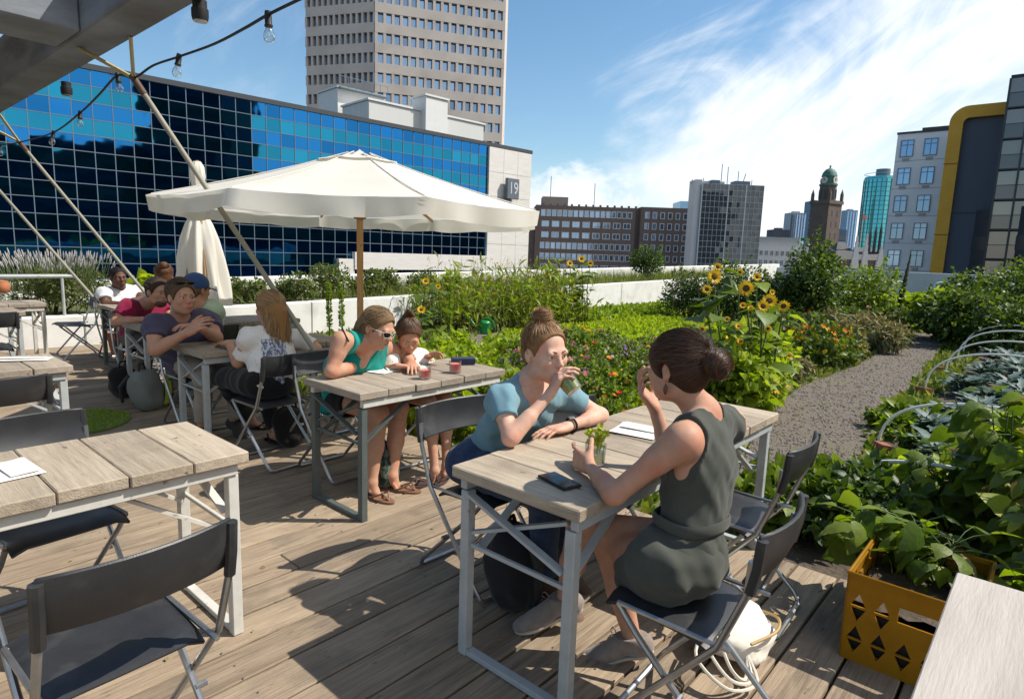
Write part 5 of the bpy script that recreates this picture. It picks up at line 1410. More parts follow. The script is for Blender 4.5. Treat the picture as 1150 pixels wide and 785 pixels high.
def hand(g, wrist, d, n, thumb, sc=1.0, curl=(.35, .4, .45, .5), spread=.06, tcurl=.25, tout=.8, k=.006):
    """d towards the fingertips, n the way the palm faces, thumb = side direction; fingers of five lengths, each bent"""
    wrist = A_(wrist); d = nrmz(d); n = A_(n); n = nrmz(n - d * (n @ d)); l = np.cross(d, n); l = l if l @ A_(thumb) > 0 else -l
    P = lambda a, b, c: wrist + sc * (d * a + l * b + n * c)
    kn = [(.088, .027), (.092, .008), (.087, -.011), (.078, -.028)]; ln = [(.040, .026, .021), (.045, .030, .022), (.041, .028, .021), (.032, .021, .019)]; rr = [.0088, .0090, .0085, .0076]
    for (a, b), r in zip(kn, rr): g.cone(P(.0, b * .55, 0), P(a, b, -.002), .0155 * sc, .0105 * sc, .014 * sc)
    g.ell(P(.045, 0, .004), A_((.048, .036, .014)) * sc, np.stack([d, l, n]), .012 * sc)
    tips = []
    for i, ((a, b), L, r) in enumerate(zip(kn, ln, rr)):
        p = P(a, b, -.002); cu = curl[i] if isinstance(curl[i], (tuple, list)) else (curl[i], curl[i] * 1.15, curl[i] * .8); ang = 0
        dd = nrmz(d + l * spread * (1.5 - i))
        for j in range(3):
            ang += cu[j]; v = dd * math.cos(ang) + n * math.sin(ang); q = p + v * L[j] * sc
            g.cone(p, q, r * sc * (1 - .07 * j), r * sc * (.93 - .07 * j), (.004 if j == 0 else .003) * sc); p = q
        tips.append((p, v))
    p = P(.018, .022, .008); v = nrmz(d * .62 + l * tout + n * .28); q = p + v * .044 * sc; g.cone(p, q, .016 * sc, .0115 * sc, .012 * sc)
    for j, L in enumerate((.032, .027)):
        v = nrmz(v + d * tcurl * .7 - l * tcurl + n * tcurl * .6); p, q = q, q + v * L * sc; g.cone(p, q, (.0108 - .001 * j) * sc, (.0098 - .0015 * j) * sc, .004 * sc)
    tips.append((q, v)); return tips


def limb(g, a, b, c, r, k=.02, bulge=0.0, bd=None):
    """two-segment limb a-b-c with radii r = (ra, rb, rc)"""
    g.cone(a, b, r[0], r[1], k); g.cone(b, c, r[1] * 1.0, r[2], k)
    if bulge:
        a, b, c = A_(a), A_(b), A_(c); m = b + (c - b) * .30; v = nrmz(c - b); x = A_(bd) if bd is not None else A_((0, 0, 0)); x = x - v * (x @ v)
        g.cone(b + (c - b) * .12 + x * r[1] * .25, b + (c - b) * .52 + x * r[1] * .2, r[1] * .92, r[1] * bulge, k * 1.5)


def bounds(P, pad): P = np.array([A_(p) for p in P]); return P.min(0) - pad, P.max(0) + pad


def sdf_obj(name, g, mat, root, mats=None, mifn=None, smooth=True):
    V, Fq = g.mesh(); mi = None
    if mifn is not None: mi = [mifn(V[Fq].mean(1))]
    return np_mesh(name, V - A_(root.location), [Fq], mats or mat, root, smooth, mi)


def leg_body(g, J, s, fem=True, foot=True, sc=1.0):
    H_, K_, A__, T_ = (A_(J[x + s]) for x in 'HKAT')
    g.cone(H_, K_, .078 * sc, .053 * sc, .03); fwd = nrmz(K_ - H_)
    limb(g, K_, K_ + (A__ - K_) * .5, A__, (.051 * sc, .047 * sc, .033 * sc), .025)
    v = nrmz(A__ - K_); bk = -(fwd - v * (fwd @ v)); bk = nrmz(bk) if np.linalg.norm(bk) > .1 else A_((0, 0, 0))
    g.cone(K_ + (A__ - K_) * .14 + bk * .016 * sc, K_ + (A__ - K_) * .50 + bk * .012 * sc, .046 * sc, .034 * sc, .03)
    if foot:
        t = T_ - A__; heel = A__ - nrmz(t) * .025 * sc + A_((0, 0, -.035)) * sc
        g.cone(A__, heel, .032 * sc, .030 * sc, .02); g.cone(heel, T_, .029 * sc, .020 * sc, .02); g.cone(A__ + t * .15, T_ * .4 + A__ * .6 + A_((0, 0, -.01)), .03 * sc, .026 * sc, .02)


def torso_frame(J):
    sr = nrmz(A_(J['SR']) - A_(J['SL'])); up = nrmz(A_(J['neck']) - A_(J['P'])); f = nrmz(np.cross(up, sr)); return sr, up, f


def torso_prims(g, J, inf=0.0, sc=1.0, fem=True, k=.05, hips=True, cut=None):
    """chest, waist, pelvis, shoulders; inf puffs everything up for clothes"""
    sr, up, f = torso_frame(J); P, N = A_(J['P']), A_(J['neck']); SL, SR = A_(J['SL']), A_(J['SR']); mid = (SL + SR) / 2
    sw = np.linalg.norm(SR - SL) / 2; R = np.stack([sr, f, up]); L = np.linalg.norm(mid - P)
    ch = P * .30 + mid * .70; wa = P * .66 + mid * .34
    if 'bend' in J: ch = ch + A_(J['bend']) * .6; wa = wa + A_(J['bend'])
    hr = nrmz(A_(J['HR']) - A_(J['HL'])); hu = A_((0, 0, 1.)); hf = nrmz(np.cross(hu, hr)); Rh = np.stack([hr, hf, hu])
    g.ell(ch, (sw * .82 + inf, (.100 if fem else .115) * sc + inf, L * .36 + inf), R, k)
    g.ell(wa, ((.118 if fem else .142) * sc + inf, (.092 if fem else .110) * sc + inf, L * .34 + inf), R, k)
    if hips: g.ell(P, (.160 * sc + inf, .118 * sc + inf, .108 * sc + inf), Rh, k)
    g.cone(SL, SR, .048 * sc + inf, .048 * sc + inf, k)
    for S in (SL, SR): g.ell(S - up * .012, (.056 * sc + inf,) * 3, None, .04); g.cone(N + up * .01 - f * .012, S * .9 + N * .1, .034 * sc + inf * .6, .040 * sc + inf, .04)
    if fem:
        for s in (-1, 1): g.ell(ch + f * (.074 * sc) + sr * s * .068 * sc + up * .03, (.052 * sc + inf * .7, .046 * sc + inf * .7, .052 * sc + inf * .7), R, .04)
    return R, ch, wa


SKINS = {}
def skin(tone):
    if tone in SKINS: return SKINS[tone]
    c = {'fair': (.62, .37, .27), 'tan': (.50, .275, .18), 'warm': (.49, .27, .18), 'dark': (.11, .052, .032)}[tone]
    m = pm('skin_' + tone, tuple(x * .86 for x in c), tuple(min(1, x * 1.08) for x in c), 26, .56, .22, 320, spec=.28, sss=.12, c3=(c[0] * 1.0, c[1] * .74, c[2] * .70), s3=11, r3=(.48, .74), bdist=.002)
    SKINS[tone] = m; return m


LIP = {'fair': (.50, .20, .17), 'tan': (.42, .17, .13), 'warm': (.46, .17, .14), 'dark': (.12, .045, .035)}


def hairm(name, c1, c2, rough=.38):
    m, nt, b, out = nodes(name); N = nt.nodes.new; L = nt.links.new; m['dark'] = [x * 1.25 for x in c1]
    g = N('ShaderNodeNewGeometry'); r = N('ShaderNodeValToRGB'); r.color_ramp.elements[0].color = c4(c1); r.color_ramp.elements[1].color = c4(c2); L(g.outputs['Random Per Island'], r.inputs[0]); L(r.outputs[0], b.inputs['Base Color'])
    b.inputs['Roughness'].default_value = rough; b.inputs['Specular IOR Level'].default_value = .5 if c2[0] > .03 else .15
    tc = N('ShaderNodeTexCoord'); n = N('ShaderNodeTexNoise'); n.inputs['Scale'].default_value = 300; L(tc.outputs['Object'], n.inputs['Vector']); bp = N('ShaderNodeBump'); bp.inputs['Strength'].default_value = .4; bp.inputs['Distance'].default_value = .002; L(n.outputs['Fac'], bp.inputs['Height']); L(bp.outputs[0], b.inputs['Normal'])
    return m


def tubes_np(paths, r, sides=3):
    """paths (N,k,3), r scalar or (N,k): thin tubes as one array"""
    P = np.asarray(paths); N, k, _ = P.shape; T = np.gradient(P, axis=1); T /= np.linalg.norm(T, axis=2, keepdims=True) + 1e-9
    ref = np.tile(A_((.31, .52, .79)), (N, k, 1)); X = np.cross(T, ref); X /= np.linalg.norm(X, axis=2, keepdims=True) + 1e-9; Y = np.cross(T, X)
    r = np.broadcast_to(np.asarray(r, float), (N, k))[..., None]
    V = np.stack([P + r * (X * math.cos(2 * math.pi * j / sides) + Y * math.sin(2 * math.pi * j / sides)) for j in range(sides)], 2)   # N,k,s,3
    idx = np.arange(N * k * sides).reshape(N, k, sides); a = idx[:, :-1]; b = idx[:, 1:]
    Fq = np.stack([a, np.roll(a, -1, 2), np.roll(b, -1, 2), b], -1).reshape(-1, 4)
    return V.reshape(-1, 3), Fq


HC = A_((0, -.012, .035)); HRad = A_((.073, .092, .078))


def hair_cap(g, H, puff=.012, face=(.090, .084, .112), face_c=(.086, -.030), ear=True, low=0.0, k=.012):
    s = H.sc; g.ell(H.q(*HC), (HRad + puff) * s, H.R, k * s)
    g.ell(H.q(0, -.055, -.005), A_((.062 + puff * .6, .052 + puff * .5, .075 + low)) * s, H.R, .02 * s)
    g.ell(H.q(0, face_c[0], face_c[1]), A_(face) * s, H.R, .006 * s, 's')
    if ear:
        for q in (-1, 1): g.ell(H.q(q * .088, -.004, -.012), A_((.030, .024, .036)) * s, H.R, .008 * s, 's')


def hair_strands(H, n, target, rg, puff=.013, segs=12, lift=.002, r=.0011, fall=None, face_u=.055, keep=None, short=None):
    """combed hair lying on the cap, running from scattered roots towards a target direction (local r,f,u)"""
    out = []; tg_ = nrmz(target); Rr = HRad + puff
    while len(out) < n:
        d = nrmz(rg.normal(size=3))
        if d[1] > .24 and d[2] < .52 + .25 * (d[1] - .3) and abs(d[0]) < .74: continue
        if d[1] > .42 and d[2] < .30: continue
        if d[2] < -.80 or (abs(d[0]) > .70 and d[2] < -.05 and d[1] > -.10): continue
        if keep is not None and not keep(d): continue
        ang = math.acos(max(-1, min(1, d @ tg_)))
        if ang < .12 and short is None: continue
        mx = 1.0 if short is None else min(1.0, short / max(ang, .05)); jit = rg.normal(size=3) * .035; li = lift * rg.uniform(.2, 1.6); P = []
        for j in range(segs):
            t = mx * j / (segs - 1); v = (math.sin((1 - t) * ang) * d + math.sin(t * ang) * tg_) / max(math.sin(ang), 1e-3) if ang > .02 else d
            v = nrmz(v + jit * math.sin(math.pi * t) * .8)
            rad = 1 / math.sqrt(((v / Rr) ** 2).sum()); P.append(HC + v * (rad + li * math.sin(math.pi * min(1, t * 1.0)) + (0 if short is None else .012 * t * rg.uniform(.5, 1.3))))
        if fall is not None:
            P = P[:segs // 2 + 1] if False else P
        out.append([H.q(*p) for p in P])
    return np.array(out)


def person(name_label, loc, group=None):
    return thing('person', name_label, 'person', loc, 0, group)


def shoe(g, J, s, sc=1.0):
    A__, T_ = A_(J['A' + s]), A_(J['T' + s]); t = T_ - A__; dn = A_((0, 0, -1.)) if abs(nrmz(t)[2]) < .75 else A_((0, 0, -1.)); t0 = nrmz(t); side = nrmz(np.cross(t0, (0, 0, 1.))); dn = nrmz(np.cross(t0, side)); dn = dn if dn[2] < 0 else -dn
    sole = A__ + dn * .062 * sc
    heel = A__ - t0 * .030 * sc + dn * .030 * sc; ball = heel + t0 * .155 * sc + dn * .012 * sc; toe = heel + t0 * .222 * sc + dn * .016 * sc
    R = np.stack([t0, side, dn])
    g.cone(A__ - dn * .012, heel, .043 * sc, .040 * sc, .02); g.ell(heel + t0 * .02, A_((.055, .037, .045)) * sc, R, .02); g.ell(ball, A_((.075, .044, .034)) * sc, R, .03); g.ell(toe, A_((.042, .037, .026)) * sc, R, .02); g.cone(A__ + t0 * .015, ball - dn * .006, .040 * sc, .030 * sc, .03)
    return t0, side, dn, heel, toe


def shoes(J, root, mat, solemat, lace, sc=1.0, h=.004):
    for s in 'LR':
        if 'T' + s not in J: continue
        A__, T_ = A_(J['A' + s]), A_(J['T' + s]); t0 = nrmz(T_ - A__); lo, hi = bounds([A__, A__ + t0 * .26, A__ - t0 * .08], .12); g = SDF(lo, hi, h)
        t0, side, dn, heel, toe = shoe(g, J, s, sc); g.halfspace(heel + dn * .036 * sc, dn); g.halfspace(A__ - dn * .014 * sc, -dn - t0 * .22); o = sdf_obj('shoe', g, mat, root)
        g2 = SDF(lo, hi, h); R = np.stack([t0, side, dn]); g2.ell(heel + t0 * .018, A_((.060, .041, .06)) * sc, R, .0); g2.ell((heel + toe) / 2 + t0 * .02, A_((.09, .036, .06)) * sc, R, .03); g2.ell(toe - t0 * .035, A_((.078, .047, .06)) * sc, R, .03)
        g2.halfspace(heel + dn * .043 * sc, dn); g2.halfspace(heel + dn * .029 * sc, -dn); sdf_obj('sole', g2, solemat, o if False else root)
        mb = MB(); rl = A_(root.location)
        for i in range(4):
            c = A__ + t0 * (.052 + .020 * i) * sc + dn * (-.012 + .0125 * i) * sc
            mb.tube([Vector(c + side * q * .022 * sc - dn * (.012 - .35 * abs(q) * .022) * sc * (1 if abs(q) < .8 else .2) + t0 * .01 * q * (1 if i % 2 else -1) - rl) for q in (-1, -.5, 0, .5, 1)], .0026, 5)
        for q in (-1, 1):
            c = A__ + t0 * .055 * sc - dn * .026 * sc; mb.tube(smoothp([Vector(c - rl), Vector(c + side * q * .03 + t0 * .012 - dn * .012 - rl), Vector(c + side * q * .04 + t0 * .03 - rl), Vector(c + side * q * .012 + t0 * .02 - rl)], 3), .0024, 5)
        mb.build('laces', lace, root, smooth=True)


def sandals(J, root, mat, sc=1.0):
    for s in 'LR':
        A__, T_ = A_(J['A' + s]), A_(J['T' + s]); t0 = nrmz(A_((T_ - A__)[:2].tolist() + [0])); side = A_((t0[1], -t0[0], 0)); z = max(.0, min(A__[2] - .075, T_[2] - .03)); c = A_((A__[0], A__[1], 0)) + t0 * .07
        mb = MB(); rl = A_(root.location); n = 22; up = []
        for i in range(n):
            a = 2 * math.pi * i / n; x, y = math.cos(a), math.sin(a); w = .040 + .006 * x; up.append(c + t0 * .125 * x * sc + side * w * y * sc + A_((0, 0, z + .012)) - rl)
        lo = [p - A_((0, 0, .012)) for p in up]; mb.add(up + lo, [tuple(range(n)), tuple(range(n, 2 * n))[::-1]] + [(i, n + i, n + (i + 1) % n, (i + 1) % n) for i in range(n)])
        tp = c + t0 * .085 * sc + A_((0, 0, z + .014)) - rl
        for q in (-1, 1): mb.tube([Vector(tp), Vector(c + t0 * .06 + side * q * .022 + A_((0, 0, z + .055)) - rl), Vector(c + t0 * .01 + side * q * .040 + A_((0, 0, z + .03)) - rl), Vector(c - t0 * .03 + side * q * .036 + A_((0, 0, z + .012)) - rl)], .006, 6)
        mb.build('sandal', mat, root, smooth=True, sharp=.6)


def toes(g, J, s, sc=1.0):
    A__, T_ = A_(J['A' + s]), A_(J['T' + s]); t0 = nrmz((T_ - A__)); side = nrmz(np.cross(t0, (0, 0, 1.))); inn = side if s == 'L' else -side
    for i, (l, r) in enumerate(((.030, .0115), (.027, .008), (.023, .0075), (.018, .007), (.013, .0065))):
        b = T_ + inn * (.026 - .0145 * i) - t0 * (.004 + .006 * i) + A_((0, 0, -.004)); g.cone(b - t0 * .02, b + t0 * l * sc, r * 1.1 * sc, r * sc, .006)


def sunglasses(H, root, mat, on_head=False):
    k = H.sc; rl = A_(root.location); mb = MB()
    q = (lambda r, f, u: Vector(H.q(r, f, u) - rl)) if not on_head else (lambda r, f, u: Vector(H.q(r * 1.08, .060 + (f - .095) * .75 + .0, .100 + (u - .004) * .5) - rl))
    for s in (-1, 1):
        P = [q(s * .009, .101, .016), q(s * .030, .100, .021), q(s * .055, .086, .018), q(s * .057, .083, .002), q(s * .045, .091, -.014), q(s * .022, .099, -.014), q(s * .010, .102, -.004)]
        c = sum(P, Vector()) / len(P) + Vector(H.f) * .003; mb.add([*P, c], [(i, (i + 1) % 7, 7) for i in range(7)], 1); mb.tube(P, .0022 * k, 5, m=0, closed=True)
        mb.tube([q(s * .056, .084, .012), q(s * .075, .04, .010), q(s * .081, -.005, .006), q(s * .080, -.022, -.006)], .0022 * k, 5, m=0)
    mb.tube([q(-.009, .101, .010), q(0, .104, .012), q(.009, .101, .010)], .002 * k, 5, m=0); return mb.build('sunglasses', [mat, pm('dark_lens', (.006, .006, .008), None, rough=.2, spec=.3)], root, smooth=True)

# ------------------------------------------------------------------ the people themselves
DBG = []


def grow_body(root, J, H, tone, fem=True, sc=1.0, h=.006, hands=None, legs='LR', barefoot=False, extra=None, arm=1.0):
    pts = [J[k] for k in J if k != 'bend'] + [H.q(0, .12, .14), H.q(0, -.12, -.12)]
    for k, v in (hands or {}).items(): pts.append(A_(J['W' + k]) + nrmz(v['d']) * .2)
    lo, hi = bounds(pts, .14); g = SDF(lo, hi, h)
    head_prims(g, H, fem); g.cone(H.q(0, -.022, -.055), A_(J['neck']), .049 * sc * (1 if fem else 1.14), .054 * sc * (1 if fem else 1.15), .03)
    torso_prims(g, J, -.004, sc, fem, cut=None)
    for s in 'LR':
        S, E_, W_ = J['S' + s], J['E' + s], J['W' + s]; m = (1 if fem else 1.14) * sc * arm
        limb(g, S, E_, W_, (.046 * m, .037 * m, .0245 * m), .02); S, E_, W_ = A_(S), A_(E_), A_(W_)
        g.cone(S, S + (E_ - S) * .35, .050 * m, .043 * m, .03); g.cone(E_ + (W_ - E_) * .08, E_ + (W_ - E_) * .45, .038 * m, .033 * m, .02)
        q = (hands or {}).get(s)
        if q:
            d, n = A_(q['d']), A_(q['n']); th = np.cross(d, n) if s == 'R' else np.cross(n, d)
            hand(g, W_, d, n, th, max(sc, .9) * q.get('sc', 1.0) * (1 if fem else 1.08), q.get('curl', (.35, .4, .45, .5)), q.get('spread', .06), q.get('tc', .25), q.get('to', .8))
    for s in legs:
        v_ = A_(J['T' + s]) - A_(J['A' + s]); lim = (.165 if barefoot else .135) * sc; J['T' + s] = A_(J['A' + s]) + v_ * min(1, lim / np.linalg.norm(v_))
        leg_body(g, J, s, fem, barefoot, sc)
        if barefoot: toes(g, J, s, sc)
    if extra: extra(g)
    lipm = pm('lips_' + tone, LIP[tone], None, rough=.35)

    def mi(C_):
        q = H.loc(C_); return ((np.abs(q[:, 0]) < .023) & (q[:, 1] > .078) & (q[:, 2] < -.0435) & (q[:, 2] > -.068) & (np.abs(q[:, 2] + .0555) < .0125 - np.abs(q[:, 0]) * .36)).astype(int)
    o = sdf_obj('body', g, None, root, [skin(tone), lipm], mi)
    for s in 'LR': DBG.append((root['label'][:30], s, 'ua %.2f fa %.2f' % (np.linalg.norm(A_(J['S' + s]) - A_(J['E' + s])), np.linalg.norm(A_(J['E' + s]) - A_(J['W' + s]))) + (' th %.2f sh %.2f az %.2f tz %.2f' % (np.linalg.norm(A_(J['H' + s]) - A_(J['K' + s])), np.linalg.norm(A_(J['K' + s]) - A_(J['A' + s])), J['A' + s][2], J['T' + s][2]) if s in legs else '')))
    DBG.append((root['label'][:30], 'sw %.2f torso %.2f neckz %.2f headz %.2f' % (np.linalg.norm(A_(J['SL']) - A_(J['SR'])), np.linalg.norm(A_(J['neck']) - A_(J['P'])), J['neck'][2], H.c[2])))
    return o


def shirt(name, root, J, H, mat, fem=True, sc=1.0, h=.007, inf=.011, sleeve=.5, neck=(.075, .0, .05), hem=-.02, wr=(.006, 34), seed=1, mats=None, mifn=None, loose=0.0, armhole=True, flare=0.0, arm=1.0):
    pts = [J[k] for k in ('P', 'neck', 'SL', 'SR', 'EL', 'ER', 'HL', 'HR')]; lo, hi = bounds(pts, .24); g = SDF(lo, hi, h)
    R, ch, wa = torso_prims(g, J, inf + loose * .5, sc, fem); sr, up, f = torso_frame(J); P, N = A_(J['P']), A_(J['neck'])
    if loose: g.ell(wa, (.135 * sc + inf + loose, .11 * sc + inf + loose, .16), R, .05)
    if flare: g.cone(P + up * .06, P - A_((0, 0, .06)) + f * .03, .13 * sc + inf, .15 * sc + flare, .05)
    for s in 'LR':
        S, E_ = A_(J['S' + s]), A_(J['E' + s])
        m = (1 if fem else 1.14) * sc * arm
        if sleeve:
            e = S + (E_ - S) * sleeve; g.cone(S, S + (E_ - S) * (sleeve + .25), .052 * m + inf, .049 * m + inf * 1.5, .03, cut=[(e, E_ - S)])
        else:
            out = nrmz(S - (A_(J['SL']) + A_(J['SR'])) / 2); g.halfspace(S - out * .030 * sc, out + up * .10, rad=.15 * sc); g.ell(S + out * .045 * sc - up * .055, A_((.055, .085, .105)) * sc, R, .012, 's'); g.ell(S + out * .06, A_((.065, .07, .07)) * sc, R, .012, 's')
    g.ell(N + f * neck[1] + up * .03, (neck[0] * sc, neck[0] * sc * .95, neck[2] * sc + .03), R, .01, 's')
    if neck[1] > 0: g.ell(N + f * (.10 * sc) - up * neck[1] * .6, (neck[0] * .75 * sc, .06 * sc, neck[1] * 1.5), R, .01, 's')
    g.halfspace(P + A_((0, 0, hem)), (0, 0, -1)); g.wrinkle(wr[0], wr[1], seed, [(up[0] + .5, up[1], up[2]), (sr[0], sr[1], sr[2] + .6), (f[0], f[1], f[2] + 1)])
    g.wrinkle(wr[0] * .20, wr[1] * 2.4, seed + 1, [(sr[0], sr[1], sr[2] + .3), (f[0], f[1], f[2] + .4)])
    return sdf_obj(name, g, mat, root, mats, mifn)


def trousers(name, root, J, mat, sc=1.0, h=.008, to=1.0, inf=.010, seed=4, wr=(.006, 30), fem=True, legs='LR'):
    pts = [J['P']] + [J[k + s] for k in 'HKA' for s in legs]; lo, hi = bounds(pts, .22); g = SDF(lo, hi, h); P = A_(J['P'])
    hr = nrmz(A_(J['HR']) - A_(J['HL'])); R = np.stack([hr, np.cross((0, 0, 1.), hr), A_((0, 0, 1.))]); g.ell(P - A_((0, 0, .01)), A_((.160, .122, .105)) * sc + inf, R, .04)
    for s in legs:
        H_, K_, A__ = A_(J['H' + s]), A_(J['K' + s]), A_(J['A' + s])
        if to <= 1.0:
            e = H_ + (K_ - H_) * to; g.cone(H_, K_, .082 * sc + inf, .060 * sc + inf * 1.4, .05, cut=[(e, K_ - H_)] if to < 1 else None)
        else:
            g.cone(H_, K_, .082 * sc + inf, .058 * sc + inf, .05); e = K_ + (A__ - K_) * (to - 1); g.cone(K_, A__, .056 * sc + inf, .040 * sc + inf, .03, cut=[(e, A__ - K_)])
    g.halfspace(P + A_((0, 0, .09)), (0, 0, 1), rad=.5) if False else None
    g.wrinkle(wr[0], wr[1], seed); return sdf_obj(name, g, mat, root)


def hair_obj(root, H, mat, caps, strands, smat=None, h=.005, parts=None):
    lo, hi = bounds([H.q(0, 0, 0)], .19 * H.sc)
    if parts: lo, hi = bounds([lo, hi] + [p for q in parts for p in q[:2]], .07)
    g = SDF(lo, hi, h); caps(g)
    for q in parts or (): g.cone(q[0], q[1], q[2], q[3], .03)
    V, Fq = g.mesh(); Vs, Fs = [V], [Fq]; off = len(V)
    for st, r in strands:
        if len(st) == 0: continue
        k = st.shape[1]; rr = r * (1 - .6 * np.abs(np.linspace(-1, 1, k)) ** 3); v, f_ = tubes_np(st, rr[None, :]); Vs.append(v); Fs.append(f_ + off); off += len(v)
    base = pm(mat.name + '_base', tuple(mat['dark']), tuple(x * 1.5 for x in mat['dark']), 60, .6, .6, 260, spec=.2)
    return np_mesh('hair', np.concatenate(Vs) - A_(root.location), [Fs[0], np.concatenate(Fs[1:])] if len(Fs) > 1 else [Fs[0]], [base, mat], root, True, mi=[0, 1] if len(Fs) > 1 else [0])


def coil(H, c, R3, n, rg, r=.0012, axis=(0, 0, 1), turns=1.2, k=26):
    """strands wound round a bun: c local centre, R3 radii"""
    out = []; ax = nrmz(axis); x = nrmz(np.cross(ax, (.3, .9, .1))); y = np.cross(ax, x)
    for i in range(n):
        a0 = rg.uniform(0, 6.28); z0 = rg.uniform(-.9, .9); dz = rg.uniform(-.5, .5); rad = rg.uniform(.97, 1.06); P = []
        for j in range(k):
            t = j / (k - 1); a = a0 + turns * 6.28 * t * rg.uniform(.995, 1.005); z = max(-.97, min(.97, z0 + dz * t)); q = math.sqrt(1 - z * z); P.append(H.q(*(A_(c) + rad * (x * math.cos(a) * q + y * math.sin(a) * q + ax * z) * A_(R3))))
        out.append(P)
    return np.array(out)


def long_strands(H, n, rg, length, spread=.075, back=-.085, keep=None, part=0.0, wav=.006, puff=.015, r0=None):
    out = []; Rr = HRad + puff
    while len(out) < n:
        d = nrmz(rg.normal(size=3))
        if d[2] < .05 or (d[1] > .55 and d[2] < .6): continue
        side = 1 if d[0] > part else -1; P = []
        v1 = nrmz((side * rg.uniform(.2, .95), rg.uniform(-.95, -.1), -.25)); ang = math.acos(max(-1, min(1, d @ v1))); ph = rg.uniform(0, 6)
        for j in range(9):
            t = j / 8; v = (math.sin((1 - t) * ang) * d + math.sin(t * ang) * v1) / math.sin(ang); v = nrmz(v); P.append(HC + v * (1 / math.sqrt(((v / Rr) ** 2).sum()) + .002 * rg.random()))
        e = A_(P[-1]); L = length * rg.uniform(.78, 1.06); end = A_((e[0] * .85 + rg.normal() * .012, min(e[1], 0) * .4 + back * .6 + rg.normal() * .012, e[2] - L))
        for j in range(1, 9):
            t = j / 8; p = e * (1 - t) + end * t + A_((math.sin(ph + t * 7) * wav, -.012 * math.sin(math.pi * t) + math.cos(ph + t * 6) * wav, 0)); P.append(p)
        out.append([H.q(*p) for p in P])
    return np.array(out)


rg = np.random.default_rng(11)
EX = Vector
# ================= woman in the dark dress
J = dict(P=W(1.80, -.81, .56), neck=dp(787, 463, 1.99), SL=dp(767, 494, 1.83), SR=dp(819, 476, 2.14), EL=dp(690, 555, 1.87), WL=dp(661, 523, 2.09), ER=gz(754, 517, .775), WR=dp(735, 458, 2.23),
         HL=W(1.71, -.85, .55), HR=W(1.89, -.85, .555), KL=dp(682, 610, 2.18), KR=dp(652, 589, 2.20), AL=gz(710, 716, .10), TL=gz(674, 722, .045), AR=dp(634, 672, 2.33), TR=dp(566, 696, 2.30))
root = person('woman in a dark olive sleeveless dress with a brown bun, seen from behind', (*W(1.80, -.81)[:2], 0))
Hw = Head(dp(760, 414, 1.99), (-.66, .74, -.10), (.05, -.02, 1), .96)
glp = gz(668, 521, .742)
J['TL'] = A_(J['TL']); 
hands = {'L': dict(d=(-.42, .90, .02), n=(.9, .42, -.25), curl=((.15, .25, .2), (.45, .5, .35), (.6, .6, .4), (.7, .65, .4)), tc=.12, to=.75, spread=.08),
         'R': dict(d=(-.62, .06, .78), n=(.72, -.30, .60), curl=((.35, .5, .4), (.55, .6, .45), (.7, .7, .5), (.8, .7, .5)), tc=.2, to=.7)}
grow_body(root, J, Hw, 'warm', True, .96, .0045, hands, arm=.93)
eyes(Hw, root)
HMb = hairm('hair_dark_brown', (.030, .014, .008), (.125, .058, .030), .36)
brows(Hw, root, HMb)
bun = (0.0, -.150, .022)


def caps(g):
    hair_cap(g, Hw, .019, (.080, .076, .106), (.096, -.034)); g.ell(Hw.q(*bun), (.046, .038, .044), Hw.R, .012); g.cone(Hw.q(0, -.085, .02), Hw.q(*bun), .035, .028, .02)


hair_obj(root, Hw, HMb, caps, [(hair_strands(Hw, 1700, (0, -.97, .08), rg, .0205, 14, .004), .0012), (hair_strands(Hw, 90, (0, -.9, .3), rg, .026, 14, .012), .0006), (coil(Hw, bun, (.047, .039, .045), 210, rg, axis=(0, 1, .25), turns=.8), .0013),
                               (coil(Hw, bun, (.054, .047, .053), 60, rg, axis=(.2, .8, .4), turns=.35), .0007)], h=.004)
mb = MB(); q = Vector(Hw.q(-.080, -.012, -.042)) - root.location; mb.lathe([(.001, 0), (.006, -.010), (.0075, -.022), (.004, -.034), (.001, -.037)], 10, q); mb.build('earring', pm('earring', (.10, .045, .03), None, rough=.3), root, smooth=True)
dress = cloth('dress_olive', (.052, .056, .046), (.072, .076, .062), 7, .9, 500, .3)
# bodice
shirt('dress_bodice', root, J, Hw, dress, True, .97, .0055, .009, 0, (.072, .0, .055), -.10, (.0055, 40), 5)
pts = [J['P'], J['HL'], J['HR'], J['KL'], J['KR']]; lo, hi = bounds(pts, .22); g = SDF(lo, hi, .006); P = A_(J['P'])
hr = nrmz(A_(J['HR']) - A_(J['HL'])); Rh = np.stack([hr, np.cross((0, 0, 1.), hr), A_((0, 0, 1.))]); g.ell(P + A_((0, 0, -.012)), (.172, .134, .114), Rh, .05)
for s in 'LR':
    H_, K_ = A_(J['H' + s]), A_(J['K' + s]); g.cone(H_, K_, .100, .084, .05)
mid = (A_(J['HL']) + A_(J['HR'])) / 2; kk_ = A_(J['KL']) * .6 + A_(J['KR']) * .4; e = mid + (kk_ - mid) * .34; g.cone(mid - A_((0, 0, .02)), kk_ - A_((0, 0, .03)), .10, .09, .05, cut=[(e, kk_ - mid)])
e = A_(J['HL']) + (A_(J['KL']) - A_(J['HL'])) * .62; g.cone(A_(J['HL']) - A_((0, 0, .02)), A_(J['HL']) + (A_(J['KL']) - A_(J['HL'])) * .66 - A_((0, 0, .17)), .085, .05, .07, cut=[(e, A_(J['KL']) - A_(J['HL']))])
g.halfspace(dp(704, 625, 1.97), (*(-Vv), 0)); g.halfspace(dp(704, 625, 1.97), (*(-Vv * .9), .5)); g.wrinkle(.0075, 40, 8, [(1, .3, .5), (.4, 1, -.3), (.2, -.5, 1)]); sdf_obj('dress_skirt', g, dress, root)
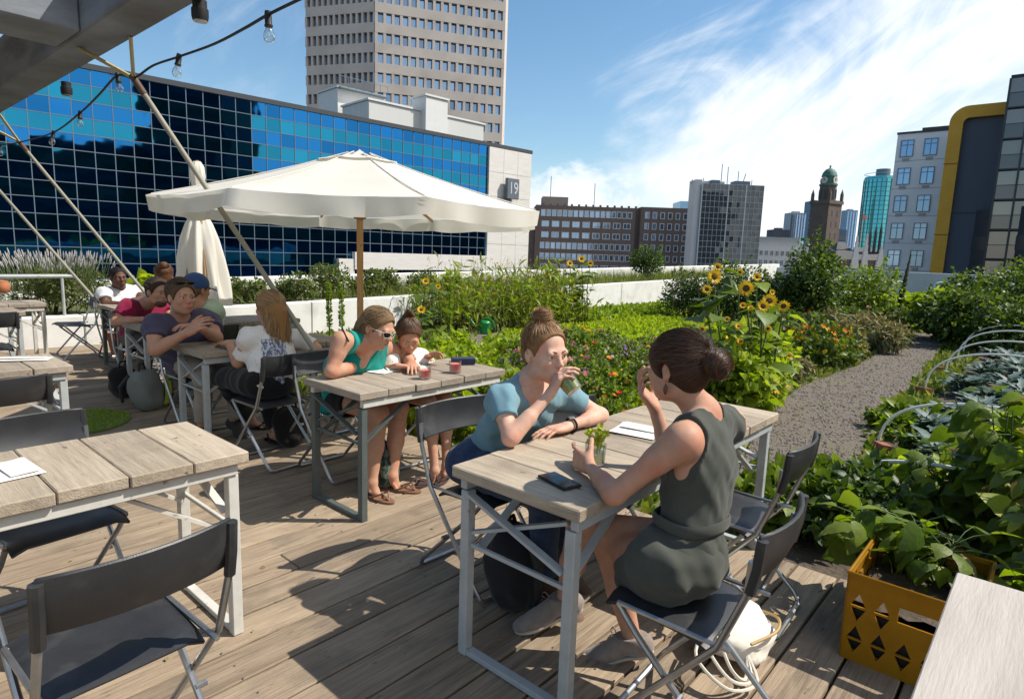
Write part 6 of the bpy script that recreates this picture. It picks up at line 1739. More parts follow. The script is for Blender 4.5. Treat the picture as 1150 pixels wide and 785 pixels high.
# belt band tied at the waist
sr, up, f = torso_frame(J); wa = A_(J['P']) * .70 + (A_(J['SL']) + A_(J['SR'])) / 2 * .30; mb = MB(); Pp = []
for i in range(40):
    a = 2 * math.pi * i / 40; Pp.append(wa + sr * .138 * math.cos(a) + f * .112 * math.sin(a) + A_((0, 0, .006 * math.sin(3 * a))) - A_(root.location))
G = [[Vector(p + A_((0, 0, z)) + (p - (wa - A_(root.location))) * k_) for z, k_ in ((-.017, -.01), (-.009, .02), (.009, .02), (.017, -.01))] for p in Pp + Pp[:1]]; mb.sheet(G, -.004); mb.build('belt', cloth('dress_belt', (.062, .066, .055), (.080, .084, .070), 9), root, smooth=True)
shoes(J, root, pm('suede_taupe', (.20, .16, .135), (.28, .23, .195), 30, .95, .4, 300, sheen=.3), pm('sole_cream', (.50, .42, .34), None, rough=.8), pm('laces_taupe', (.26, .20, .17), None, rough=.9))
g3.location = glp

# ================= person in the blue t-shirt
J = dict(P=W(2.08, -1.95, .56), neck=dp(592, 431, 2.66), SR=dp(562, 448, 2.52), SL=dp(635, 443, 2.77), ER=gz(573, 492, .78), WR=dp(618, 442, 2.50), EL=gz(675, 466, .78), WL=gz(637, 479, .772),
         HR=W(1.93, -1.95, .545), HL=W(2.11, -1.95, .545), KR=W(1.93, -1.50, .53), KL=W(2.14, -1.49, .53), AR=gz(614, 652, .10), AL=W(2.22, -1.62, .10))
J['TR'] = A_(J['AR']) + A_((*(Vv * .15), -.055)); J['TL'] = A_(J['AL']) + A_((*(Vv * .15), -.055))
root = person('person in a light blue t-shirt with a fair top knot, drinking a green smoothie', (*W(2.02, -2.0)[:2], 0))
Hb = Head(dp(612, 396, 2.61), (.56, -.81, -.12), (-.06, 0, 1), 1.07)
dh = nrmz(A_((*(gz(604, 484, .76) - gz(637, 479, .76))[:2], 0)))
hands = {'R': dict(d=(.42, -.05, .91), n=(.90, .18, -.40), curl=((.50, .55, .4), (.52, .58, .4), (.55, .6, .45), (.6, .6, .45)), tc=.25, to=.75, spread=.05),
         'L': dict(d=dh + A_((0, 0, -.06)), n=(0, 0, -1), curl=((.14, .2, .15), (.18, .22, .15), (.2, .25, .2), (.25, .25, .2)), tc=.12)}
grow_body(root, J, Hb, 'fair', True, .94, .005, hands, arm=.9)
eyes(Hb, root, (.12, .16, .17)); HMf = hairm('hair_light_brown', (.13, .066, .026), (.38, .21, .090), .4); brows(Hb, root, hairm('brow_brown', (.09, .05, .03), (.14, .08, .05)), .0030)
bun2 = (0, -.035, .142)


def caps(g):
    hair_cap(g, Hb, .008, (.094, .090, .124), (.088, -.032)); g.ell(Hb.q(*bun2), A_((.037, .035, .029)) * 1.05, Hb.R, .012)


hair_obj(root, Hb, HMf, caps, [(hair_strands(Hb, 1300, (0, -.30, .95), rg, .0085, 12, .003), .0012), (hair_strands(Hb, 80, (0, -.2, .95), rg, .013, 12, .012), .0006), (coil(Hb, bun2, (.038, .036, .030), 130, rg, axis=(.1, .1, 1), turns=.8), .0014), (coil(Hb, bun2, (.045, .043, .037), 40, rg, axis=(.5, .3, 1), turns=.3), .0007)], h=.0045)
tee = cloth('tee_blue', (.145, .265, .315), (.175, .305, .355), 12, .9, 600, .2)
shirt('t_shirt', root, J, Hb, tee, True, .90, .0055, .008, .52, (.086, .055, .05), -.08, (.007, 34), 21, loose=.006, arm=.92)
trousers('jeans', root, J, cloth('denim', (.020, .035, .075), (.035, .055, .105), 60, .9, 500, .3), 1.03, .008, 1.88)
shoes(J, root, pm('shoe_brown', (.10, .06, .04), (.14, .09, .06), 20, .8), pm('sole_dark', (.06, .05, .045), None), pm('laces_brown', (.12, .08, .06), None), h=.006)
wl = A_(J['WL']); we = nrmz(A_(J['EL']) - wl); c_ = wl + we * .028; s1_ = nrmz(np.cross(we, (0, 0, 1.))); mb = MB(); P_ = [Vector(c_ + (s1_ * math.cos(a) + np.cross(s1_, we) * math.sin(a)) * .031 - A_(root.location)) for a in np.linspace(0, 2 * math.pi, 20, endpoint=False)]
mb.tube(P_, .0055, 6, closed=True); wt = mb.build('watch_strap', M['black'], root, smooth=True); mb = MB(); mb.lathe([(.014, 0), (.0145, .006), (.012, .008)], 16, Vector(c_ + A_((0, 0, .031)) - A_(root.location))); mb.build('watch_face', pm('watch_silver', (.5, .5, .48), None, rough=.2, metal=.8), wt, smooth=True)
mouth = Hb.q(0, .098, -.052); gd_ = nrmz((.56, -.40, -.66)); hc_ = A_(J['WR']) + nrmz((.42, -.05, .91)) * .078 + nrmz((.90, .18, -.40)) * .046
rim = mouth * .6 + (hc_ - gd_ * .045) * .4; zq = Vector(-gd_).to_track_quat('Z', 'Y')
gb = glass('drink_glass', 'tumbler of green smoothie raised to the mouth of the person in blue', 0, 0, 0, greenj, .037, .042, .092, .74, loc=Vector(rim + gd_ * .104)); gb.rotation_mode = 'QUATERNION'; gb.rotation_quaternion = zq

# ================= woman in teal
J = dict(P=W(2.32, -3.53, .56), neck=dp(411, 388, 3.80), SR=dp(384, 383, 3.66), SL=dp(430, 389, 4.00), ER=gz(372, 417, .785), WR=gz(414, 410, .775), EL=W(2.66, -3.28, .785), WL=W(2.56, -3.10, .775),
         HR=W(2.23, -3.49, .54), HL=W(2.41, -3.49, .54), KR=dp(426, 464, 3.74), KL=dp(449, 458, 3.93), AR=gz(417, 541, .09), TR=gz(421, 553, .03), AL=gz(440, 534, .09), TL=gz(446, 545, .03))
root = person('woman in a teal sleeveless top and sunglasses leaning over the table', (*W(2.32, -3.53)[:2], 0))
Ht = Head(dp(424, 369, 3.80), (.84, -.38, -.36), (.25, 0, 1), 1.07)
dh = nrmz(A_((*(gz(438, 405, .76) - gz(414, 410, .76))[:2], 0)))
hands = {'R': dict(d=dh, n=(0, 0, -1), curl=((.15, .2, .2),) * 4), 'L': dict(d=(*(Vv * .7 - U * .5), 0), n=(0, 0, -1), curl=((.2, .2, .2),) * 4)}
grow_body(root, J, Ht, 'tan', True, 1.05, .0062, hands, barefoot=True)
HMd = hairm('hair_dirty_blonde', (.11, .065, .030), (.30, .20, .10), .42)


def caps(g): hair_cap(g, Ht, .012, low=.02)


hair_obj(root, Ht, HMd, caps, [(hair_strands(Ht, 380, (0, -.95, -.2), rg, .0125, 11, .003), .0016), (long_strands(Ht, 260, rg, .17), .0016)], h=.006,
         parts=[(Ht.q(0, -.085, -.03), Ht.q(.0, -.115, -.20), .062, .030), (Ht.q(-.045, -.06, -.03), Ht.q(-.055, -.08, -.17), .035, .02), (Ht.q(.045, -.06, -.03), Ht.q(.055, -.08, -.17), .035, .02)])
sunglasses(Ht, root, pm('frame_white', (.55, .52, .48), None, rough=.3))
shirt('top', root, J, Ht, cloth('top_teal', (.004, .20, .165), (.006, .26, .215), 10, .85, 500, .2), True, 1.05, .007, .012, 0, (.082, .05, .05), -.13, (.008, 30), 31, flare=.03)
tor_ = torso_frame(J); mb = MB(); a_ = A_(J['SR']) + tor_[1] * .058; rl = A_(root.location); mb.tube([Vector(a_ - tor_[2] * .05 + tor_[0] * -.01 - rl), Vector(a_ + A_((0, 0, .004)) - rl), Vector(a_ + tor_[2] * .05 - tor_[0] * .0 - rl)], .006, 5); mb.build('strap', M['black'], root)
trousers('shorts', root, J, cloth('shorts_black', (.016, .014, .015)), 1.03, .009, .38)
sandals(J, root, pm('sandal_brown', (.20, .10, .06), None, rough=.6), 1.05)

# ================= girl
J = dict(P=W(2.76, -3.46, .54), neck=dp(452, 396, 4.14), SR=dp(436, 404, 4.04), SL=dp(474, 405, 4.26), ER=dp(429, 417, 4.02), WR=gz(446, 411, .775), EL=dp(486, 411, 4.36), WL=dp(479, 401, 4.20),
         HR=W(2.69, -3.44, .52), HL=W(2.83, -3.44, .52), KR=W(2.70, -3.08, .51), KL=W(2.85, -3.08, .51), AR=gz(488, 528, .08), TR=gz(485, 537, .03), AL=gz(501, 523, .08), TL=gz(499, 533, .03))
root = person('girl in a white floral blouse looking down at the magazine', (*W(2.76, -3.46)[:2], 0))
Hg = Head(dp(459, 377, 4.10), (.28, -.78, -.56), (.1, -.4, 1), .98)
hands = {'R': dict(d=(*(Vv * .6 + U * .5), 0), n=(0, 0, -1), curl=((.2, .2, .2),) * 4, sc=.9), 'L': dict(d=(.55, -.25, .25), n=(.1, -.5, -.8), curl=((.2, .3, .2), (.3, .4, .3), (.4, .4, .3), (.5, .5, .3)), sc=.95)}
grow_body(root, J, Hg, 'warm', True, .80, .0062, hands, barefoot=True)
eyes(Hg, root); HMg = hairm('hair_girl_brown', (.055, .028, .014), (.15, .08, .042), .42); brows(Hg, root, HMg)
bn = (0, -.06, .135)


def caps(g): hair_cap(g, Hg, .012); g.cone(Hg.q(-.03, -.06, .12), Hg.q(0, -.06, .165), .014, .014, .01); g.cone(Hg.q(.03, -.06, .12), Hg.q(0, -.06, .165), .014, .014, .01)


hair_obj(root, Hg, HMg, caps, [(hair_strands(Hg, 380, (0, -.40, .9), rg, .0125, 11, .003), .0016)], h=.006, parts=[(Hg.q(0, -.08, .11), Hg.q(0, -.12, .09), .022, .012)])
blouse = cloth('blouse_floral', (.72, .68, .64), (.70, .66, .63), 10); nt = blouse.node_tree
bl2 = pm('blouse_floral_print', (.46, .06, .09), (.74, .70, .67), 34, .9, contrast=(.36, .40), c3=(.22, .24, .34), s3=40, r3=(.66, .68))
shirt('blouse', root, J, Hg, bl2, True, .80, .007, .012, .55, (.066, .06, .04), -.10, (.007, 34), 41, loose=.012)
sr, up, f = torso_frame(J); N_ = A_(J['neck']); mb = MB(); mb.tube([Vector(N_ + sr * .07 * math.cos(a) * .82 + f * (.03 + .045 * math.sin(a)) - up * (.045 * max(0, math.sin(a)) * 1.3 - .012) - A_(root.location)) for a in np.linspace(-.4, math.pi + .4, 18)], .006, 6); mb.build('neck_trim', pm('trim_red', (.55, .04, .03), None, rough=.8), root, smooth=True)
trousers('shorts', root, J, cloth('shorts_coral', (.36, .05, .04)), .82, .009, .45)
sandals(J, root, pm('sandal_dark', (.07, .04, .035), None, rough=.6), .9)

# ================= blonde woman seen from behind
J = dict(P=W(2.12, -4.13, .56), neck=dp(305, 369, 4.42), SL=dp(279, 380, 4.28), SR=dp(334, 380, 4.56), EL=dp(268, 407, 4.36), WL=W(2.02, -4.52, .785), ER=dp(355, 392, 4.62), WR=W(2.62, -4.55, .79),
         HL=W(2.03, -4.17, .545), HR=W(2.21, -4.17, .545), KL=W(2.00, -4.60, .53), KR=W(2.24, -4.60, .53), AL=gz(280, 470, .09), TL=gz(292, 477, .035), AR=W(2.30, -4.36, .09), TR=W(2.30, -4.52, .035))
root = person('woman with long blonde hair in a white patterned top, seen from behind', (*W(2.12, -4.13)[:2], 0))
Hl = Head(dp(303, 347, 4.45), (-.80, .58, -.03), (0, 0, 1), 1.08)
hands = {'L': dict(d=(*(-Vv), -.1), n=(0, 0, -1), curl=((.2, .2, .2),) * 4), 'R': dict(d=(*(-Vv - U * .6), -.1), n=(0, 0, -1), curl=((.2, .2, .2),) * 4)}
grow_body(root, J, Hl, 'tan', True, 1.06, .007, hands, barefoot=True)
HMl = hairm('hair_blonde', (.17, .085, .030), (.46, .28, .12), .42)


def caps(g): hair_cap(g, Hl, .014, low=.03)


hair_obj(root, Hl, HMl, caps, [(hair_strands(Hl, 350, (0, -.9, -.1), rg, .0145, 11, .003), .0017), (long_strands(Hl, 760, rg, .27, .08, -.12, wav=.009), .0021)], h=.0065,
         parts=[(Hl.q(0, -.085, -.02), Hl.q(0, -.12, -.24), .066, .026), (Hl.q(-.04, -.06, -.02), Hl.q(-.05, -.11, -.20), .042, .015), (Hl.q(.04, -.06, -.02), Hl.q(.05, -.11, -.18), .042, .015)])
bm1 = pm('blouse_speckled', (.10, .10, .13), (.70, .67, .63), 60, .9, .2, 300, contrast=(.335, .36)); bm2 = pm('blouse_navy_pattern', (.10, .12, .20), (.56, .55, .57), 30, .9, .2, 300, contrast=(.48, .55), stretch=(2.5, 2.5, .8))
sr, up, f = torso_frame(J); Pc_ = A_(J['P'])


def mi_(C_):
    d = C_ - Pc_; return ((d @ f < .02) & (np.abs(d @ sr) < .085) & (d[:, 2] < .30)).astype(int)


shirt('blouse', root, J, Hl, None, True, 1.0, .0075, .010, .70, (.085, .0, .05), -.06, (.008, 30), 51, mats=[bm1, bm2], mifn=mi_, loose=.012, arm=.86)
trousers('trousers', root, J, cloth('trousers_black', (.013, .013, .014)), 1.05, .009, 1.9, inf=.016)
sandals(J, root, M['black'], 1.05)


# ================= men and others further back: simpler poses
def simple(label, s, t, H, J, tone, fem, sc, shirtm, pantm, hairf, h=.0075, sleeve=.5, hands=None, facing=1, neck=(.082, .0, .05), shoe_=True, loose=.02, seed=60, eye=True):
    d = Vv * facing; ri = -U * facing; P = W(s, t, .565); J = dict(J); J['P'] = P
    for k, sg in (('R', 1), ('L', -1)):
        o = ri * sg * .095
        if 'H' + k not in J: J['H' + k] = A_((P[0] + o[0] + d[0] * .05, P[1] + o[1] + d[1] * .05, .55))
        if 'K' + k not in J: J['K' + k] = A_((P[0] + o[0] * 1.3 + d[0] * .50, P[1] + o[1] * 1.3 + d[1] * .50, .54))
        if 'A' + k not in J: J['A' + k] = A_((P[0] + o[0] * 1.3 + d[0] * .42, P[1] + o[1] * 1.3 + d[1] * .42, .10))
        if 'T' + k not in J: J['T' + k] = A_(J['A' + k]) + A_((d[0] * .15, d[1] * .15, -.055))
    root = person(label, (P[0], P[1], 0)); hd = hands or {k: dict(d=A_(J['W' + k]) - A_(J['E' + k]) + A_((*(d * .1), 0)), n=(0, 0, -1), curl=((.3, .3, .3),) * 4) for k in 'LR'}
    grow_body(root, J, H, tone, fem, sc, h, hd)
    if eye: eyes(H, root)
    hairf(root, H); shirt('t_shirt', root, J, H, shirtm, fem, sc, .009, .012, sleeve, neck, -.08, (.009, 26), seed, loose=loose); trousers('trousers', root, J, pantm, sc, .010, 1.9, fem=fem)
    shoes(J, root, pm('shoe_dark', (.05, .045, .04), None, rough=.7), pm('sole_grey', (.3, .28, .25), None), M['black'], 1.05, .009)
    return root


def short_hair(c1, c2, n=420, top=1.0, keep=None, puff=.012, long=.45):
    def fn(root, H):
        m = hairm('hair_short', c1, c2, .5); brows(H, root, m, .0038)
        hair_obj(root, H, m, lambda g: hair_cap(g, H, puff, (.086, .080, .107), (.084, -.028)), [(hair_strands(H, n, (.2, -.75, .6), rg, puff, 7, .006, short=long, keep=keep), .0019)], h=.0065)
    return fn


Hp = Head(dp(204, 334, 4.72), (.80, -.58, -.04), (0, 0, 1), 1.12)
r_ = simple('man in a purple t-shirt with sunglasses pushed up on his hair, smiling', 2.06, -5.27, Hp, dict(neck=dp(202, 358, 4.80), SR=dp(173, 366, 4.62), SL=dp(235, 362, 5.00), ER=dp(174, 393, 4.50), WR=dp(211, 373, 4.45), EL=dp(243, 379, 4.86), WL=dp(228, 370, 4.60)),
            'warm', False, 1.08, cloth('tee_purple', (.060, .055, .095), (.080, .072, .118), 10), cloth('beige_cotton', (.36, .31, .25)), short_hair((.06, .035, .02), (.16, .10, .06), 520, long=.6),
            hands={'R': dict(d=(.75, -.15, .5), n=(.3, .8, -.3), curl=((.4, .5, .4),) * 4), 'L': dict(d=(-.6, -.35, .25), n=(-.3, -.2, -.9), curl=((.4, .5, .4),) * 4)}, seed=61)
sunglasses(Hp, r_, M['black'], True)
Hc = Head(dp(177, 328, 6.0), (.86, -.46, -.14), (0, 0, 1), 1.12)
simple('man in a crimson shirt with short dark hair and beard leaning on the table', 2.22, -6.96, Hc, dict(neck=dp(166, 341, 6.10), SR=dp(144, 346, 5.95), SL=dp(184, 345, 6.35), ER=dp(131, 361, 5.85), WR=dp(160, 359, 5.88), EL=dp(194, 357, 6.25), WL=dp(182, 358, 6.0)),
       'warm', False, 1.08, cloth('shirt_crimson', (.16, .008, .035), (.24, .012, .05), 8), cloth('khaki', (.10, .085, .065)), short_hair((.03, .018, .012), (.08, .05, .03), 260, long=.3, keep=lambda d: True), sleeve=.62, seed=62)
bd = MB()
lo, hi = bounds([Hc.q(0, .03, -.08)], .12); g = SDF(lo, hi, .006); g.ell(Hc.q(0, .045, -.085), A_((.050, .050, .042)) * 1.12, Hc.R, .02); g.ell(Hc.q(0, .092, -.046), A_((.03, .03, .014)) * 1.12, Hc.R, .006, 's'); g.ell(Hc.q(0, .08, -.01), A_((.07, .06, .05)) * 1.12, Hc.R, .01, 's')
sdf_obj('beard', g, hairm('beard_dark', (.03, .018, .012), (.09, .05, .03), .6), bpy.data.objects[Hc and [o for o in C.objects if o.get('label', '').startswith('man in a crimson')][0].name])
Hm = Head(dp(133, 312, 7.72), (.78, -.60, -.06), (0, 0, 1), 1.1)
simple('man in a white t-shirt with short black hair at the rear table', 2.62, -8.98, Hm, dict(neck=dp(133, 324, 7.80), SR=dp(116, 330, 7.60), SL=dp(154, 328, 8.05), ER=dp(119, 343, 7.5), WR=dp(140, 341, 7.5), EL=dp(160, 337, 7.9), WL=dp(150, 337, 7.55)),
       'dark', False, 1.08, cloth('tee_white', (.70, .70, .71)), cloth('trousers_dark', (.03, .03, .035)), short_hair((.008, .006, .005), (.02, .015, .012), 260, long=.15, puff=.008), seed=63)
Hr = Head(dp(184, 310, 6.98), (-.5, .85, -.1), (0, 0, 1), 1.1)


def brown_hair(root, H):
    m = hairm('hair_chestnut', (.07, .03, .014), (.19, .09, .045), .42)
    hair_obj(root, H, m, lambda g: hair_cap(g, H, .016, low=.02), [(hair_strands(H, 300, (0, -.7, .5), rg, .016, 9, .004), .0022), (coil(H, (0, -.08, .09), (.05, .05, .045), 60, rg, axis=(0, .6, .8), turns=.8), .002)], h=.007, parts=[(H.q(0, -.05, .06), H.q(0, -.10, .10), .05, .04)])


simple('person with chestnut brown hair seen from behind at the rear table', 2.75, -7.66, Hr, dict(neck=dp(184, 325, 6.95), SL=dp(170, 333, 6.80), SR=dp(200, 332, 7.12), EL=dp(165, 348, 7.0), WL=W(2.6, -8.0, .79), ER=dp(206, 348, 7.25), WR=W(2.95, -8.0, .79)),
       'fair', True, 1.0, cloth('top_cream', (.60, .55, .50)), cloth('trousers_navy', (.03, .035, .06)), brown_hair, facing=-1, seed=64, eye=False)
Hk = Head(dp(221, 326, 5.40), (.35, .92, -.14), (0, 0, 1), 1.1)


def cap_hair(root, H):
    m = hairm('hair_sandy', (.12, .07, .035), (.22, .14, .075), .5); hair_obj(root, H, m, lambda g: hair_cap(g, H, .008), [(hair_strands(H, 160, (0, -.5, -.5), rg, .009, 6, .003, short=.3), .002)], h=.007)
    lo, hi = bounds([H.q(0, .03, .06)], .2); g = SDF(lo, hi, .006); g.ell(H.q(0, -.014, .045), A_((.089, .107, .093)) * 1.1, H.R, .0); g.halfspace(H.q(0, 0, .018), -H.u + H.f * .12); sdf_obj('cap_crown', g, cloth('cap_blue', (.035, .075, .20), (.045, .095, .24), 8), root)
    mb = MB(); mb.sheet([[Vector(H.q(.075 * a, .075 + .085 * b * (1 - .35 * a * a), .040 - .018 * a * a - .012 * b) - A_(root.location)) for b in (0, .33, .66, 1)] for a in np.linspace(-1, 1, 11)], .004); mb.build('cap_brim', cloth('cap_brim_blue', (.03, .065, .17)), root, smooth=True)


simple('person in a blue baseball cap and pale green shirt seen from behind', 2.34, -5.69, Hk, dict(neck=dp(221, 344, 5.36), SL=dp(203, 350, 5.22), SR=dp(241, 348, 5.55), EL=dp(204, 370, 5.4), WL=W(2.25, -6.1, .79), ER=dp(247, 370, 5.65), WR=W(2.55, -6.1, .79)),
       'warm', True, 1.02, cloth('shirt_pale_green', (.38, .50, .36), (.46, .58, .44), 6), cloth('shorts_grey', (.18, .18, .18)), cap_hair, facing=-1, seed=65, eye=False)

# ================================================================== PLANTS
rp = np.random.default_rng(23)


def unit(a): return a / (np.linalg.norm(a, axis=-1, keepdims=True) + 1e-9)


def T_simple(w=.36, fold=.10): return A_([(0, 0, 0), (w, .45, fold), (0, 1, -.06), (-w, .45, fold)]), [np.array([(0, 1, 2), (0, 2, 3)])]


def T_leaf(prof, nseg=4, fold=.18, droop=.25, wave=0.0):
    """blade with a midrib: prof gives half width along the length"""
    V = []; F = []
    for i in range(nseg + 1):
        y = i / nseg; w = prof(y); z = -droop * y * y; up = fold * w
        wv = wave * math.sin(i * 2.4)
        V += [(-w, y, z + up + wv), (0, y, z), (w, y, z + up - wv)]
    for i in range(nseg):
        a = 3 * i; F += [(a, a + 1, a + 4, a + 3), (a + 1, a + 2, a + 5, a + 4)]
    return A_(V), [np.array(F)]


OV = T_leaf(lambda y: .30 * math.sin(math.pi * min(1, y ** .75 * .98 + .02)) + .004, 4, .22, .22)
HEART = T_leaf(lambda y: .52 * (math.sin(math.pi * (y * .93 + .07) ** .62)) * (1 - .12 * y) + .003, 6, .16, .30, .02)
HEART2 = T_leaf(lambda y: .50 * (math.sin(math.pi * (y * .93 + .07) ** .62)) * (1 - .1 * y) + .003, 7, -.22, .55, .035)
LONG = T_leaf(lambda y: .11 * math.sin(math.pi * min(1, y * .96 + .04)) + .004, 5, .3, .55)
KALE = T_leaf(lambda y: (.16 + .07 * math.sin(y * 19)) * math.sin(math.pi * min(1, y * .9 + .08)) + .01, 8, .35, .45, .03)
BLADE = (A_([(-.014, 0, 0), (.014, 0, 0), (.009, .5, .02), (-.009, .5, .02), (0, 1, -.05)]), [np.array([(0, 1, 2, 3)]), np.array([(3, 2, 4)])])
SIMPLE = T_simple()
PETAL = T_leaf(lambda y: .17 * math.sin(math.pi * min(1, y * .9 + .08)) + .01, 3, .25, .05)


def place(tpl, P, D, N, S):
    V0, Fs = tpl; P, D, N = A_(P), unit(A_(D)), A_(N); X = unit(np.cross(D, N)); Z = np.cross(X, D); S = np.asarray(S, float); S = S[:, None] if S.ndim == 1 else S
    sx = S[:, :1]; sy = S[:, -1:]
    V = P[:, None, :] + X[:, None, :] * (V0[None, :, 0:1] * sx[:, None]) + D[:, None, :] * (V0[None, :, 1:2] * sy[:, None]) + Z[:, None, :] * (V0[None, :, 2:3] * sy[:, None])
    n = len(V0); off = (np.arange(len(P)) * n)[:, None, None]
    return V.reshape(-1, 3), [(f[None] + off).reshape(-1, f.shape[1]) for f in Fs]


class LM:
    def __init__(s): s.V = []; s.F = []; s.M = []; s.n = 0

    def add(s, VF, m=0):
        V, Fs = VF
        if len(V) == 0: return
        s.V.append(V)
        for f in Fs: s.F.append(f + s.n); s.M.append(m)
        s.n += len(V)

    def build(s, name, mats, parent=None, smooth=True):
        return np_mesh(name, np.concatenate(s.V), s.F, mats, parent, smooth, mi=s.M)


def tubes(paths, r, sides=4):
    V, F = tubes_np(A_(paths), r, sides); return V, [F]


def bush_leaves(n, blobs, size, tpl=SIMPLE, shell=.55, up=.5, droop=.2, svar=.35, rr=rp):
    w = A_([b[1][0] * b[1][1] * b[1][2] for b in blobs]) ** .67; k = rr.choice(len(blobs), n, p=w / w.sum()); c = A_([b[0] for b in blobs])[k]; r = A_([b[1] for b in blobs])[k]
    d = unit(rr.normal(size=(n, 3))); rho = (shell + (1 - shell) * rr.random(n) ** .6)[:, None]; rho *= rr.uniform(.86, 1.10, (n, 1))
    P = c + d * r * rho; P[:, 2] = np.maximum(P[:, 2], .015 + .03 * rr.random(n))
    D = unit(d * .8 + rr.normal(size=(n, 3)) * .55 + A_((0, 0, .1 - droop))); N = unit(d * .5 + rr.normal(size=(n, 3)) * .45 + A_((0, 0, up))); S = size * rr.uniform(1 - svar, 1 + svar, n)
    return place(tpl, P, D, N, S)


def clumpy(w, d, h, n, rr=rp, base=.25):
    """sub-crowns filling a bush of width w, depth d, height h"""
    B = []
    for i in range(n):
        z = base * h + (h * .86 - base * h) * rr.random() ** .8; f = math.sqrt(max(.05, 1 - ((z - h * .4) / (h * .68)) ** 2)); a = rr.uniform(0, 6.283); q = math.sqrt(rr.random()) * f * .72
        s = rr.uniform(.16, .30) * min(w, h * 1.3); B.append(((math.cos(a) * q * w / 2, math.sin(a) * q * d / 2, z), (s, s, s * .85)))
    return B


def stems_for(blobs, h, n, r, rr=rp):
    P = []
    for i in range(n):
        b = blobs[rr.integers(len(blobs))]; e = A_(b[0]); st = A_((e[0] * .12 + rr.normal() * .02, e[1] * .12 + rr.normal() * .02, 0)); m = (st + e) / 2 + rr.normal(size=3) * .05 * h; m[2] = e[2] * .5
        P.append([(1 - t) ** 2 * st + 2 * t * (1 - t) * m + t * t * e for t in np.linspace(0, 1, 6)])
    return tubes(P, r * np.linspace(1, .35, 6)[None, :], 5)


def shrub(label, loc, w, d, h, n, size, leaf, tpl=SIMPLE, nb=16, stems=9, sr=.014, stemmat='bark', group=None, name='shrub', rz=None, blobs=None, shell=.5, leaf2=None, f2=.2, cat='shrub', extra=None, kid='stems', up=.5):
    t = thing(name, label, cat, loc, rp.uniform(0, 6.28) if rz is None else rz, group); B = blobs or clumpy(w, d, h, nb)
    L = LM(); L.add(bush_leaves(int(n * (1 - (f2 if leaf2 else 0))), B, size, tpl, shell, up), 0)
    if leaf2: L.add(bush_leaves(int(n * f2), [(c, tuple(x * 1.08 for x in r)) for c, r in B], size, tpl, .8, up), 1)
    S = LM(); S.add(stems_for(B, h, stems, sr))
    if w > 1.15 and cat in ('shrub', 'tree'):                      # shoots that stick out of the crown
        for q in range(int(10 + w * 7)):
            b = B[rp.integers(len(B))]; c = A_(b[0]); d = unit(A_((c[0] * .8 + rp.normal() * .35, c[1] * .8 + rp.normal() * .35, .75 * h + rp.random() * .5))); ln = rp.uniform(.35, .9) * b[1][0] + .07; e = c + d * (b[1][0] * .6 + ln); pt = [c, (c + e) / 2 + rp.normal(size=3) * .03, e]
            S.add(tubes([pt], .004, 3)); k_ = int(14 + 30 * ln); u_ = rp.uniform(.3, 1.03, (k_, 1)); L.add(place(tpl, c * (1 - u_) + e * u_ + rp.normal(size=(k_, 3)) * .012, unit(rp.normal(size=(k_, 3)) + d * .5), unit(rp.normal(size=(k_, 3)) * .6 + A_((0, 0, .7))), size * rp.uniform(.5, 1.1, k_)), 1 if leaf2 else 0)
    L.build('foliage', [M[leaf]] + ([M[leaf2]] if leaf2 else []), t); S.build(kid, M[stemmat], t)
    if extra: extra(t, B)
    return t


def flower_mesh(kind, r, mats, name='flower', n=12, layers=1, disc=.35, cup=.25):
    """a blossom facing +z"""
    L = LM()
    for l in range(layers):
        a = np.arange(n) * 2 * np.pi / n + l * np.pi / n + rp.normal(size=n) * .06; rad = A_([np.cos(a), np.sin(a), np.full(n, 0)]).T; D = unit(rad + A_((0, 0, cup + .35 * l))); P = rad * r * disc * .75 + A_((0, 0, .02 * r * l)); L.add(place(PETAL, P, D, np.tile(A_((0, 0, 1)), (n, 1)) - rad * cup, np.stack([np.full(n, r * .9 * (1 - .2 * l) * (12 / n) ** .5), np.full(n, r * (1 - disc * .7) * (1 - .22 * l)) * rp.uniform(.9, 1.08, n)], 1)), 0)
    m = MB(); m.lathe([(r * disc * .95, -.01 * r), (r * disc, .05 * r), (r * disc * .7, .13 * r), (.001, .16 * r)], 12); V = A_(m.v); F4 = [f for f in m.f if len(f) == 4]; FN = [f for f in m.f if len(f) > 4]
    L.add((V, [np.array(F4)]), 1)
    return L


def copies(proto, spots, labels=None, group=None):
    """spots: (loc, rz, scale)"""
    for i, (loc, rz, sc) in enumerate(spots):
        o = proto if i == 0 else copy_tree(proto); o.location = loc; o.rotation_euler = (0, 0, rz); o.scale = (sc, sc, sc * float(rp.uniform(.92, 1.1)))
        if labels: o['label'] = labels if isinstance(labels, str) else labels[i]
        if group: o['group'] = group


def G0(px, py): p = gz(px, py, GZ); return Vector((p.x, p.y, GZ))


# ---------------------------------------------------------- ground cover (stuff)
def blades(name, label, cat, pts, h, mats, lean=.35, wide=1.0, hv=.4, split=.5, tpl=BLADE):
    P = A_(pts); n = len(P); D = unit(rp.normal(size=(n, 3)) * lean + A_((0, 0, 1))); N = unit(rp.normal(size=(n, 3)) * A_((1, 1, .1))); S = h * rp.uniform(1 - hv, 1 + hv, n); L = LM()
    m = rp.random(n) < split
    L.add(place(tpl, P[m], D[m], N[m], np.stack([S[m] * wide, S[m]], 1)), 0); L.add(place(tpl, P[~m], D[~m], N[~m], np.stack([S[~m] * wide, S[~m]], 1)), 1)
    o = L.build(name, [M[k] for k in mats]); tag(o, label, cat); return stuff(o)


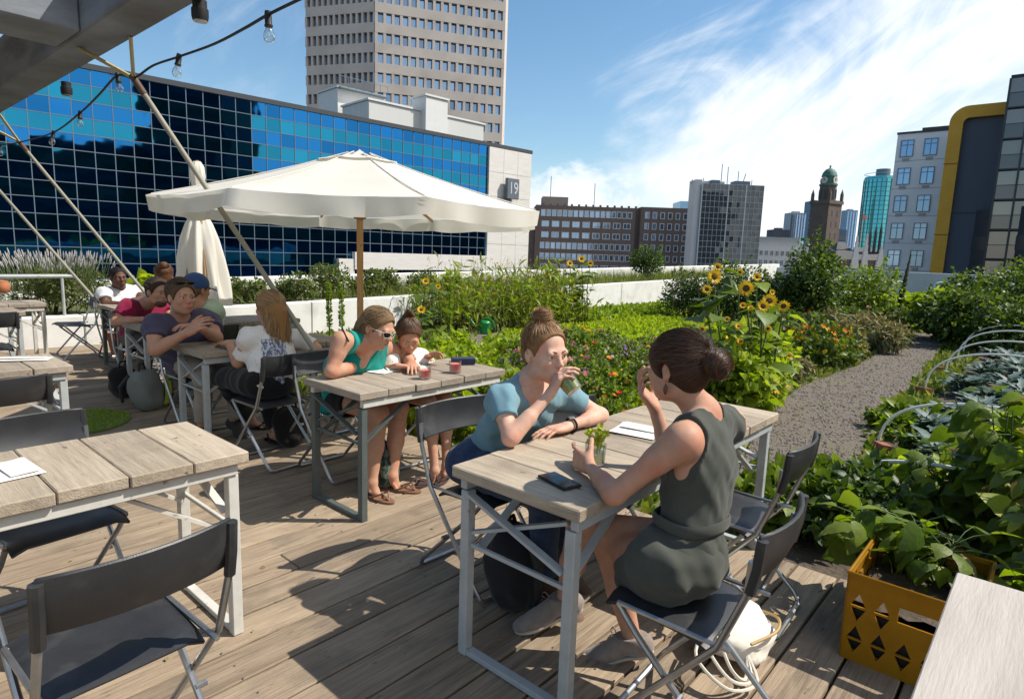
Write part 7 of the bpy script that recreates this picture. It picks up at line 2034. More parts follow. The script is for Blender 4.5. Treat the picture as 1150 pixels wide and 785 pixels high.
def scatter_st(n, s0, s1, t0, t1, z=GZ, dens=None, keep=None):
    out = []
    while len(out) < n:
        s, t = rp.uniform(s0, s1), rp.uniform(t0, t1)
        if dens and rp.random() > dens(s, t): continue
        p = U * s + Vv * t
        if keep and not keep(p[0], p[1]): continue
        out.append((p[0], p[1], z if not callable(z) else z(s)))
    return out


path_w = [(p.x, p.y) for p in (gz(x, y, GZ) for x, y in PATH1)]; patch_w = [(p.x, p.y) for p in (gz(x, y, GZ) for x, y in PATH2)]
offpath = lambda x, y: not inpoly(x, y, path_w) and not inpoly(x, y, patch_w)
nearer = lambda s, t: min(1, (9 / max(4, (s * .75 - t * .66))) ** 1.2)
blades('garden_weeds', 'low weeds and grass covering the garden soil between the beds', 'weeds', scatter_st(20000, 3.3, 26, -10.2, -1.0, dens=nearer, keep=offpath), .10, ('leaf_mid', 'grass'), .6, 2.2, tpl=(SIMPLE[0] * A_((.4, 1, 1)), SIMPLE[1]))
blades('planter_grass', 'grass and dry stalks growing along the planter strip', 'grass', scatter_st(9000, 1, 27, -12.9, -10.65, z=lambda s: zt(s) - .06, dens=lambda s, t: .35 + .65 * (s > 7)), .30, ('grass', 'leaf_mid'), .35, 1.3)
blades('path_edge_grass', 'yellow green tufts of grass along the gravel path', 'grass', [(p[0], p[1], GZ + .02) for p in scatter_st(2600, 3.4, 12, -3.0, -.9, dens=nearer) if not (inpoly(p[0], p[1], path_w) and rp.random() < .93)], .09, ('grass', 'leaf_lime'), .7, 2.0)

# bright green bed and the bed behind it
L = LM()
P = []
for k in range(5200):
    s, tt = rp.uniform(8.3, 14.2), rp.uniform(-7.6, -4.3)
    if tt > -4.3 - .0 or (s - 8.3) * .55 - 7.7 > tt + 3.4: continue
    p = U * s + Vv * tt; P.append((p[0], p[1], GZ + .02))
P = A_(P); n = len(P); P = np.repeat(P, 9, 0); n = len(P); L.add(place(SIMPLE, P + rp.normal(size=(n, 3)) * A_((.05, .05, .0)) + A_((0, 0, 1)) * rp.uniform(0, .12, (n, 1)), unit(rp.normal(size=(n, 3)) * .5 + A_((0, 0, 1))), unit(rp.normal(size=(n, 3)) + A_((0, 0, .3))), .105 * rp.uniform(.5, 1.4, n)), 0)
tag(stuff(L.build('leafy_bed', M['leaf_lime'])), 'bright lime green bed of low leafy plants behind the flowers', 'bed')
L = LM(); P = A_([(*(U * s + Vv * tt), GZ) for s, tt in zip(rp.uniform(12, 19.5, 1500), rp.uniform(-9.9, -8.0, 1500))]); P = np.repeat(P, 6, 0); n = len(P)
L.add(place(SIMPLE, P + rp.normal(size=(n, 3)) * .05 + A_((0, 0, .05)), unit(rp.normal(size=(n, 3)) * .6 + A_((0, 0, 1))), unit(rp.normal(size=(n, 3)) * .6 + A_((0, 0, .6))), .15 * rp.uniform(.6, 1.3, n)), 0)
tag(stuff(L.build('leafy_bed', M['leaf_bright'])), 'green bed of leafy plants against the white planter wall', 'bed')

# ---------------------------------------------------------- hedge strip behind the planter wall
zs = lambda s: zt(s) - .05


def lav_extra(t, B):
    L = LM(); n = 260; a = rp.uniform(0, 6.283, n); r = np.sqrt(rp.random(n)) * .75; b = A_([np.cos(a) * r, np.sin(a) * r * .7, np.full(n, .35)]).T; e = b + A_([np.cos(a) * .22, np.sin(a) * .2, np.full(n, .0)]).T * r[:, None] + A_((0, 0, 1)) * rp.uniform(.32, .52, (n, 1))
    L.add(tubes(np.stack([b, (b + e) / 2 + rp.normal(size=(n, 3)) * .015, e], 1), .004, 3), 0); tip = np.stack([e, e + (e - b) * .1, e + (e - b) * .2], 1); L.add(tubes(tip, np.array([[.006, .011, .004]]), 4), 1); L.build('flower_spikes', [M['stem'], M['fl_lavender']], t)


shrub('big rounded lavender bush with pale flower spikes at the left behind the planter wall', W(2.45, -11.25, zs(2)), 2.1, 1.3, .62, 3600, .085, 'leaf_olive', T_leaf(lambda y: .10 * math.sin(math.pi * min(1, y + .03)) + .01, 2), 14, extra=lav_extra, name='lavender_bush', cat='shrub', leaf2='leaf_mid')
shrub('squash plant with yellow green leaves at the right end of the lavender bush', W(3.55, -10.85, zs(3)), .6, .5, .65, 260, .17, 'leaf_lime', HEART, 7, name='squash_plant', cat='plant', stemmat='stem', sr=.008)
shrub('yellow green vine at the left foot of the lavender bush above the table', W(1.0, -10.9, zs(1)), .9, .5, .35, 220, .13, 'leaf_bright', HEART, 6, name='vine', cat='plant', stemmat='stem', sr=.006)
hb = [(4.6, -11.3, .9, .48), (5.5, -11.5, .8, .40), (6.3, -11.2, .9, .52), (7.2, -11.5, 1.0, .62), (8.0, -11.3, .9, .50), (8.8, -11.6, .9, .55), (9.7, -11.4, .9, .45)]
hl = ['behind the folded parasol', 'just right of the folded parasol', 'above the head of the blonde woman', 'tallest, left of the parasol pole', 'right beside the parasol pole', 'behind the woman in teal', 'above the head of the girl']
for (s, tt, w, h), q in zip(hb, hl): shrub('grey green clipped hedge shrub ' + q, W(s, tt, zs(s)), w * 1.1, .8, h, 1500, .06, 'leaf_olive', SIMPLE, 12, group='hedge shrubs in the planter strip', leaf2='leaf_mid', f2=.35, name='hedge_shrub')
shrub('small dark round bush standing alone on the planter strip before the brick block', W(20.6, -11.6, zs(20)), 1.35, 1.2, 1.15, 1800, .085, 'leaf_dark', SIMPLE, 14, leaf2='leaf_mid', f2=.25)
# heathers and reddish plants in the strip
for i, (s, tt, lf, q) in enumerate(((10.4, -10.95, 'fl_orange', 'rusty'), (11.3, -10.95, 'fl_purple', 'dark purple'), (12.2, -11.0, 'fl_purple', 'brownish purple'))):
    shrub(q + ' low heather mound on the edge of the planter wall' + (' at its right end' if i == 2 else ''), W(s, tt, zs(s)), 1.1, .4, .20, 420, .05, 'leaf_olive', SIMPLE, 7, name='heather', cat='plant', leaf2=lf, f2=.35, stemmat='stem', sr=.004)

# ---------------------------------------------------------- wild flowers in front of the planter wall
Pm = scatter_st(1500, 8.3, 12.2, -10.2, -8.2, dens=lambda s, t: 1 if (t < -9.0 or s > 9.8) else .12)
n = len(Pm); b = A_(Pm); hgt = rp.uniform(.5, 1.35, n) * np.where(rp.random(n) < .3, 1.15, .85); e = b + rp.normal(size=(n, 3)) * A_((.16, .16, 0)) + A_((0, 0, 1)) * hgt[:, None]; m_ = (b + e) / 2 + rp.normal(size=(n, 3)) * .05
L = LM(); L.add(tubes(np.stack([b, m_, e], 1), np.array([[.006, .0045, .002]]), 3), 0)
k = rp.integers(0, n, 5200); u_ = rp.uniform(.15, 1, (5200, 1)); P = b[k] * (1 - u_) + e[k] * u_; L.add(place(LONG, P, unit(rp.normal(size=(5200, 3)) * .8 + A_((0, 0, .6))), unit(rp.normal(size=(5200, 3)) + A_((0, 0, .8))), rp.uniform(.08, .24, 5200)), 1)
k = rp.integers(0, n, 3000); P = e[k] - A_((0, 0, 1)) * rp.uniform(0, .3, (3000, 1)) + rp.normal(size=(3000, 3)) * .03; L.add(place(SIMPLE, P, rp.normal(size=(3000, 3)), rp.normal(size=(3000, 3)), rp.uniform(.02, .05, 3000)), 2)
k = rp.integers(0, n, 520); P = e[k] + rp.normal(size=(520, 3)) * .05 - A_((0, 0, 1)) * rp.uniform(0, .4, (520, 1)); L.add(place(T_simple(.5), P, rp.normal(size=(520, 3)), rp.normal(size=(520, 3)), rp.uniform(.03, .07, 520)), 3)
tag(stuff(L.build('wild_meadow', [M['grass'], M['leaf_bright'], M['dry'], M['fl_yellow']])), 'tall tangle of wild flowers and dry stalks in front of the white planter wall', 'wild flowers')
for s, tt, h, q in ((9.2, -9.9, 1.35, 'left'), (12.0, -9.4, 1.45, 'right')): shrub('tall lime leaved climber rising at the ' + q + ' side of the wild flower tangle', W(s, tt, GZ), .7, .6, h, 420, .12, 'leaf_bright', OV, 9, name='climber', cat='plant', stemmat='stem', sr=.008)
shrub('clump of broad grey green leaves beside the watering can', G0(530, 371), 1.5, .7, .30, 500, .17, 'leaf_olive', OV, 8, name='low_clump', cat='plant', stemmat='stem', sr=.006, leaf2='leaf_mid')
shrub('yellowing low clump right of the watering can', G0(590, 372), 1.6, .8, .28, 500, .11, 'leaf_lime', OV, 8, name='low_clump', cat='plant', stemmat='stem', sr=.006, leaf2='dry', f2=.3)
# tall green spikes behind the women
for px, q in ((370, 'left of the parasol pole'), (384, 'closest to the parasol pole'), (505, 'right of the head of the girl')):
    p = G0(px, 392 if px < 500 else 386); t = thing('mullein', 'tall slender green flower spike ' + q, 'plant', p, rp.uniform(0, 6), 'green flower spikes by the planter wall'); L = LM(); L.add(tubes([[(0, 0, 0), (.01, 0, .4), (0, .01, .8), (0, 0, 1.05)]], np.array([[.016, .014, .012, .004]]), 6)); L.build('stalk', M['stem'], t)
    L = LM(); n = 260; z = rp.uniform(.35, 1.05, n); a = rp.uniform(0, 6.283, n); o_ = A_([np.cos(a), np.sin(a), np.full(n, .5)]).T; L.add(place(SIMPLE, A_([np.cos(a) * .012, np.sin(a) * .012, z]).T, o_, rp.normal(size=(n, 3)), rp.uniform(.03, .06, n))); n = 26; a = rp.uniform(0, 6.283, n); L.add(place(OV, np.zeros((n, 3)) + A_((0, 0, .03)), A_([np.cos(a), np.sin(a), rp.uniform(.2, 1.2, n)]).T, A_([-np.cos(a), -np.sin(a), np.full(n, 1)]).T, rp.uniform(.2, .36, n))); L.build('leaves', M['leaf_bright'], t)

# ---------------------------------------------------------- sunflowers
sfm = {}


def sunflower(label, base, head, facing, r, nl=9, extra=(), group=None, leaf='leaf_mid', brown=False):
    t = thing('sunflower', label, 'sunflower', base, 0, group); h = Vector(head) - Vector(base); mid = Vector((h.x * .25 + rp.normal() * .03, h.y * .25 + rp.normal() * .03, h.z * .55)); P = [Vector((0, 0, 0)), mid * .5 + Vector((0, 0, .0)), mid, (mid + h) / 2 + Vector((h.x * .1, h.y * .1, .02)), h]
    P = smoothp(P, 4); L = LM(); L.add(tubes([[tuple(p) for p in P]], np.linspace(.014, .007, len(P))[None, :], 6)); L.build('stalk', M['stem'], t)
    L = LM(); k = rp.integers(3, len(P) - 1, nl); a = rp.uniform(0, 6.283, nl); c = A_([P[i] for i in k]); D = A_([np.cos(a), np.sin(a), rp.uniform(-.2, .5, nl)]).T; e = c + unit(D) * .07; L.add(tubes(np.stack([c, (c + e) / 2 + A_((0, 0, .01)), e], 1), .003, 3), 1); L.add(place(HEART, e, D + A_((0, 0, -.15)), np.tile(A_((0, 0, 1)), (nl, 1)) + rp.normal(size=(nl, 3)) * .3, rp.uniform(.13, .24, nl) * (1.0 if r > .05 else .7)), 0); L.build('leaves', [M[leaf], M['stem']], t)
    for hp, f_, r_ in ((head, facing, r),) + tuple(extra):
        key = round(r_, 3), brown
        if key not in sfm: sfm[key] = flower_mesh('sun', r_ * .84, None, n=16, layers=2, disc=.42, cup=.15)
        o = sfm[key].build('flower_head', [M['fl_yellow'], M['disc']], t) if not isinstance(sfm[key], bpy.types.Object) else link(sfm[key].copy(), t)
        if not isinstance(sfm[key], bpy.types.Object): sfm[key] = o
        o.location = Vector(hp) - Vector(base); o.rotation_euler = Vector(f_).to_track_quat('Z', 'Y').to_euler()
        if (Vector(hp) - Vector(head)).length > .01:
            L = LM(); q = Vector(hp) - Vector(base); L.add(tubes([[tuple(mid), tuple((mid + q) / 2 + Vector((0, 0, .04))), tuple(q)]], .005, 4)); L.build('side_stalk', M['stem'], t)
    return t


tc_ = lambda p: Vector((-p[0] * .5 + .25, -p[1] * .6, .25 * p[1])).normalized()
heads = [((802, 311), (806, 470), .095, 'with the topmost big bloom at the left of the clump'), ((838, 324), (838, 472), .10, 'with a big bloom in the centre of the clump'), ((864, 338), (852, 468), .095, 'with a big bloom right of the clump centre'), ((880, 344), (866, 462), .085, 'with the rightmost big bloom facing the path'),
         ((806, 300), (812, 452), .06, 'with a small dark eyed bloom at the very top of the clump'), ((850, 311), (846, 452), .065, 'with a half open bloom against the grey tower'), ((831, 306), (826, 448), .05, 'with a small bloom above the bush'), ((857, 344), (848, 475), .075, 'with a bloom hanging under the big central one'), ((794, 325), (800, 475), .06, 'with a flat side bloom left of the clump')]
for i, (hp, bp_, r, q) in enumerate(heads):
    b = G0(*bp_); hd = dp(hp[0], hp[1], b.y - .05); ex = []
    for j in range(1 + (i % 2)):
        o = Vector((rp.uniform(-.3, .3), rp.uniform(-.2, .2), -rp.uniform(.15, .55))); ex.append((hd + o, tc_(hd) + Vector((rp.uniform(-.5, .5), 0, rp.uniform(-.3, .5))), .045))
    sunflower('sunflower ' + q, b, hd, tc_(hd) + Vector((rp.uniform(-.4, .4), rp.uniform(-.1, .1), rp.uniform(-.2, .3))), r, 13, ex, 'sunflowers beside the gravel path', ('leaf_mid', 'leaf_bright')[i % 2])
for i, (hp, bp_, r, q) in enumerate((((640, 296), (646, 366), .10, 'at the white wall, left of three'), ((653, 291), (654, 366), .11, 'at the white wall, tallest of three'), ((663, 296), (660, 366), .10, 'at the white wall, right of three'), ((473, 348), (478, 392), .09, 'with a drooping dark eyed bloom above the girl'), ((492, 322), (496, 388), .06, 'with a small bloom under the planter edge'), ((478, 316), (470, 388), .08, 'with a withered brown bloom above the girl'), ((602, 348), (604, 380), .07, 'with a low bloom in the wild flower tangle'))):
    b = G0(*bp_); hd = dp(hp[0], hp[1], b.y - .05); sunflower('sunflower ' + q, b, hd, tc_(hd) + Vector((rp.uniform(-.4, .4), 0, rp.uniform(-.2, .3))), r, 10, (), 'sunflowers along the white wall')

# ---------------------------------------------------------- flowering bushes
def flower_plant(label, cat, cols, h, w, nl, lsize, leaf, nf, fr, tpl=OV, name='flower_plant', leaf2=None, layers=2, spread=.9):
    def ex(t, B):
        prot = {}
        for i in range(nf):
            c = cols[i % len(cols)]
            a = rp.uniform(0, 6.283); q = math.sqrt(rp.random()) * w * .5 * spread; z = h * (.75 + .35 * rp.random()) * (1 - .35 * (q / (w * .5)) ** 2); r = fr * rp.uniform(.8, 1.2)
            if c not in prot: o = flower_mesh('f', fr, None, n=9, layers=layers, disc=.28, cup=.35).build('flower', [M['fl_' + c], M['disc'] if layers == 1 else M['fl_' + c]], t); prot[c] = o
            else: o = link(prot[c].copy(), t)
            o.location = (math.cos(a) * q, math.sin(a) * q, z); s = r / fr; o.scale = (s, s, s); d = Vector((math.cos(a) * .5 + rp.normal() * .3, math.sin(a) * .5 + rp.normal() * .3, .8)); o.rotation_euler = d.to_track_quat('Z', 'Y').to_euler()
    return shrub(label, (0, 0, 0), w, w, h, nl, lsize, leaf, tpl, 9, 10, .005, 'stem', name=name, cat=cat, leaf2=leaf2, f2=.3, extra=ex, rz=0, kid='stalks', shell=.25)


fb = []
protos = [flower_plant('bushy plant with red and orange blooms in the mixed flower bed', 'flower plant', ('red', 'orange'), .50, .52, 620, .052, 'leaf_mid', 5, .034, leaf2='leaf_bright'),
          flower_plant('bushy plant with pink and purple blooms in the mixed flower bed', 'flower plant', ('pink', 'purple'), .46, .5, 620, .048, 'leaf_mid', 7, .033, leaf2='leaf_olive'),
          flower_plant('bushy plant with yellow blooms in the mixed flower bed', 'flower plant', ('yellow', 'orange'), .42, .48, 620, .048, 'leaf_bright', 7, .032, leaf2='leaf_mid'),
          flower_plant('bushy plant with white and lilac blooms in the mixed flower bed', 'flower plant', ('whitefl', 'lavender'), .40, .48, 600, .048, 'leaf_mid', 6, .028, leaf2='leaf_olive'),
          flower_plant('leafy flower bed plant without open blooms', 'flower plant', ('red',), .38, .5, 560, .058, 'leaf_bright', 0, .03, leaf2='leaf_mid')]
spots = []
for k in range(4000):
    s, tt = rp.uniform(4.3, 9.2), rp.uniform(-5.9, -2.7)
    a = gz(548, 470, GZ); x, y = U[0] * s + Vv[0] * tt, U[1] * s + Vv[1] * tt; px = 575 + 700 * x / y
    if tt < -5.75 + (s - 4.3) * .02 or px < 560 + (s - 4.3) * 12 or px > 800: continue
    if s > 8.2 and tt < -4.6: continue
    if any((p[0] - x) ** 2 + (p[1] - y) ** 2 < .30 ** 2 for p in spots): continue
    spots.append((x, y))
spots = spots[:95]
per = [[] for _ in protos]
for i, (x, y) in enumerate(spots): per[int(rp.choice(5, p=[.24, .2, .22, .14, .2]))].append((Vector((x, y, GZ)), rp.uniform(0, 6.28), rp.uniform(.75, 1.1)))
for pr_, sp in zip(protos, per): copies(pr_, sp, group='mixed flower bed plants')
# leafy plants behind the women's table
pl = flower_plant('broad leaved bright green plant in the row behind the table with pink drinks', 'plant', ('yellow',), .34, .5, 380, .085, 'leaf_lime', 0, .03, name='leafy_plant', leaf2='leaf_bright')
sp = []
for k in range(3000):
    s, tt = rp.uniform(3.6, 8.6), rp.uniform(-6.9, -3.4); x, y = U[0] * s + Vv[0] * tt, U[1] * s + Vv[1] * tt; px = 575 + 700 * x / y
    if not (455 < px < 575 + (s - 4) * 8) or inpoly(x, y, patch_w) or (px < 510 and s < 4.2 and tt > -4.2) or (s > 6.6 and px < 650): continue
    if any((p[0].x - x) ** 2 + (p[0].y - y) ** 2 < .34 ** 2 for p in sp): continue
    sp.append((Vector((x, y, GZ)), rp.uniform(0, 6.28), rp.uniform(.7, 1.15)))
copies(pl, sp[:60], group='leafy plants behind the pink drinks table')
# low yellowish weeds at the deck edge by the girl
# yellow mass under the sunflowers
ym = flower_plant('bushy yellow flowering plant at the foot of the sunflowers', 'flower plant', ('yellow', 'orange', 'yellow'), .62, .62, 460, .085, 'leaf_bright', 12, .034, leaf2='leaf_lime', layers=1)
copies(ym, [(G0(px, py), rp.uniform(0, 6.28), sc) for px, py, sc in ((800, 470, 1.0), (822, 474, 1.05), (845, 476, .9), (862, 466, .8), (812, 455, 1.3), (838, 452, 1.2), (782, 462, 1.0), (858, 448, 1.0), (872, 452, .6), (768, 452, 1.0), (795, 440, 1.3), (825, 436, 1.35))], group='yellow flowering plants under the sunflowers')
# orange marigolds
mg_ = flower_plant('bushy marigold plant with orange blooms beside the gravel path', 'flower plant', ('orange', 'orange', 'yellow'), .50, .62, 420, .075, 'leaf_mid', 12, .042, leaf2='leaf_dark', name='marigold')
copies(mg_, [(G0(px, py), rp.uniform(0, 6.28), sc) for px, py, sc in ((885, 411, 1.0), (902, 413, 1.05), (922, 415, 1.0), (940, 414, .9), (955, 411, .8), (895, 404, 1.2), (915, 405, 1.25), (934, 404, 1.15), (880, 402, 1.0), (950, 402, .9))], group='orange marigolds beside the path')
db = shrub('dry straw coloured herb tuft among the beds', (0, 0, 0), .95, .9, .42, 800, .13, 'dry', LONG, 8, 8, .005, 'stem', name='dry_herb', cat='plant', leaf2='leaf_olive', f2=.5, shell=.2, group='dry herb tufts')
copies(db, [(G0(px, py), rp.uniform(0, 6.28), sc) for px, py, sc in ((965, 403, .9), (985, 398, 1.0), (1000, 391, 1.0), (975, 390, 1.1), (955, 388, 1.1), (935, 389, 1.1), (912, 390, 1.0), (890, 390, 1.0), (985, 383, 1.2), (960, 380, 1.2), (938, 381, 1.2), (872, 415, .6), (895, 422, .55), (868, 424, .7), (880, 432, .6))], group='dry herb tufts')
og_ = shrub('low grey green herb clump between the marigolds and the shrubs', (0, 0, 0), .9, .9, .5, 650, .10, 'leaf_olive', OV, 8, 8, .005, 'stem', name='herb_clump', cat='plant', leaf2='leaf_mid', f2=.4)
copies(og_, [(G0(px, py), rp.uniform(0, 6.28), sc) for px, py, sc in ((870, 400, 1.0), (865, 388, 1.2), (905, 384, 1.2), (950, 376, 1.2), (1000, 378, 1.1), (845, 415, .9), (858, 408, .9))], group='grey green herb clumps')
for px, py, c, q in ((940, 372, 'red', 'bright red'), (972, 376, 'pink', 'pale pink'), (905, 376, 'red', 'small red')):
    o = flower_plant('tall herb with ' + q + ' blooms in front of the big shrubs', 'flower plant', (c,), .62, .5, 240, .08, 'leaf_olive', 6, .05); o.location = G0(px, py)

# ---------------------------------------------------------- shrubs and young trees
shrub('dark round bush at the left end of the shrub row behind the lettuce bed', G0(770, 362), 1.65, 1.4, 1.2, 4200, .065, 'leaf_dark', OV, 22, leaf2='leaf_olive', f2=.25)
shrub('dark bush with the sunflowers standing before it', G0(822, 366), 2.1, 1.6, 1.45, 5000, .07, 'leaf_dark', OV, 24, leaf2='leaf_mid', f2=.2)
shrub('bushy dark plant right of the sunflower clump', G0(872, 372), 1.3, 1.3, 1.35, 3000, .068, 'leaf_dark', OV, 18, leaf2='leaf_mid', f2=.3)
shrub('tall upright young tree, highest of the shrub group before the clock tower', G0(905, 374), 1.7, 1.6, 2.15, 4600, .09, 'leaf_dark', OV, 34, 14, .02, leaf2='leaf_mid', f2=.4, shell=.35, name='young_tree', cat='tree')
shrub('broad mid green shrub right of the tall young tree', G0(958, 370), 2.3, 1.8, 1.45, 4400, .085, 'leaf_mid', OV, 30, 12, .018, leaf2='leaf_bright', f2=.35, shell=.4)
shrub('low lime green leafy plant right of the broad shrub', G0(1015, 366), 2.0, 1.5, .75, 900, .17, 'leaf_bright', HEART, 14, 8, .01, 'stem', leaf2='leaf_lime', f2=.5, name='leafy_plant', cat='plant')
shrub('big leaved lime green plant in front of the grey blue garden wall', G0(1045, 356), 2.4, 1.6, .85, 900, .20, 'leaf_lime', HEART, 14, 8, .01, 'stem', name='leafy_plant', cat='plant')
rl_ = ['nearest large dark raspberry bush at the right edge', 'raspberry bush left in the right hand group', 'tall raspberry bush in the middle of the right hand group', 'raspberry bush farthest back in the right hand group', 'raspberry bush outermost on the right']
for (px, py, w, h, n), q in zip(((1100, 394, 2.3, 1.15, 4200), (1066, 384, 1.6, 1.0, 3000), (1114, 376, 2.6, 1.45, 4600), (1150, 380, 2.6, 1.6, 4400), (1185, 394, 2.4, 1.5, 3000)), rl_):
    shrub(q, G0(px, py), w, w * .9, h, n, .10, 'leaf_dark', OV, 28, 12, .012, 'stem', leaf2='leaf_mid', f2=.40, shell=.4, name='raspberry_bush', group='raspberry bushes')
# leaning dead stalk
b = G0(1003, 374); tp = dp(1023, 286, b.y + .2); t = thing('dead_stalk', 'leaning dark bristly stalk pointing at the pale office building', 'plant', b); P = [(0, 0, 0)] + [tuple((tp - b) * k + Vector((0, 0, .02 * math.sin(k * 9)))) for k in (.2, .4, .6, .8, 1)]
L = LM(); L.add(tubes([P], np.array([[.05, .05, .045, .04, .03, .01]]), 7)); L.build('stalk', M['bark'], t); n = 900; k = rp.uniform(.03, 1, n)[:, None]; c = k * A_(tp - b); o_ = unit(rp.normal(size=(n, 3))); L = LM(); L.add(place(SIMPLE, c, o_ + A_((0, 0, .6)), rp.normal(size=(n, 3)), rp.uniform(.06, .14, n) * (1.25 - k[:, 0]))); L.build('bristles', M['leaf_dark'], t)
# pale blue garden hooks
for px, q in ((1000, 'left'), (1048, 'right')):
    b = G0(px, 356); t = thing('garden_hook', 'pale curved garden hook ' + q + ' of the leaning stalk', 'hook', b); mb = MB(); mb.tube(smoothp([Vector(p) for p in ((0, 0, 0), (.05, 0, .5), (-.05, 0, .8), (-.1, 0, 1.05), (.1, 0, 1.15), (.28, 0, 1.1))], 4), .025, 6); mb.build('pipe', pm('pale_teal_pipe' + q, (.30, .50, .47), None, rough=.5), t, smooth=True)

# ---------------------------------------------------------- vegetable bed on the right
t = thing('kale_plant', 'blue grey kale plant in the bed under the white hoops', 'kale'); L = LM(); n = 44; a = rp.uniform(0, 6.283, n); el_ = rp.uniform(.25, 1.6, n); D = A_([np.cos(a), np.sin(a), el_]).T; L.add(place(KALE, A_([np.cos(a) * .02, np.sin(a) * .02, rp.uniform(.02, .12, n)]).T, D, A_([-np.cos(a), -np.sin(a), np.full(n, 1)]).T, rp.uniform(.15, .31, n))); L.build('leaves', M['leaf_kale'], t); L = LM(); L.add(tubes([[(0, 0, 0), (0, 0, .1), (0, 0, .18)]], .016, 6)); L.build('stalk', M['stem'], t)
sp = []
for k in range(4000):
    s, tt = rp.uniform(5.2, 14.5), rp.uniform(-.85, 1.3)
    x, y = U[0] * s + Vv[0] * tt, U[1] * s + Vv[1] * tt
    if any((p[0].x - x) ** 2 + (p[0].y - y) ** 2 < .40 ** 2 for p in sp): continue
    sp.append((Vector((x, y, GZ + .03)), rp.uniform(0, 6.28), rp.uniform(.75, 1.15)))
copies(t, sp[:75], group='kale plants under the hoops')
sb = shrub('low strawberry plant at the edge of the vegetable bed', (0, 0, 0), .5, .5, .20, 170, .10, 'leaf_mid', OV, 6, 6, .003, 'stem', name='strawberry_plant', cat='plant', leaf2='leaf_bright', f2=.4)
copies(sb, [(Vector(gz(px, py, GZ + .03)), rp.uniform(0, 6.28), sc) for px, py, sc in ((990, 480, .8), (1005, 474, .9), (1020, 480, 1), (1000, 492, .8), (1018, 492, .9), (1036, 486, 1), (1046, 472, .9), (990, 534, .7), (1002, 545, .9), (975, 552, .7), (1030, 510, .8))], group='strawberry plants by the path')
pp_ = shrub('bright lobed leaf plant by the deck edge beside the chairs', (0, 0, 0), .42, .42, .36, 150, .125, 'leaf_bright', HEART, 7, 7, .004, 'stem', name='pumpkin_seedling', cat='plant', leaf2='leaf_mid', f2=.4, shell=.3)
copies(pp_, [(Vector(gz(px, py, GZ + .03)), rp.uniform(0, 6.28), sc) for px, py, sc in ((866, 572, .8), (884, 566, .85), (902, 566, .85), (920, 570, .8), (872, 586, .8), (892, 582, .9), (910, 582, .85), (852, 584, .8), (934, 566, .7), (868, 598, .7), (888, 598, .75), (905, 598, .8))], group='bright leafy plants by the deck edge')
pe = shrub('dark glossy pepper plant between the deck corner and the squash', (0, 0, 0), .40, .40, .34, 330, .066, 'leaf_mid', OV, 9, 8, .005, 'stem', name='pepper_plant', cat='plant', leaf2='leaf_dark', f2=.5, shell=.3)
copies(pe, [(Vector(gz(px, py, GZ + .03)), rp.uniform(0, 6.28), sc) for px, py, sc in ((920, 612, 1), (942, 606, 1.05), (960, 600, 1), (930, 596, 1), (950, 590, 1.1), (972, 590, 1.1), (910, 600, .8), (985, 606, 1), (966, 616, 1))], group='pepper plants at the deck corner')


def vine(label, base, height, w, n, size, leafs, pole=True, lean=(0, 0), group=None, name='bean_plant', nst=7, low=.1):
    t = thing(name, label, 'plant', base, 0, group); L = LM(); P = []
    for i in range(nst):
        a = rp.uniform(0, 6.283); r = w * .5 * math.sqrt(rp.random()); P.append([(math.cos(a) * r * k * .9 + .03 * math.sin(k * 9 + i) + lean[0] * k, math.sin(a) * r * k * .9 + .03 * math.cos(k * 8 + i) + lean[1] * k, height * k * rp.uniform(.9, 1.0)) for k in np.linspace(0, 1, 9)])
    P = A_(P); L.add(tubes(P, np.linspace(.008, .003, 9)[None, :], 4)); L.build('vines', M['stem'], t)
    k = rp.integers(0, nst, n); u_ = low + (1 - low) * rp.random(n); j = np.minimum((u_ * 8).astype(int), 7); f_ = (u_ * 8 - j)[:, None]; c = P[k, j] * (1 - f_) + P[k, j + 1] * f_; a = rp.uniform(0, 6.283, n); out = A_([np.cos(a), np.sin(a), rp.uniform(-.2, .5, n)]).T; e = c + unit(out) * rp.uniform(.05, .15, (n, 1))
    L = LM(); L.add(tubes(np.stack([c, (c + e) / 2 + A_((0, 0, .012)), e], 1), .0025, 3), 2)
    q_ = rp.random(n); m = q_ < .74
    for mm, q in ((m, 0), (~m & (q_ < .95), 1), (q_ >= .95, 3)):
        N = unit(rp.normal(size=(mm.sum(), 3)) * .35 + A_((.35, 0.0, .9))); L.add(place(HEART if q else HEART2, e[mm], unit(out[mm] + A_((0, 0, -.45)) + rp.normal(size=(mm.sum(), 3)) * .25), N, size * rp.uniform(.6, 1.2, mm.sum())), q)
    L.build('leaves', [M[leafs[0]], M[leafs[1]], M['stem'], M['dry']], t); return t


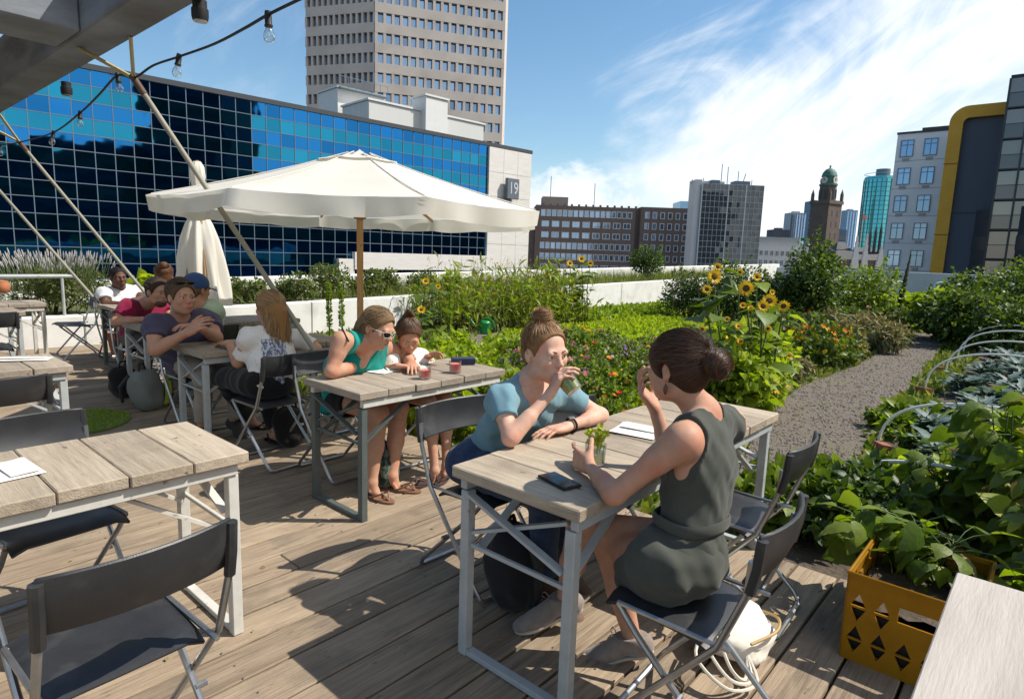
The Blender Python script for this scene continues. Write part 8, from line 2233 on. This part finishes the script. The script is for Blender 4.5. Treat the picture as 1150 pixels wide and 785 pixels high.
vb = lambda px, py: Vector(gz(px, py, GZ + .03))
vine('tall climbing bean plant with broad leaves at the right edge', vb(1112, 612), .86, .7, 190, .125, ('leaf_mid', 'leaf_lime'), nst=9)
vine('climbing bean plant rising behind the yellow crate', vb(1062, 598), .50, .5, 110, .115, ('leaf_mid', 'leaf_bright'), nst=8)
vine('climbing bean plant beyond the tall one at the right edge', vb(1150, 575), .85, .7, 160, .125, ('leaf_mid', 'leaf_lime'), nst=9)
vine('outermost bean plant at the right edge behind the pale table corner', vb(1160, 650), .72, .5, 110, .12, ('leaf_mid', 'leaf_bright'), nst=8)
vine('sprawling squash plant with large pale leaves left of the crate', vb(1000, 585), .28, .6, 80, .125, ('leaf_bright', 'leaf_lime'), name='squash_plant', low=.4)
vine('squash plant with large leaves under the nearest hoop', vb(1045, 572), .32, .6, 90, .13, ('leaf_mid', 'leaf_lime'), name='squash_plant', low=.4)
vine('tall bean plant at the right frame edge shading the yellow crate', Vector((*W(3.42, .10)[:2], GZ)), 1.1, .55, 150, .12, ('leaf_mid', 'leaf_lime'))
vine('squash vine hanging its leaves over the back of the crate', Vector((*W(3.30, -.30)[:2], GZ)), .56, .6, 130, .115, ('leaf_mid', 'leaf_bright'), name='squash_plant', low=.55, lean=(-.26, -.22))
vine('low squash vine between the kale and the bean plants', vb(1100, 545), .30, .6, 70, .12, ('leaf_mid', 'leaf_bright'), name='squash_plant', low=.4)
# loose debris on the deck: leaves and crumbs
L = LM(); n = 90; P = A_([(*(U * s + Vv * tt), .004) for s, tt in zip(rp.uniform(.2, 3.1, n), rp.uniform(-3.5, .2, n))]); a = rp.uniform(0, 6.28, n); L.add(place(SIMPLE, P, A_([np.cos(a), np.sin(a), rp.uniform(0, .25, n)]).T, np.tile(A_((0, 0, 1)), (n, 1)) + rp.normal(size=(n, 3)) * .2, rp.uniform(.008, .028, n))); tag(stuff(L.build('leaf_litter', M['dry'])), 'small dry leaves and crumbs scattered over the deck boards', 'litter')
# sprig in the glass of the woman in the dark dress
t = thing('herb_sprig', 'feathery yellow green herb sprig standing in the tumbler of the woman in the dress', 'herb', glp); n = 7
a = rp.uniform(0, 6.28, n); e = A_([np.cos(a) * .03, np.sin(a) * .03, rp.uniform(.10, .155, n)]).T; b_ = A_([np.cos(a) * .008, np.sin(a) * .008, np.full(n, .02)]).T; L = LM(); L.add(tubes(np.stack([b_, (b_ + e) / 2, e], 1), .0018, 4), 1); k = rp.integers(0, n, 150); u_ = rp.uniform(.45, 1, (150, 1)); L.add(place(SIMPLE, b_[k] * (1 - u_) + e[k] * u_, rp.normal(size=(150, 3)) + A_((0, 0, .7)), rp.normal(size=(150, 3)), rp.uniform(.012, .026, 150)), 0); L.build('leaves', [M['sprig'], M['sprig']], t)
